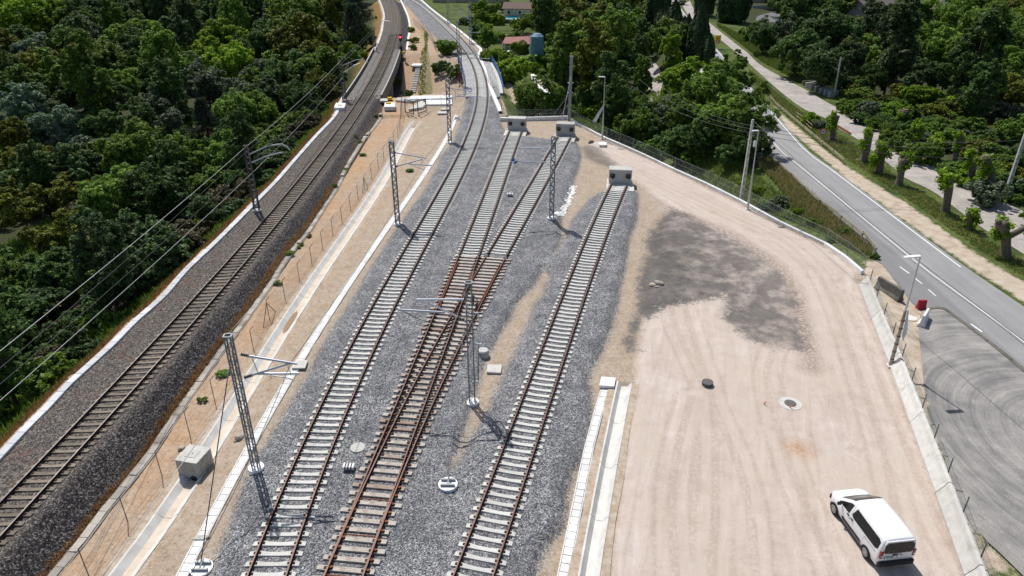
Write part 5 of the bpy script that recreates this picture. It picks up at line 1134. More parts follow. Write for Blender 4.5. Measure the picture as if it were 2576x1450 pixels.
# fence with bent posts between old and new line
FP = [(222,1446),(321,1312),(407,1196),(477.6,1093.6),(541,1012.5),(595,940),(638.5,884),(678,804),(717,753),(754,709),(785,667),(812,628),(837.6,592),(861,563.5),(882,531),(901,502),(918,478),(935,450),(952,425),(966,404),(980,385),(991,365),(1001,348),(1006,330),(1009,316)]
root = thing('bent_post_fence', 'fence of steel posts with outward-bent tops between the old and new tracks', 'fence'); fp = [Vector(P(x, y, -.95)) for x, y in FP]
fp = [Vector((p.x, p.y, hz(p.x, p.y))) for p in fp]
for i, p in enumerate(fp):
    b = MB(); b.tube([p+Vector((0,0,-.2)), p+Vector((0,0,1.75)), p+Vector((.28,.02,2.05))], .026, 6); b.build('fence_post', M['steelold'], root)
    if i in (7, 16):
        for q in (fp[i]-fp[i+1], fp[i+1]-fp[i]):
            q = q.normalized()*1.3; b = MB(); b.tube([p+Vector((0,0,1.5)), p+q+Vector((0,0,-.05))], .03, 6); b.build('brace', M['steelold'], root)
for z_ in (1.7, .9, .1): b = MB(); b.tube([p+Vector((0,0,z_)) for p in fp], .008, 4); b.build('line_wire', M['galv'], root)
v = [tuple(p+Vector((0,0,.05))) for p in fp[6:]]+[tuple(p+Vector((0,0,1.7))) for p in fp[6:]]; n = len(fp[6:]); b = MB(); b.add(v, [(i, i+1, n+i+1, n+i) for i in range(n-1)]); b.build('chain_link', MNET, root)
# gate frames beside the culvert
zg = -.6
for (a, c_, tl, lab) in [((1020,284),(1041,289),(1018,251),'left leaf of the open steel gate near the old bridge'),((1052,288),(1072,281),(1049,256),'right leaf of the open steel gate near the white culvert wall')]:
    A_ = Vector(P(*a, zg)); B_ = Vector(P(*c_, zg)); h = Pup(tl[0], tl[1], A_.x, A_.y)-zg; root = thing('steel_gate', lab, 'gate', tuple(A_)); d = B_-A_
    for nm_, p, q in (('gate_post',(0,0,0),(0,0,h)),('gate_post',tuple(d),tuple(d+Vector((0,0,h)))),('top_rail',(0,0,h),tuple(d+Vector((0,0,h)))),('bottom_rail',(0,0,.12),tuple(d+Vector((0,0,.12))))):
        b = MB(); b.beam(p, q, .13, .13); b.build(nm_, M['steelold'], root)
netfence([Vector(P(x, y, -.6)) for x, y in [(1009,300),(1012,262),(1020,258)]], 'short fence run joining the bent posts to the steel gate', h=1.9, base=0, step=2.5, mt='steelold')
netfence([Vector(P(x, y, -.6)) for x, y in [(1075,280),(1100,268),(1130,262),(1160,246),(1172,240)]], 'wire fence along the top of the white culvert wall', h=1.5, base=0, step=4)
netfence([Vector(P(x, y, -.6)) for x, y in [(1262,292),(1260,268),(1247,240),(1236,225),(1225,208)]], 'curved wire fence at the right edge of the new track before the bridge', h=1.9, base=0, step=2.5)
netfence([Vector(P(x, y, -.9)) for x, y in [(1040,62),(1060,80),(1078,95),(1088,110),(1098,135)]], 'dark wire fence climbing the bank beside the ballast of the new track', h=2.0, base=0, step=2.2)
netfence([Vector(P(x, y, -3.5)) for x, y in [(1120,0),(1160,30),(1200,62),(1240,100),(1280,140),(1318,170)]], 'long green wire fence between the new line and the gardens', h=2.0, base=0, step=4)

# ---------------------------------------------------------------- bridges
def bridge(name, label, fx, y0, y1, hl, hr, kind):
    root = thing(name, label, 'bridge'); n = 24; ys = np.linspace(y0-1.5, y1+1.5, n)
    L = [frame_at(fx, y) for y in ys]; b = MB(); v = []
    for p, a, r in L:
        for x, z_ in ((-hl,-.42),(hr,-.42),(hr,-1.5),(-hl,-1.5)): q = p+r*x; v.append((q.x, q.y, z_))
    b.add(v, [(i*4+j, i*4+(j+1) % 4, i*4+4+(j+1) % 4, i*4+4+j) for i in range(n-1) for j in range(4)]+[(3,2,1,0), tuple(len(v)-4+k for k in range(4))]); b.build('deck', M['kerb'] if kind == 'old' else M['conc'], root)
    for yq in (y0+1.0, (y0+y1)/2, y1-4):
        p, a, r = frame_at(fx, yq); b = MB(); b.beam(p-r*(hl-.6)+Vector((0,0,-4)), p+r*(hr-.6)+Vector((0,0,-4)), 1.0, 5.2); b.build('pier', M['kerb'], root)
    for s_, hh in ((-1, hl), (1, hr)):
        pts = [p+r*(s_*hh) for p, a, r in L]
        if kind == 'old':
            b = MB()
            for i in range(n-1): b.beam(pts[i]+Vector((0,0,-.25)), pts[i+1]+Vector((0,0,-.25)), .22, .9)
            vs = []; b = MB()
            for p, a, r in L:
                for x, z_ in ((-.11,-1.5),(-.11,.32),(.11,.32),(.11,-1.5)): q = p+r*(s_*hh+x); vs.append((q.x, q.y, z_))
            b.add(vs, [(i*4+j, i*4+(j+1) % 4, i*4+4+(j+1) % 4, i*4+4+j) for i in range(n-1) for j in range(4)]); b.build('parapet', M['darkc'], root)
            b = MB(); b.tube([p+Vector((0,0,.36)) for p in pts], .10, 4); b.build('coping', M['concw'], root)
        else:
            for p in resample(pts, 22): b = MB(); b.tube([p+Vector((0,0,-.5)), p+Vector((0,0,.8))], .04, 5); b.build('railing_post', M['blue'], root)
            for z_ in (.8, .45, .1): b = MB(); b.tube([p+Vector((0,0,z_)) for p in pts], .045, 5); b.build('railing_rail', M['blue'], root)
    return root
bridge('old_railway_bridge', 'old concrete railway bridge with dark parapets carrying the leftmost track', XE, 121, 168, 3.4, 2.75, 'old')
# bed of the track over the bridges
def bed(name, fx, y0, y1, wl, wr, cant=0):
    ys = np.arange(y0, y1, .8); v = []
    for y in ys:
        p, a, r = frame_at(fx, y)
        for x in np.linspace(-wl, wr, 9): q = p+r*x; v.append((q.x, q.y, -.22+cant*x if abs(x) < 2.2 else -.30))
    n = len(ys); f = [(i*9+j, i*9+j+1, i*9+10+j, i*9+9+j) for i in range(n-1) for j in range(8)]
    return tag(npmesh(name, np.array(v), np.array(f), MBED if fx is not XE else MBEDO, smooth=True), kind='structure')
def bedmat(name, stops):
    t = NT(name); k = t.m('ADD', t.m('MULTIPLY', t.sep(t.vor(15)), .6), t.m('MULTIPLY', t.sep(t.vor(9), 1), .4)); c = t.ramp(k, stops); t.bump(t.vor(15, 'Distance'), .6, .04); return t.base(c, .95)
MBED = bedmat('ballast_grey', [(.14, (.07,.073,.08)), (.36, (.22,.225,.235)), (.55, (.36,.36,.365)), (.72, (.5,.5,.5)), (.88, (.8,.8,.78))])
MBEDO = bedmat('ballast_brown', [(.12, (.035,.033,.033)), (.4, (.12,.112,.105)), (.62, (.2,.19,.175)), (.85, (.36,.33,.30))])
bridge('new_railway_bridge', 'new railway bridge with blue handrails on the curve of the through track', XA, 126, 158, 3.2, 3.6, 'new')
bed('bridge_ballast', XA, 121, 162, 2.9, 3.0); bed('old_bridge_ballast', XE, 119, 170, 3.1, 2.5, .086)
# white curved trough along the right of the new line
def far_line(pxs, z, name, label, wd_, mt, n=60, h=.2):
    pts = smoothline([Vector(P(x, y, z)) for x, y in pxs], n); v = []
    for i, p in enumerate(pts):
        d = (pts[min(i+1, n-1)]-pts[max(i-1, 0)]).normalized(); nn = Vector((d.y, -d.x, 0))
        for x, z_ in ((-wd_/2,-.3),(-wd_/2,h),(wd_/2,h),(wd_/2,-.3)): v.append(p+nn*x+Vector((0,0,z_)))
    b = MB(); b.add(v, [(i*4+j, i*4+(j+1) % 4, i*4+4+(j+1) % 4, i*4+4+j) for i in range(n-1) for j in range(4)]); return tag(b.build(name, mt), label, 'cable trough')
far_line([(1259,283),(1245,250),(1231,215),(1220,180),(1209,152),(1205,138),(1209,130),(1206,122),(1170,90),(1132,60),(1090,28),(1058,0)], -.4, 'cable_trough', 'bright white trough following the outside of the curve to the horizon', .62, M['concw'], 120)
far_line([(1024,127),(1027,100),(1031,70),(1026,42),(1013,12),(1008,2)], -.9, 'concrete_kerb', 'pale kerb line right of the old track beyond its bridge', .5, M['concw'])
# culvert head wall and slabs at the near edge of the ravine
a = Vector(P(1030,262,-.55)); c_ = Vector(P(1137,262,-.55))
def slab(px4, z, th, name, label, cat, mt, bevel=.02):
    poly = [tuple(P(x, y, z)[:2]) for x, y in px4]; b = MB(); b.prism(poly, z-th, z); return tag(b.build(name, mt, bevel=bevel), label, cat)
slab([(1030,249),(1137,247),(1137,240),(1034,241.5)], -.2, .5, 'culvert_cap', 'bright white concrete cap slab across the near edge of the ravine', 'concrete slab', M['white'])
slab([(1072,263),(1137,262),(1137,249),(1072,251)], -.42, .3, 'white_block', 'second white concrete slab below the cap slab, nearer the gate', 'concrete slab', M['white'])
slab([(996,252),(1035,256),(1047,252),(1040,246),(1000,245)], -.35, .4, 'concrete_edge_beam', 'grey concrete edge beam left of the white cap slab', 'concrete beam', M['concb'])
slab([(1028,275),(1062,270),(1071,262),(1060,250),(1048,262)], -.3, .5, 'wing_wall', 'slanting grey wing wall inside the gate enclosure', 'concrete wall', M['concb'])
slab([(840,271),(866,271),(870,260),(845,259)], .15, .6, 'cable_chamber', 'white concrete chamber with a square opening on the forest-side trough', 'cable chamber', M['concw'])
slab([(848,268),(860,268),(862,263),(851,263)], .156, .02, 'chamber_opening', 'dark square opening in the white concrete chamber', 'opening', M['concb'])
slab([(966,269),(994,269),(994,258),(968,258)], .05, .6, 'concrete_block', 'white concrete block carrying a yellow box by the old track', 'concrete block', M['concw'])
slab([(955,254),(975,254),(977,248),(958,248)], -.15, .3, 'concrete_block', 'flat concrete block at the end of the old kerb', 'concrete block', M['conc'])
for (x, y), lab in [((981,254),'yellow track box standing behind the white concrete block'),((978,267),'yellow track box standing on the white concrete block')]:
    g0 = Vector(P(x, y, -.3)); root = thing('track_box', lab, 'track box', tuple(g0)); b = MB(); b.box((0,0,.35), (.75,.5,.5)); b.build('box', M['yel'], root, bevel=.08); b = MB(); b.box((0,-.1,.03), (1.0,.7,.1)); b.build('base', M['black'], root)
for pts, lab in [([(1108,276),(1129,276),(1131,271),(1112,271)],'pale cover slab on the trough nearest the bridge'),([(1100,285.5),(1125,285.5),(1126,280),(1103,280)],'pale cover slab at the far end of the white trough'),([(1261,300),(1283,300),(1283,295),(1261,295)],'small pale slab left of the left buffer stop')]:
    slab(pts, -.40, .2, 'cover_slab', lab, 'cover slab', M['conc'])
gz_ = G(1048,163).z+.25; slab([(1033,165),(1058,165),(1063,160),(1040,160)], gz_, .4, 'drain_head', 'white drain head slab halfway down the dirt bank', 'concrete slab', M['white'])
root = thing('stepped_drain', 'white stepped drain running down the bank in the ravine', 'drain'); q = [G(1054-14*i/15.0-.0, 167+66*(i/15.0)) for i in range(16)]
for i, p in enumerate(q): b = MB(); b.box((p.x,p.y,hz(p.x,p.y)+.15), (1.1,1.0,.3)); b.build('drain_step', M['conc'], root)
q = zl([(1335,188),(1346,192),(1352,215),(1366,226),(1385,243),(1378,243),(1356,228),(1342,216)], -5)
q = resample([G(*p_) for p_ in [(1340,190),(1345,212),(1362,226),(1381,242)]], 9); root = thing('concrete_flume', 'white concrete flume stepping down the bank behind the left buffer stop', 'drain')
for a, c_ in zip(q, q[1:]): b = MB(); a.z = hz(a.x, a.y)+.15; c_.z = hz(c_.x, c_.y)+.15; b.beam(a, a.lerp(c_, .96), .9, .25); b.build('flume_piece', M['white'], root)

# railway signal
gS = Vector(P(1066,128,-.5)); gS = Vector(P(1057,132,-.4)); gS = Vector(P(1010+.0,134,-.35)); hS = HT(1003+2,88,gS)
root = thing('railway_signal', 'railway light signal showing red beside the old track', 'railway signal', tuple(gS))
b = MB(); b.tube([(0,0,0),(0,0,hS)], .09, 8); b.build('pole', M['steelold'], root)
b = MB(); b.box((0,-.15,hS-.55), (.62,.3,1.5)); b.build('signal_head', M['black'], root, bevel=.08)
b = MB(); b.box((0,-.15,hS-2.9), (.62,.3,1.0)); b.build('lower_box', M['black'], root, bevel=.05)
t = NT('signal_red_lamp'); t.base((.8,.02,.02), .3); t.b.inputs['Emission Color'].default_value = (1,.03,.05,1); t.b.inputs['Emission Strength'].default_value = 5
b = MB(); b.tube([(0,-.29,hS-.45),(0,-.36,hS-.45)], .22, 12); b.build('red_lamp', t.mat, root)
b = MB(); b.box((0,0,.1), (1.3,.7,.35)); b.build('base', M['yel'], root); b = MB(); b.box((-.3,0,.4), (.8,.8,.06)); b.build('platform', M['steelold'], root)

# ---------------------------------------------------------------- street lamps and poles
def lamp(base, top, label, arm, split=.0, wrap=False, r=.07, group='street lamps by the yard fence', zb=None, headc='white'):
    g0 = G(*base) if zb is None else Vector(P(*base, zb)); h = HT(top[0], top[1], g0); tp = Q(top[0], top[1], g0.y)-g0; root = thing('street_lamp', label, 'street lamp', tuple(g0), 0, group)
    lean = Vector((tp.x, 0, h))
    if split: b = MB(); b.tube([(0,0,-.3), lean*split], [.13, .09], 8); b.build('lower_pole', M['conc'] if not wrap else M['kerb'], root); b = MB(); b.tube([lean*split*.9, lean], [r, r*.7], 8); b.build('pole', M['galvl'], root)
    else: b = MB(); b.tube([(0,0,-.3), lean], [r*1.3, r*.8], 8); b.build('pole', M['galvl'], root)
    b = MB(); hd = Vector((arm[0], arm[1], .05)); b.beam(lean, lean+hd, .28, .10); b.build('lamp_head', M[headc], root, bevel=.03)
    if wrap:
        rr = random.Random(3); b = MB(); a0 = lean*(split*.6); b.add([a0+Vector((.14,-.1,0)), a0+Vector((.40,-.15,.25)), lean*split+Vector((.14,-.1,.1)), lean*split+Vector((.03,-.16,.1)), a0+Vector((.18,-.35,-.5))], [(0,1,2,3),(0,4,1)]); b.build('loose_wrapping', M['cloth'], root)
        for k in range(6): p = lean*(split*(.12+.14*k)); b = MB(); b.tube([p, p+Vector((0,0,.07))], .135, 10); b.build('strap', M['rusto'], root)
    b = MB(); b.box((0,0,-.05), (.45,.45,.16)); b.build('base_block', M['conc'], root)
    return root
lamp((2240,919.6),(2315.7,644.6),'street lamp with a bandaged lower pole standing behind the barrier wall',(-1.15,-.3), .52, True, zb=ZY)
lamp((1881,526),(1908,329),'street lamp with white head beside the concrete pole at the fence',(-.7,-.3), .42, zb=ZY)
lamp((1515,350),(1522,194),'street lamp with loose white cloth, right of the middle buffer stop',(-.85,-.2), .4, zb=ZY)
gL = Vector(P(1515,350,ZY)); root = thing('hanging_cloth', 'white cloth strip hanging off the far street lamp pole', 'cloth', tuple(gL)); a = Q(1518,264,gL.y)-gL; c_ = Q(1492,305,gL.y)-gL
b = MB(); b.add([a, a+Vector((.25,0,.1)), c_+Vector((.45,0,-.1)), c_+Vector((-.1,0,-.1)), c_.lerp(a, .5)+Vector((-.15,-.2,0))], [(0,1,2,3),(0,3,4)]); b.build('cloth_sheet', M['cloth'], root)
lamp((1606,80),(1618-30,16),'small double street lamp beside the dirt lane',(-.9,0), 0, group=None, zb=-5)
def cpole(base, top, label, wd_=.38, holes=True, zb=None):
    g0 = G(*base) if zb is None else Vector(P(*base, zb)); h = HT(top[0], max(top[1], -400), g0); tp = Q(top[0], top[1], g0.y)-g0; root = thing('concrete_pole', label, 'utility pole', tuple(g0), 0, 'concrete utility poles')
    b = MB(); v = []
    for zz, q in ((-.4,1),(h,.6)):
        for i, j in ((-1,-1),(1,-1),(1,1),(-1,1)): v.append((i*wd_/2*q+tp.x*max(zz,0)/h, j*wd_/2*.7*q, zz))
    b.add(v, [(0,3,2,1),(4,5,6,7),(0,1,5,4),(1,2,6,5),(2,3,7,6),(3,0,4,7)]); b.build('pole_body', M['conc'], root)
    if holes:
        for k in range(int(h/.75)):
            zz = .6+k*.75; 
            if zz > h-1: break
            q = 1-.4*zz/h; b = MB(); b.box((tp.x*zz/h, -wd_*.35*q, zz), (wd_*.42*q, .02, .42)); b.build('pole_recess', M['kerb'], root)
    return g0, h, g0+Vector((tp.x, 0, h))
pc1 = cpole((1864,506.6),(1894,301),'big concrete utility pole carrying wires beside the yard fence', zb=-.9)
b = MB(); q = pc1[0]+Vector((.42,-.2,pc1[1]*.72)); b.box(tuple(q), (.22,.18,.6)); tag(b.build('meter_box', M['white']), 'small white box strapped to the big concrete utility pole', 'box')
pc2 = cpole((2094,264.5),(2116,144),'slender concrete utility pole beside the stacked barriers', .3, zb=-2.2)
pc3 = cpole((2518,525),(2592,300),'leaning concrete utility pole at the right edge of the picture', .42, zb=-2.2)
for k, (a, e) in enumerate([((1896,318),(2590,352)),((1896,326),(2590,368)),((1896,336),(2590,398))]):
    yy = pc1[0].y; A_ = Q(a[0], a[1], yy); E_ = Q(e[0], e[1], pc3[0].y); wire('power_line', ['upper power line crossing the main road','middle power line crossing the main road','lower power line crossing the main road'][k], [A_, E_], .022, 'wire', .9, 'power line')
    wire('power_line', ['upper power line running left into the trees from the big concrete pole','middle power line running left into the trees','lower power line running left into the trees'][k], [A_, Q(1640-k*30,195+k*6,yy+45)], .022, 'wire', 1.2, 'power line')
wire('power_line', 'single cable slanting over the main road towards the lower right', [Q(1897,306,pc1[0].y), Vector(P(2640,905,5.0))], .022, 'wire', .5, 'power line')
wire('power_line', 'cable falling from the slender pole into the wood on the right', [pc2[2], Q(2290,245,pc2[0].y+4)], .03, 'wire', .2, 'power line')

# ---------------------------------------------------------------- guardrails, railing, barriers
def guardrail(pxs, z, label, mt, side=1, h=.72):
    root = thing('guardrail', label, 'guardrail'); pts = resample([Vector(P(x, y, z)) for x, y in pxs], 120); L = sum((b_-a).length for a, b_ in zip(pts, pts[1:])); q = resample(pts, max(2, int(L/4)+1))
    for p in q: p.z = hz(p.x, p.y); b = MB(); b.box((p.x,p.y,p.z+h/2-.1), (.12,.12,h+.2)); b.build('guardrail_post', mt, root)
    for dz in (0, .16):
        b = MB(); v = []; n = len(pts)
        for i, p in enumerate(pts):
            d = (pts[min(i+1, n-1)]-pts[max(i-1, 0)]).normalized(); nn = Vector((-d.y, d.x, 0)); zz = hz(p.x, p.y)+h-.30+dz
            for x, z_ in ((.06,0),(.15,.07),(.06,.14),(.04,.07)): v.append(p+nn*x*side+Vector((0,0,zz-p.z+z_)))
        b.add(v, [(i*4+j, i*4+(j+1) % 4, i*4+4+(j+1) % 4, i*4+4+j) for i in range(n-1) for j in range(4)]); b.build('rail_beam', mt, root)
    return root
M['grail'] = simple('guardrail_rusty_cream', (.42,.38,.28), .7, var=.2, sc=2, dirt=(.24,.15,.09), obj=False)
guardrail([(1935,250),(1947,266),(2000,312),(2034,341),(2070,371),(2098,394),(2120,414)], -.8, 'cream-coloured guardrail on the far side of the main road', M['grail'])
guardrail([(1922,392),(1989,451),(2049,511),(2092,541),(2135,576),(2166,603)], -.8, 'long guardrail on the near side of the main road behind the dry grass', M['grail'])
guardrail([(2166,603),(2182,624),(2198,646)], -1.0, 'short bent end piece of guardrail by the dark shrub', M['grail'])
root = thing('pipe_railing', 'short pipe railing beside the cream-coloured guardrail', 'railing'); q = resample([Vector(P(x, y, -1.0)) for x, y in [(2000,300),(2020,316),(2040,334)]], 5)
for p in q: b = MB(); b.tube([p, p+Vector((0,0,1.1))], .035, 6); b.build('railing_post', M['grail'], root)
for z_ in (1.1, .6): b = MB(); b.tube([p+Vector((0,0,z_)) for p in q], .03, 6); b.build('railing_bar', M['grail'], root)
def jersey(A_, B_, label, mt, h=.85, wt=.2, wb=.6, group=None, name='concrete_barrier', cat='barrier'):
    A_, B_ = V(A_), V(B_); c_ = (A_+B_)/2; d = (B_-A_); L = d.length; b = MB(); prof = [(-wb/2,0),(-wb/2,.08),(-wt/2-.05,.32),(-wt/2,h),(wt/2,h),(wt/2+.05,.32),(wb/2,.08),(wb/2,0)]; v = [(-L/2, y, z) for y, z in prof]+[(L/2, y, z) for y, z in prof]; k = 8
    b.add(v, [(j, (j+1) % k, k+(j+1) % k, k+j) for j in range(k)]+[tuple(range(k))[::-1], tuple(range(k, 2*k))]); o = b.build(name, mt, bevel=.015); o.location = (c_.x, c_.y, hz(c_.x, c_.y)-.03); o.rotation_euler = (0, 0, math.atan2(d.y, d.x)); return tag(o, label, cat, group)
jersey(P(2205,724,-.7), P(2265,760,-.7), 'dark weathered concrete barrier standing alone beside the road entrance', M['darkc'], 1.0, .25, .65)
jersey(P(2312,780,-.7)+np.array([0,.35,0]), P(2320,771,-.7)+np.array([.1,-.2,0]), 'red plastic water barrier at the site entrance', M['red'], .8, .16, .5, name='plastic_barrier')
jersey(P(2318,817,-.7), P(2333,797,-.7)+np.array([-.1,.0,0]), 'white plastic water barrier at the corner of the dusty tarmac', M['white'], .95, .18, .6, name='plastic_barrier')
ob = ['first','second','third','fourth','fifth','sixth']
for k in range(6):
    x = 2022+k*11.5; y = 240+k*4.6; A_ = Vector(P(x, y, -2.1)); jersey(A_, A_+Vector((2.1,1.2,0)), f'grey concrete barrier, {ob[k]} from the left of the parked row by the service road', M['concb'], .95, .22, .6, 'spare concrete barriers parked by the service road')
jersey(P(2014,233,-2.1), P(2048,232,-2.1), 'dark concrete barrier lying behind the parked barrier row', M['darkc'])
wallrun([(2103,295),(2125,307),(2145,325),(2152,330)], -1.9, 'low old stone wall beside the service road', h=.7, name='stone_wall', mt=M['kerb'], seg=1.6)
wallrun([(2071,266),(2098,269),(2124,270)], -2.1, 'thin concrete kerb at the foot of the slender pole', h=.2, name='kerb_line', mt=M['conc'], seg=3)
jersey(P(2101,330,-1.5), P(2137,352,-1.5), 'rust-brown pipe lying on the verge edge by the first plane stump', M['rusto'], .25, .1, .25, name='pipe', cat='pipe')

# signs
def text(body, size, mt, loc, rot, parent, name='lettering', ext=.004, sx=1):
    c = bpy.data.curves.new(name, 'FONT'); c.body = body; c.size = size; c.extrude = ext; c.align_x = 'CENTER'; c.align_y = 'CENTER'
    o = bpy.data.objects.new(name, c); COL.objects.link(o); dg = bpy.context.evaluated_depsgraph_get(); me = bpy.data.meshes.new_from_object(o.evaluated_get(dg)); bpy.data.objects.remove(o)
    me.materials.clear(); me.materials.append(mt); o = bpy.data.objects.new(name, me); COL.objects.link(o); o.parent = parent; o.location = loc; o.rotation_euler = rot; o.scale = (sx,1,1); return o
gq = Vector(P(2066,356,-.9)); hq = HT(2066,331.5,gq)
root = thing('speed_sign', 'round white and red 50 speed limit sign on the verge', 'road sign', tuple(gq)); b = MB(); b.tube([(0,.04,-.2),(0,.04,hq+.35)], .035, 6); b.build('post', M['galv'], root)
b = MB(); b.tube([(0,0,hq),(0,-.02,hq)], .47, 24); b.build('sign_rim', M['red'], root); b = MB(); b.tube([(0,-.02,hq),(0,-.03,hq)], .36, 24); b.build('sign_face', M['white'], root)
text('50', .46, M['black'], (0,-.036,hq), (math.pi/2,0,0), root)
gq = Vector(P(1802.5,127,-1.2)); hq = HT(1804,100,gq)
root = thing('warning_sign', 'yellow roadworks board with triangle and round sign beside the service road', 'road sign', tuple(gq)); b = MB(); b.tube([(0,.05,-.2),(0,.05,hq+.5)], .05, 6); b.build('post', M['galv'], root)
b = MB(); b.box((0,0,hq), (1.35,.04,1.9)); b.build('board', M['yel'], root)
b = MB(); b.add([(-.42,-.03,hq+.12),(.42,-.03,hq+.12),(0,-.03,hq+.80),(-.42,-.04,hq+.12),(.42,-.04,hq+.12),(0,-.04,hq+.80)], [(0,1,2),(5,4,3),(0,3,4,1),(1,4,5,2),(2,5,3,0)]); b.build('warning_triangle', M['red'], root)
b = MB(); b.add([(-.28,-.05,hq+.20),(.28,-.05,hq+.20),(0,-.05,hq+.66)], [(0,1,2)]); b.build('triangle_face', M['yel'], root)
b = MB(); b.tube([(0,-.03,hq-.45),(0,-.05,hq-.45)], .40, 20); b.build('round_rim', M['red'], root); b = MB(); b.tube([(0,-.05,hq-.45),(0,-.06,hq-.45)], .28, 20); b.build('round_face', M['white'], root); text('50', .32, M['black'], (0,-.066,hq-.45), (math.pi/2,0,0), root)
gn = G(2441,572); b = MB(); b.box((0,0,0), (.62,.05,.75)); o = b.build('notice_board', M['white']); o.location = gn+Vector((.05,-.35,1.15)); tag(o, 'white notice tied round the short plane stump', 'notice')
b = MB(); b.box((0,-.03,-.15), (.55,.02,.22)); q = b.build('printed_band', M['tarp'], o)
gy2 = G(2322,416); b = MB(); b.tube([(0,0,0),(.25,0,1.5),(.5,0,1.85)], .06, 6); o = b.build('yellow_pipe', M['yel'], None, True); o.location = gy2; tag(o, 'bent yellow pipe standing in the shrubs behind the service road', 'pipe')

# ---------------------------------------------------------------- yard details
def disc(px, py, r, h, mt, name, label, cat, ring=None, z=None):
    g0 = G(px, py); root = thing(name, label, cat, tuple(g0)); 
    if ring: b = MB(); b.tube([(0,0,-.05),(0,0,.03)], r*ring, 24); b.build('surround', M['conc'], root)
    b = MB(); b.tube([(0,0,-.05),(0,0,h)], r, 24); b.build('cover', mt, root); return g0
disc(1779,969,.36,.26,M['steelold'],'manhole','raised round manhole in the gravel yard, left of the two','manhole',1.12)
disc(1988,1016,.36,.05,M['steelold'],'manhole','flush dark manhole in a whitish ring on the gravel yard','manhole',1.9)
disc(2290,801,.45,.05,M['conc'],'manhole','pale manhole behind the barrier wall, beside the lamp','manhole')
disc(2232,801,.33,.05,M['conc'],'manhole','small manhole between the barrier wall and its fence','manhole')
disc(900,1127,.42,.05,M['concb'],'ground_cover_plate','flat round grey plate on the ballast between two tracks','cover plate')
for (x, y), lab in [((1921,1017),'orange marker peg on open gravel, left of the flush manhole'),((1986,1026),'orange marker peg at the rim of the flush manhole')]:
    g0 = G(x, y); b = MB(); b.tube([(0,0,0),(.08,-.1,.25)], .035, 6); o = b.build('marker_peg', M['orange']); o.location = g0; tag(o, lab, 'marker peg', 'orange marker pegs')
def rock(px, py, s, label, seed, group=None):
    g0 = G(px, py); bm = bmesh.new(); bmesh.ops.create_icosphere(bm, subdivisions=2, radius=1); r = random.Random(seed)
    off = Vector((r.random()*9, r.random()*9, 0)); from mathutils import noise as mn
    for v in bm.verts: n = mn.noise(v.co*1.1+off); v.co *= 1+.45*n; v.co = Vector((v.co.x*s[0], v.co.y*s[1], v.co.z*s[2]))
    me = bpy.data.meshes.new('rock'); bm.to_mesh(me); bm.free(); me.materials.append(M['rock']); o = bpy.data.objects.new('rock', me); COL.objects.link(o); o.location = g0+Vector((0,0,s[2]*.4)); o.rotation_euler = (0,0,r.random()*3); return tag(o, label, 'rock', group)
rock(1658,715,(.42,.28,.22),'larger of the two pale rocks on the dark planings patch',1); rock(1642,719,(.28,.24,.16),'smaller pale rock left of the larger one on the dark patch',2); rock(1652,723,(.2,.14,.1),'small flat rock in front of the pair on the dark patch',9)
rock(603,1104,(.30,.24,.2),'pale rock between the drainage channel and the near lattice mast',3); rock(457,1130,(.26,.18,.14),'grey rock lying left of the concrete chamber box',4); rock(592,1112,(.1,.1,.08),'small stone beside the pale rock near the mast',5); rock(686,905,(.12,.1,.08),'white stone on the sandy strip near a braced post',6); rock(727,828,(.12,.09,.07),'small white stone in the sand left of the puddle',7)
slab([(1226,917),(1263,917),(1260,938),(1224,936)], -.42, .15, 'concrete_slab', 'square pale slab on the sand strip right of the central mast', 'concrete slab', M['conc'])
slab([(1512.8,947),(1549.5,950),(1545,972),(1507.5,969.5)], -.28, .2, 'chamber_cover', 'two-part white chamber lid at the end of the short cable trough', 'chamber lid', M['concw'])
slab([(733,926),(767,926),(775,906),(747,905)], -.38, .12, 'chamber_cover', 'square grey chamber lid on the white trough beside the near mast', 'chamber lid', M['conc'])
slab([(484,1357),(513,1357),(531,1345),(492,1346)], -.46, .1, 'loose_trough_lid', 'loose trough lid lying off the white cable trough', 'loose lid', M['conc'])
slab([(745,743),(750,728),(762,718),(757,738)], -.98, .08, 'fallen_slab', 'small flat slab fallen from the old kerb onto the sand', 'slab', M['kerb'])
slab([(1508,364.5),(1526,364.5),(1526,358),(1506,358)], -.1, .3, 'pallet_of_slabs', 'small white stack of slabs beside the far street lamp', 'slab stack', M['concw'])
slab([(1480,358),(1489,359),(1494,354),(1484,353)], -.35, .2, 'black_mat', 'small black mat on the ground left of the slab stack', 'mat', M['black'])
b = MB(); g0 = G(1216,893); root = thing('foundation_stub', 'round concrete foundation stub behind the central mast', 'foundation', tuple(g0)); b.tube([(0,0,-.2),(0,0,.35),(0,0,.42)], [.40,.38,.33], 18); b.build('stub', M['concb'], root); b = MB(); b.tube([(0,0,.22),(0,0,.27)], .40, 18); b.build('strap', M['galv'], root)
def anchorblock(px, py, label):
    g0 = G(px, py); root = thing('anchor_block', label, 'anchor block', tuple(g0)); b = MB(); b.tube([(0,0,-.2),(0,0,.14)], .52, 14); b.build('block', M['white'], root)
    for y_ in (-.18, .22): b = MB(); b.box((0,y_,.22), (.75,.1,.12)); b.build('channel', M['galv'], root)
    b = MB(); b.beam((0,-.2,.25), (.05,.25,.4), .06, .06); b.build('eye_bar', M['galv'], root); return g0
ab = anchorblock(1127,1222,'round white anchor block with steel bars between turnout and right siding'); anchorblock(508,1433,'white anchor block at the bottom edge where the stay rod ends'); anchorblock(1150.5,301,'small round anchor block beside the far white trough')
wire('stay_wire', 'thin pale stay rod from the central mast to the round anchor block', [g4+Vector((-.1,-.1,h4-.9)), ab+Vector((0,0,.3))], .014, 'wirel')
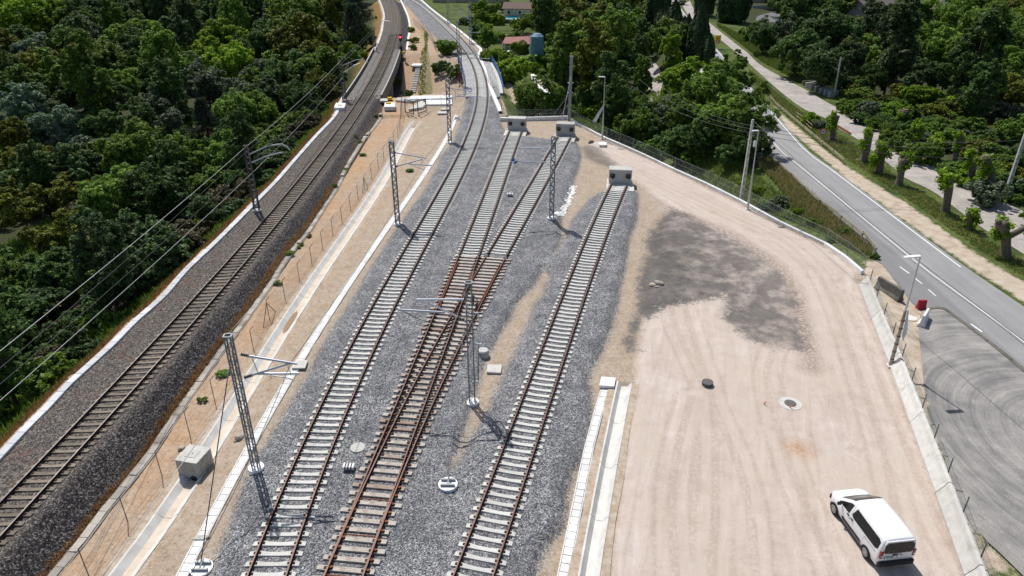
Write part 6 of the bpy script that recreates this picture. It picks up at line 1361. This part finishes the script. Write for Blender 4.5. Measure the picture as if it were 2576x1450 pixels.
def stripeblock(px, py, label):
    g0 = G(px, py); root = thing('fouling_marker', label, 'marker block', tuple(g0+Vector((0,0,.1))), 0, 'striped marker blocks'); b = MB(); b.box((0,0,.08), (.62,.42,.2)); b.build('block', M['white'], root, bevel=.03)
    for k in range(3): b = MB(); b.box((-.16+.16*k,0,.10), (.07,.425,.18)); b.build('black_stripe', M['black'], root)
stripeblock(878,1180,'white block with black stripes on the ballast, the nearer one'); stripeblock(1283,493,'white block with black stripes between the two far sidings')
# chamber box on the channel
p0 = Vector(P(492,1195,-1.2)); p0 = Vector(P(497,1188,-1.05)); root = thing('concrete_chamber', 'big square concrete chamber box standing over the drainage channel', 'concrete chamber', tuple(p0), -.22)
b = MB(); b.box((0,.0,.72), (1.32,1.32,1.15)); b.build('box', M['concb'], root, bevel=.02)
b = MB(); b.box((0,0,1.30), (1.35,1.35,.03)); b.build('top_slab', M['conc'], root)
b = MB(); b.box((0,0,1.325), (.62,.62,.02)); b.build('lid', M['conc'], root); b = MB(); b.tube([(0,0,1.33),(0,0,1.345)], .04, 8); b.build('lid_hole', M['black'], root)
b = MB(); b.tube([(0,-.655,.78),(0,-.675,.78)], .44, 24); b.build('round_knockout', M['kerb'], root); b = MB(); b.tube([(.655,0,.78),(.675,0,.78)], .44, 24); b.build('round_knockout', M['kerb'], root)
b = MB(); b.tube([(.28,-.66,.16),(.28,-.672,.16)], .2, 16); b.build('outlet', M['black'], root)
rw = random.Random(5)
M['white2'] = M['white']
# white powder spill beside the right edge of the far ballast
b = MB(); spx = [(1440,470),(1438,484),(1432,498),(1428,512),(1420,528),(1412,543),(1400,546)]
for k in range(480):
    i_ = rw.randrange(len(spx)-1); q_ = rw.random(); x = spx[i_][0]+(spx[i_+1][0]-spx[i_][0])*q_+rw.gauss(0, 4.2); y = spx[i_][1]+(spx[i_+1][1]-spx[i_][1])*q_+rw.gauss(0, 1.5); p = P(x, y, ZF); r_ = rw.uniform(.03, .17); zt = hz(p[0], p[1])+rw.uniform(.01, .05); n_ = 7; ph = rw.random()*6
    v = [(p[0]+r_*rw.uniform(.6, 1.2)*math.cos(ph+6.283*a_/n_), p[1]+r_*rw.uniform(.6, 1.2)*math.sin(ph+6.283*a_/n_), zt) for a_ in range(n_)]+[(p[0], p[1], zt+.03)]; b.add(v, [(a_, (a_+1) % n_, n_) for a_ in range(n_)])
tag(b.build('lime_spill', M['concw']), 'white powdery spill along the ballast edge right of the slim mast', 'spill', kind='stuff')

# ================================================================ VEHICLES
MV = {}
def paint(name, col, r=.28):
    t = NT(name); t.base(col, r); t.b.inputs['Specular IOR Level'].default_value = .5; t.b.inputs['Coat Weight'].default_value = .6; t.b.inputs['Coat Roughness'].default_value = .08; return t.mat
MV['white'] = paint('van_paint_white', (.82,.83,.85)); MV['glass'] = paint('vehicle_glass', (.012,.016,.018), .06); _g = MV['glass'].node_tree.nodes['Principled BSDF']; _g.inputs['Coat Weight'].default_value = 0; _g.inputs['Specular IOR Level'].default_value = .22; MV['dark'] = paint('car_paint_black', (.02,.022,.027)); MV['navy'] = paint('car_paint_blue_grey', (.04,.07,.11)); MV['silver'] = paint('car_paint_silver', (.45,.5,.55))
MV['trim'] = simple('trim_plastic_black', (.022,.022,.024), .6, var=.1, rndv=0); MV['tyre'] = simple('tyre_rubber', (.02,.02,.02), .85, var=.1, rndv=0); MV['rim'] = simple('rim_silver', (.42,.42,.44), .4, metal=.5, var=.1, rndv=0)
MV['lamp'] = paint('lamp_red', (.30,.01,.015), .2); MV['lampc'] = paint('lamp_clear', (.6,.62,.65), .15); MV['plate'] = simple('plate_white', (.7,.72,.72), .5, var=.03, rndv=0)
def interp(xs, ys, x): return float(np.interp(x, xs, ys))
class Body:
    """side profile x (forward) -> sill, belt, roof heights and half widths"""
    def __init__(s, xs, sill, belt, roof, wb, wr): s.xs = xs; s.sill = sill; s.belt = belt; s.roof = roof; s.wb = wb; s.wr = wr
    def ring(s, x):
        f = lambda a: interp(s.xs, a, x); zs, zb, zr, wb_, wr_ = f(s.sill), f(s.belt), f(s.roof), f(s.wb), f(s.wr); zr = max(zr, zb+.02)
        hgt = zr-zb
        return [(wb_*.93, zs), (wb_*.985, zs+.10), (wb_, zs+(zb-zs)*.45), (wb_*.99, zb), (wr_+(wb_-wr_)*.55, zb+hgt*.45), (wr_+(wb_-wr_)*.12, zb+hgt*.82), (wr_*.93, zb+hgt*.955), (wr_*.75, zr), (wr_*.35, zr+.015)]
    def y_at(s, x, z):
        r = s.ring(x)[:7]; zz = [q[1] for q in r]; return float(np.interp(z, zz, [q[0] for q in r]))
    def mesh(s, mt, parent, n=44, name='body', sub=1):
        X_ = np.linspace(s.xs[0], s.xs[-1], n); v = []; k = 18
        for x in X_:
            r = s.ring(x); v += [(x, y, z) for y, z in r]+[(x, -y, z) for y, z in r[::-1]]
        f = [(i*k+j, i*k+(j+1) % k, (i+1)*k+(j+1) % k, (i+1)*k+j) for i in range(n-1) for j in range(k)]+[tuple(range(k))[::-1], tuple((n-1)*k+j for j in range(k))]
        b = MB(); b.add(v, f); o = b.build(name, mt, parent, smooth=True)
        return o
    def side_panel(s, poly, mt, parent, name, side=1, off=.012, n=14):
        poly = np.array(poly); lo, hi = poly.min(0), poly.max(0); b = MB(); xs = np.linspace(lo[0], hi[0], n); cols = []
        for x in xs:
            zz = []
            for i in range(len(poly)):
                (x0, z0), (x1, z1) = poly[i], poly[(i+1) % len(poly)]
                if (x0 <= x <= x1) or (x1 <= x <= x0):
                    if abs(x1-x0) < 1e-9: zz += [z0, z1]
                    else: zz.append(z0+(z1-z0)*(x-x0)/(x1-x0))
            cols.append((x, min(zz), max(zz)))
        m_ = 6; v = []
        for x, a, c_ in cols:
            for j in range(m_): z = a+(c_-a)*j/(m_-1); v.append((x, side*(s.y_at(x, z)+off), z))
        f = [(i*m_+j, i*m_+j+1, (i+1)*m_+j+1, (i+1)*m_+j) for i in range(n-1) for j in range(m_-1)]
        b.add(v, f); return b.build(name, mt, parent, smooth=True)
    def top_panel(s, x0, x1, wf, mt, parent, name, off=.012, n=12):
        v = []; m_ = 9
        for i in range(n):
            x = x0+(x1-x0)*i/(n-1); zr = max(interp(s.xs, s.roof, x), interp(s.xs, s.belt, x)+.02); w_ = interp(s.xs, s.wr, x)*wf
            for j in range(m_): q = -1+2*j/(m_-1); v.append((x, q*w_, zr+.018-.03*q*q+off))
        b = MB(); b.add(v, [(i*m_+j, i*m_+j+1, (i+1)*m_+j+1, (i+1)*m_+j) for i in range(n-1) for j in range(m_-1)]); return b.build(name, mt, parent, smooth=True)
def wheel(parent, x, y, r=.32, w_=.2, spokes=True):
    s_ = 1 if y > 0 else -1; b = MB(); b.tube([(x,y-w_/2,r),(x,y-w_/2+.03,r),(x,y+w_/2-.03,r),(x,y+w_/2,r)], [r*.9,r,r,r*.9], 22); o = b.build('wheel', MV['tyre'], parent, smooth=False)
    b = MB(); b.tube([(x,y+s_*(w_/2-.01),r),(x,y+s_*(w_/2+.012),r)], [r*.68,r*.6], 20); b.build('rim', MV['rim'], o)
    if spokes:
        for k in range(9): a = k*2*math.pi/9; b = MB(); b.tube([(x+math.cos(a)*r*.42, y+s_*(w_/2+.006), r+math.sin(a)*r*.42), (x+math.cos(a)*r*.42, y+s_*(w_/2+.016), r+math.sin(a)*r*.42)], r*.085, 8); b.build('rim_slot', MV['tyre'], o)
def van():
    a = Vector(P(2179.7,1402,ZY)); c_ = Vector(P(2100.8,1292,ZY)); d = (c_-a).normalized(); right = Vector((d.y,-d.x,0)); cen = (a+c_)/2+right*.80; rz = math.atan2(d.y, d.x); wb = 2.79
    root = thing('van', 'white passenger van with tinted rear windows parked on the gravel yard', 'van', (cen.x, cen.y, ZY+.02), rz)
    xs = [-2.20,-2.17,-2.08,-1.6,-.6,.35,.62,1.15,1.38,1.75,2.02,2.16,2.20]
    B = Body(xs, [.34,.30,.27,.25,.25,.25,.25,.25,.25,.25,.27,.32,.40], [1.02,1.05,1.06,1.07,1.06,1.04,1.03,1.0,.99,.94,.84,.72,.62], [1.48,1.70,1.80,1.85,1.86,1.82,1.67,1.26,1.11,1.0,.88,.76,.66], [.86,.90,.925,.93,.93,.93,.93,.925,.915,.87,.78,.66,.55], [.70,.74,.76,.77,.77,.75,.73,.74,.78,.76,.66,.52,.42])
    B.mesh(MV['white'], root, 60)
    B.top_panel(.40,1.36,.95,MV['glass'],root,'windscreen'); B.side_panel([(.28,1.08),(1.22,1.04),(1.10,1.15),(.46,1.58),(.26,1.64)],MV['glass'],root,'front_window',1); B.side_panel([(.28,1.08),(1.22,1.04),(1.10,1.15),(.46,1.58),(.26,1.64)],MV['glass'],root,'front_window',-1)
    for sd in (1, -1): B.side_panel([(-1.98,1.18),(-1.88,1.10),(.02,1.10),(.14,1.20),(.10,1.60),(0,1.66),(-1.85,1.64),(-1.98,1.55)],MV['glass'],root,'rear_side_window',sd); B.side_panel([(-.95,.38),(.75,.38),(.80,.46),(.70,.54),(-.9,.54)],MV['trim'],root,'side_moulding',sd,.02); B.side_panel([(-1.95,.93),(-1.0,.955),(-1.0,.975),(-1.95,.95)],MV['trim'],root,'door_track',sd,.006)
    for sd in (1, -1):
        for x in (.35,.02): b = MB(); b.box((x, sd*.945, .98), (.17,.04,.05)); b.build('door_handle', MV['trim'], root)
        b = MB(); b.box((.98, sd*1.06, 1.12), (.14,.22,.19)); b.build('wing_mirror', MV['trim'], root, bevel=.04)
        for x in (-.99, .17): b = MB(); B.side_panel([(x,.55),(x+.012,.55),(x+.012,1.62),(x,1.62)], MV['rim'], root, 'door_seam', sd, .003, 3)
    # arches and wheels
    for x in (wb/2, -wb/2):
        for sd in (1, -1):
            b = MB(); n = 16; v = []
            for k in range(n+1): an = math.pi*k/n; v += [(x+math.cos(an)*.40, sd*.938, .30+math.sin(an)*.40), (x+math.cos(an)*.36, sd*.75, .30+math.sin(an)*.36)]
            v2 = [(x+math.cos(math.pi*k/n)*.385, sd*.941, .26+math.sin(math.pi*k/n)*.40) for k in range(n+1)]; b.add(v2, [tuple(range(n+1))]); b.build('wheel_arch', MV['trim'], root)
            wheel(root, x, sd*.87)
    # rear
    def rear(poly, off, mt, nm, th=.02):
        b = MB(); n = len(poly); X0 = lambda z: -(2.20 if z < 1.05 else 2.20-(z-1.05)*.035)-off
        v = [(X0(z), y, z) for y, z in poly]+[(X0(z)+th, y, z) for y, z in poly]; b.add(v, [tuple(range(n)), tuple(range(n, 2*n))[::-1]]+[(i, (i+1) % n, n+(i+1) % n, n+i) for i in range(n)]); return b.build(nm, mt, root)
    rear([(-.80,.72),(.80,.72),(.82,1.10),(.74,1.62),(.66,1.76),(-.66,1.76),(-.74,1.62),(-.82,1.10)], .012, MV['white'], 'rear_door', .05)
    rear([(-.62,1.06),(.62,1.06),(.73,1.16),(.71,1.52),(.60,1.66),(-.60,1.66),(-.71,1.52),(-.73,1.16)], .034, MV['glass'], 'rear_window')
    rear([(-.004,.72),(.004,.72),(.004,1.12),(-.004,1.12)], .028, MV['trim'], 'door_gap', .01)
    for s_ in (-1, 1): b = MB(); b.box((-2.17, s_*.80, .98), (.14,.17,.42)); b.build('tail_light', MV['lamp'], root, bevel=.03); b = MB(); b.box((-2.235, s_*.80, .92), (.02,.10,.10)); b.build('light_lens', MV['lampc'], root); b = MB(); b.box((2.06, s_*.58, .74), (.2,.22,.15)); b.build('headlight', MV['lampc'], root, bevel=.03)
    b = MB(); b.box((-2.22,0,.44), (.20,1.80,.30)); b.build('rear_bumper', MV['trim'], root, bevel=.06); b = MB(); b.box((2.17,0,.42), (.16,1.5,.28)); b.build('front_bumper', MV['trim'], root, bevel=.06)
    b = MB(); b.box((-2.245,.40,.82), (.012,.52,.12)); b.build('number_plate', MV['plate'], root); b = MB(); b.box((-2.253,.64,.82), (.004,.04,.11)); b.build('plate_band', M['blue'], root)
    text('5467 MJV', .115, M['black'], (-2.256,.38,.82), (math.pi/2,0,-math.pi/2), root, 'plate_lettering', .002, .8)
    b = MB(); b.box((-2.25,.16,.97), (.03,.24,.05)); b.build('tailgate_handle', MV['trim'], root)
    b = MB(); b.tube([(-2.25+0,-.14+math.cos(k*.524)*.055,.97+math.sin(k*.524)*.055) for k in range(13)], .008, 5); b.build('round_badge', MV['rim'], root); b = MB(); b.box((-2.25,-.14,.97), (.012,.13,.014)); b.build('badge_bar', MV['rim'], root)
    b = MB(); b.box((-2.16,0,1.735), (.03,.22,.025)); b.build('brake_light', MV['lamp'], root); b = MB(); b.tube([(.45,0,1.85),(.30,0,2.05)], .008, 5); b.build('aerial', MV['trim'], root)
    b = MB(); b.beam((1.33,.1,1.13), (1.02,-.45,1.36), .02, .02); b.build('wiper', MV['trim'], root)
    b = MB(); b.box((0,0,.22), (3.9,1.6,.08)); b.build('underbody', MV['trim'], root)
van()
def car(px, py, z, rz, mt, label, kind='hatch', sc=1.0):
    g0 = Vector(P(px, py, z)); g0.z = hz(g0.x, g0.y)+.08; root = thing('car' if kind != 'truck' else 'truck', label, 'car' if kind != 'truck' else 'truck', tuple(g0), rz); root.scale = (sc,)*3
    xs = [-2.1,-2.0,-1.5,-.7,.3,.9,1.3,1.8,2.1]
    B = Body(xs, [.35,.3,.25,.25,.25,.25,.25,.28,.36], [.80,.90,.92,.92,.92,.92,.88,.78,.62], [.90,1.10,1.40,1.46,1.45,1.10,.94,.84,.68], [.78,.84,.88,.89,.89,.88,.86,.80,.64], [.6,.62,.64,.66,.66,.68,.72,.68,.5])
    B.mesh(mt, root, 26); B.top_panel(.35,.98,.93,MV['glass'],root,'windscreen'); B.top_panel(-1.98,-1.50,.9,MV['glass'],root,'rear_window')
    for sd in (1, -1): B.side_panel([(-1.6,.98),(.85,.98),(.35,1.34),(-1.2,1.34)],MV['glass'],root,'side_window',sd)
    for x in (1.3,-1.3):
        for y in (.80,-.80): wheel(root, x, y, .32, .2, False)
    for s_ in (-1, 1): b = MB(); b.box((-2.06,s_*.62,.80), (.08,.24,.14)); b.build('tail_light', MV['lamp'], root); b = MB(); b.box((2.0,s_*.58,.68), (.1,.24,.12)); b.build('headlight', MV['lampc'], root)
    b = MB(); b.box((-2.12,0,.55), (.02,.5,.12)); b.build('number_plate', MV['plate'], root)
u2 = math.pi/2
car(1706,56,-.8,u2+.25,MV['navy'],'dark blue-grey car driving away on the main road, upper one'); car(1744,72,-1.0,u2+.05,MV['dark'],'black car parked on the roadside beside the grass bank')
car(1658,18,-4.5,-u2-.2,MV['navy'],'dark car coming down the dirt lane left of the cypresses'); car(1792,148,-.8,-u2+.1,MV['silver'],'silver-blue car half hidden behind the last cypress'); car(1733,108,-.8,u2+.1,MV['navy'],'dark car on the main road between the cypress tops')
car(1500,290,-5,u2,MV['silver'],'silver car parked under the trees behind the fence') if False else None
# lorry at the top of the road
g0 = Vector(P(1716,13,-.8)); root = thing('lorry', 'grey-green lorry seen from behind at the very top of the main road', 'lorry', (g0.x, g0.y, -.7), .2)
b = MB(); b.box((0,4,2.4), (2.5,8,2.9)); b.build('load_body', M['concb'], root); b = MB(); b.box((0,9.3,2.0), (2.4,2.0,2.6)); b.build('cab', MV['silver'], root, bevel=.1)
b = MB(); b.box((0,-.02,.95), (2.4,.25,.4)); b.build('rear_bumper', MV['trim'], root); b = MB(); b.box((0,-.18,.85), (.9,.04,.3)); b.build('number_plate', M['yel'], root)
for x in (-1,1):
    for y in (1,2.4,8): b = MB(); b.tube([(x-.15,y,.5),(x+.15,y,.5)], .5, 14); b.build('wheel', MV['tyre'], root)
# orange digger in the lane
g0 = Vector(P(1648,118,-4.8)); g0.z = hz(g0.x, g0.y); root = thing('excavator', 'small orange digger parked at the foot of the cypress row', 'digger', tuple(g0), .4)
for s_ in (-1,1): b = MB(); b.box((s_*.8,0,.35), (.4,2.6,.6)); b.build('crawler_track', MV['tyre'], root, bevel=.1)
b = MB(); b.box((0,.3,1.2), (1.8,2.2,1.0)); b.build('house', M['orange'], root, bevel=.1); b = MB(); b.box((-.4,-.3,2.1), (.9,1.1,1.0)); b.build('cab', MV['glass'], root, bevel=.08)
b = MB(); b.beam((.5,-.6,1.4), (.5,-2.6,3.2), .3, .35); b.build('boom', M['yel'], root); b = MB(); b.beam((.5,-2.6,3.2), (.5,-3.6,1.6), .25, .3); b.build('dipper_arm', M['yel'], root); b = MB(); b.box((.5,-3.6,1.2), (.6,.6,.6), taper=.6); b.build('bucket', MV['trim'], root)
for (x, y, c__, lab) in [(1598,230,'white','white car roof showing between trees by the dirt lane'),(1470,190,'silver','silver car parked under the trees behind the blue tank')]:
    car(x, y, -5, 1.2, MV[c__], lab)
# ================================================================ BUILDINGS AND GARDENS
def tiled(name, col):
    t = NT(name); v = t.objc(); wv = t.n.new('ShaderNodeTexWave'); wv.inputs['Scale'].default_value = 1.6; wv.inputs['Distortion'].default_value = .6; t.l.new(v, wv.inputs[0]); n = t.noise(2, 4, .6, v)
    c = t.ramp(t.m('ADD', t.m('MULTIPLY', wv.outputs['Fac'], .5), t.m('MULTIPLY', n, .5)), [(.2, tuple(q*.6 for q in col)), (.8, col)]); t.bump(wv.outputs['Fac'], .6, .08); return t.base(c, .85)
M['tile'] = tiled('roof_tiles_brown', (.20,.14,.12)); M['tileg'] = tiled('roof_tiles_grey', (.17,.15,.145))
def house(px, py, z, w_, d_, h, rz, wallm, roofm, label, rh=1.8, cat='house', wins=3):
    g0 = Vector(P(px, py, z)); g0.z = hz(g0.x, g0.y)-.2; root = thing('house', label, cat, tuple(g0), rz); b = MB(); b.box((0,0,h/2), (w_,d_,h)); b.build('wall', wallm, root)
    o = .5
    for s_ in (-1, 1):
        b = MB(); b.add([(-w_/2-o, s_*(d_/2+o), h-.15), (w_/2+o, s_*(d_/2+o), h-.15), (w_/2+o, 0, h+rh), (-w_/2-o, 0, h+rh), (-w_/2-o, s_*(d_/2+o), h-.35), (w_/2+o, s_*(d_/2+o), h-.35), (w_/2+o, 0, h+rh-.2), (-w_/2-o, 0, h+rh-.2)], [(0,1,2,3),(7,6,5,4),(0,4,5,1),(1,5,6,2),(3,2,6,7),(0,3,7,4)]); b.build('roof', roofm, root)
    for s_ in (-1, 1): b = MB(); b.add([(s_*w_/2,-d_/2,h),(s_*w_/2,d_/2,h),(s_*w_/2,0,h+rh*.92)], [(0,1,2)]); b.build('gable', wallm, root)
    for k in range(wins):
        x = -w_/2+w_*(k+.5)/wins; b = MB(); b.box((x,-d_/2-.02,h*.55), (1.1,.06,1.2)); q = b.build('window', M['white'], root); b = MB(); b.box((x,-d_/2-.06,h*.55), (.9,.03,1.0)); b.build('pane', MV['glass'], q)
    b = MB(); b.box((w_*.25,d_*.1,h+rh), (.6,.6,1.3)); b.build('chimney', wallm, root); return root
house(2188,66,-3,12,9,5.0,.35,M['stuccog'],M['tileg'],'grey-walled house with stepped grey tiled roofs at upper right',2.0)
house(2212,82,-3,7,6,3.6,.35,M['stuccog'],M['tileg'],'lower annexe with a grey tiled roof in front of the upper right house',1.5,wins=2)
house(2352,66,-3,12,8,4.2,-.1,M['stucco'],M['tile'],'low house with a long brown tiled roof among the right-hand trees',1.4)
house(2395,12,-3,12,8,4.5,.1,M['stuccog'],M['tile'],'far house with a brown roof at the top right edge',1.8)
house(1312,40,-5,12,9,3.2,-.15,M['stucco'],M['tile'],'garden house with a shaded porch behind the swimming pool',1.6)
house(1180,5,-5,30,8,3.0,-.1,M['stucco'],M['stucco'],'long pale building at the very top beyond the gardens',.6,wins=6)
house(1900,6,-2.5,16,8,4.5,.1,M['stucco'],M['tile'],'cream house behind the garden wall beyond the paved court',1.8,wins=4)
# pool
pz = -4.85
def gslab(px4, z, th, name, label, cat, mt, parent=None):
    q = [P(x, y, z) for x, y in px4]; zz = max(hz(p[0], p[1]) for p in q)+.12; poly = [tuple(p[:2]) for p in q]; b = MB(); b.prism(poly, zz-th, zz); o = b.build(name, mt, parent)
    return (tag(o, label, cat) if label else o), zz
root = thing('swimming_pool', 'turquoise garden swimming pool with a white surround', 'swimming pool')
_, zz = gslab([(1262,46),(1272,39),(1330,39.5),(1338,44),(1330,49),(1290,50.5)], -5, .6, 'pool_surround', None, None, M['white'], root)
q = [tuple(P(x, y, -4.9)[:2]) for x, y in [(1270,46),(1277,41),(1326,41.5),(1330,44.5),(1310,46),(1288,48.7)]]; b = MB(); b.prism(q, zz-.3, zz+.03); b.build('pool_water', M['water'], root)
for k, (x, y) in enumerate([(1308,28),(1314,27),(1330,28)]):
    g0 = Vector(P(x, y, -5)); g0.z = hz(g0.x, g0.y); rt = thing('garden_chair', ['left white garden chair on the porch','middle white garden chair on the porch','right white garden chair on the porch'][k], 'chair', tuple(g0), 0, 'white garden chairs'); b = MB(); b.box((0,0,.5), (.7,.7,.08)); b.build('seat', M['white'], rt); b = MB(); b.box((0,.33,.95), (.7,.08,.9)); b.build('backrest', M['white'], rt)
    for i in (-1,1):
        for j in (-1,1): b = MB(); b.box((i*.3,j*.3,.25), (.06,.06,.5)); b.build('leg', M['white'], rt)
wallrun([(1225,60),(1270,60),(1320,57),(1345,55)], -5, 'dark low garden wall in front of the swimming pool', h=1.2, name='garden_wall', mt=M['darkc'], seg=6)
netfence([Vector(P(x, y, -5)) for x, y in [(1215,95),(1250,88),(1300,80),(1350,76)]], 'dark post and wire fence across the garden meadow', h=1.8, base=0, step=4, mt='steelold')
# shed
g0 = Vector(P(1308,132,-5)); g0.z = hz(g0.x, g0.y); root = thing('open_shed', 'open-fronted shed with a dull red lean-to roof', 'shed', tuple(g0), .08)
b = MB(); b.add([(-5,-3.2,2.6),(5,-3.6,2.4),(5.2,2.5,3.6),(-3.6,2.5,3.4),(-5,-3.2,2.75),(5,-3.6,2.55),(5.2,2.5,3.75),(-3.6,2.5,3.55)], [(0,1,2,3),(7,6,5,4),(0,4,5,1),(1,5,6,2),(2,6,7,3),(3,7,4,0)]); b.build('roof', M['roofr'], root)
b = MB(); b.box((.6,2.6,1.7), (9,.2,3.4)); b.build('back_wall', M['concb'], root); b = MB(); b.box((4.9,-.5,1.3), (.2,6,2.6)); b.build('side_wall', M['darkc'], root)
for x in (-4.6,0,4.6): b = MB(); b.box((x,-3.1,1.25), (.2,.2,2.5)); b.build('post', M['steelold'], root)
g0 = Vector(P(1350,172,-5)); g0.z = hz(g0.x, g0.y); root = thing('tank_tower', 'tall pale blue storage tank half hidden by trees', 'tank', tuple(g0)); b = MB(); b.tube([(0,0,0),(0,0,7.2),(0,0,7.8)], [1.5,1.5,.8], 24); b.build('tank_body', M['bluetank'], root)
b = MB(); b.tube([(-1.7,-.6,0),(-1.7,-.6,7.6)], .09, 6); b.build('down_pipe', M['white'], root)
# woodpile
g0 = Vector(P(1300,96,-5)); g0.z = hz(g0.x, g0.y); root = thing('woodpile', 'dark woodpile partly covered with a green tarpaulin', 'woodpile', tuple(g0)); rr = random.Random(8)
for k in range(46): x, y = rr.gauss(0, 2.4), rr.gauss(0, .9); zz = max(.15, 1.7-abs(x)*.45-abs(y)*.4)*rr.random(); a = rr.uniform(-.6,.6); b = MB(); b.tube([(x,y,zz+.1),(x+1.7*math.cos(a),y+1.7*math.sin(a),zz+.1+rr.uniform(-.2,.35))], .13, 6); b.build('log', M['log'], root)
b = MB(); v = [(-2.6+.65*i, -.9+.6*j, 1.55-abs(-2.0+.65*i)*.42+rr.uniform(-.1,.1)-abs(j-1.5)*.16) for i in range(8) for j in range(4)]; b.add(v, [(i*4+j, i*4+j+1, i*4+5+j, i*4+4+j) for i in range(7) for j in range(3)]); b.build('tarpaulin', M['tarp'], root)
g0 = Vector(P(1283,146,-5)); g0.z = hz(g0.x, g0.y)
bm = bmesh.new(); bmesh.ops.create_uvsphere(bm, u_segments=16, v_segments=10, radius=1.2); me = bpy.data.meshes.new('dome'); bm.to_mesh(me); bm.free(); me.materials.append(M['white']); o = bpy.data.objects.new('white_dome_tank', me); COL.objects.link(o); o.location = g0+Vector((0,0,.7)); tag(o, 'round white dome beside the open shed', 'tank')
g0 = Vector(P(1625,200,-4.5)); g0.z = hz(g0.x, g0.y)
wallrun([(1612,158),(1640,158),(1655,162)], -4.6, 'dark low wall beside the dirt lane under the cypresses', h=1.6, name='garden_wall', mt=M['darkc'], seg=5)
wallrun([(1835,22),(1900,26),(1960,28)], -2.4, 'grey garden wall beyond the paved court', h=1.6, name='garden_wall', mt=M['concb'], seg=6)
wallrun([(1900,64),(1960,64),(2010,64)], -2.4, 'dark kerb wall along the near edge of the paved court', h=.4, name='garden_wall', mt=M['darkc'], seg=6)
netfence([Vector(P(x, y, -2.2)) for x, y in [(1850,70),(1870,74),(1895,78)]], 'dark post fence left of the paved court', h=1.6, base=0, step=3, mt='steelold')
root = thing('water_tank', 'dark twin tanks with white lids beside the dirt lane', 'tank', tuple(Vector((P(1652,162,-4.6)[0], P(1652,162,-4.6)[1], hz(*P(1652,162,-4.6)[:2])))))
for x in (-1.2, 1.2): b = MB(); b.tube([(x,0,0),(x,0,1.5),(x,0,1.9)], [1.0,1.0,.5], 14); b.build('tank_body', M['white'] if x < 0 else M['conc'], root)

# ---------------------------------------------------------------- labels that single each thing out
ORD = ['first','second','third','fourth','fifth','sixth','seventh','eighth','ninth','tenth','eleventh','twelfth','thirteenth','fourteenth','fifteenth','sixteenth','seventeenth','eighteenth','nineteenth','twentieth']
def ordw(i):
    if i < 20: return ORD[i]
    tens = ['twenty','thirty','forty','fifty','sixty','seventy','eighty','ninety']; q = (i+1)//10-2; u_ = (i+1) % 10
    return (tens[q]+'-'+ORD[u_-1]) if u_ else {20:'twentieth',30:'thirtieth',40:'fortieth',50:'fiftieth',60:'sixtieth'}.get(i+1, tens[q]+'tieth')
same = {}
for o in bpy.data.objects:
    if o.parent is None and 'label' in o: same.setdefault(o['label'], []).append(o)
for lab, os_ in same.items():
    if len(os_) > 1:
        sx_ = lambda o: o.location.x/(o.location.y*cT+CAMH*sT)
        for i, o in enumerate(sorted(os_, key=sx_)):
            base_ = ' '.join(lab.split()[:12]); o['label'] = f'{base_}, {ordw(i)} from left'
            if len(os_) > 1 and 'group' not in o: o['group'] = lab
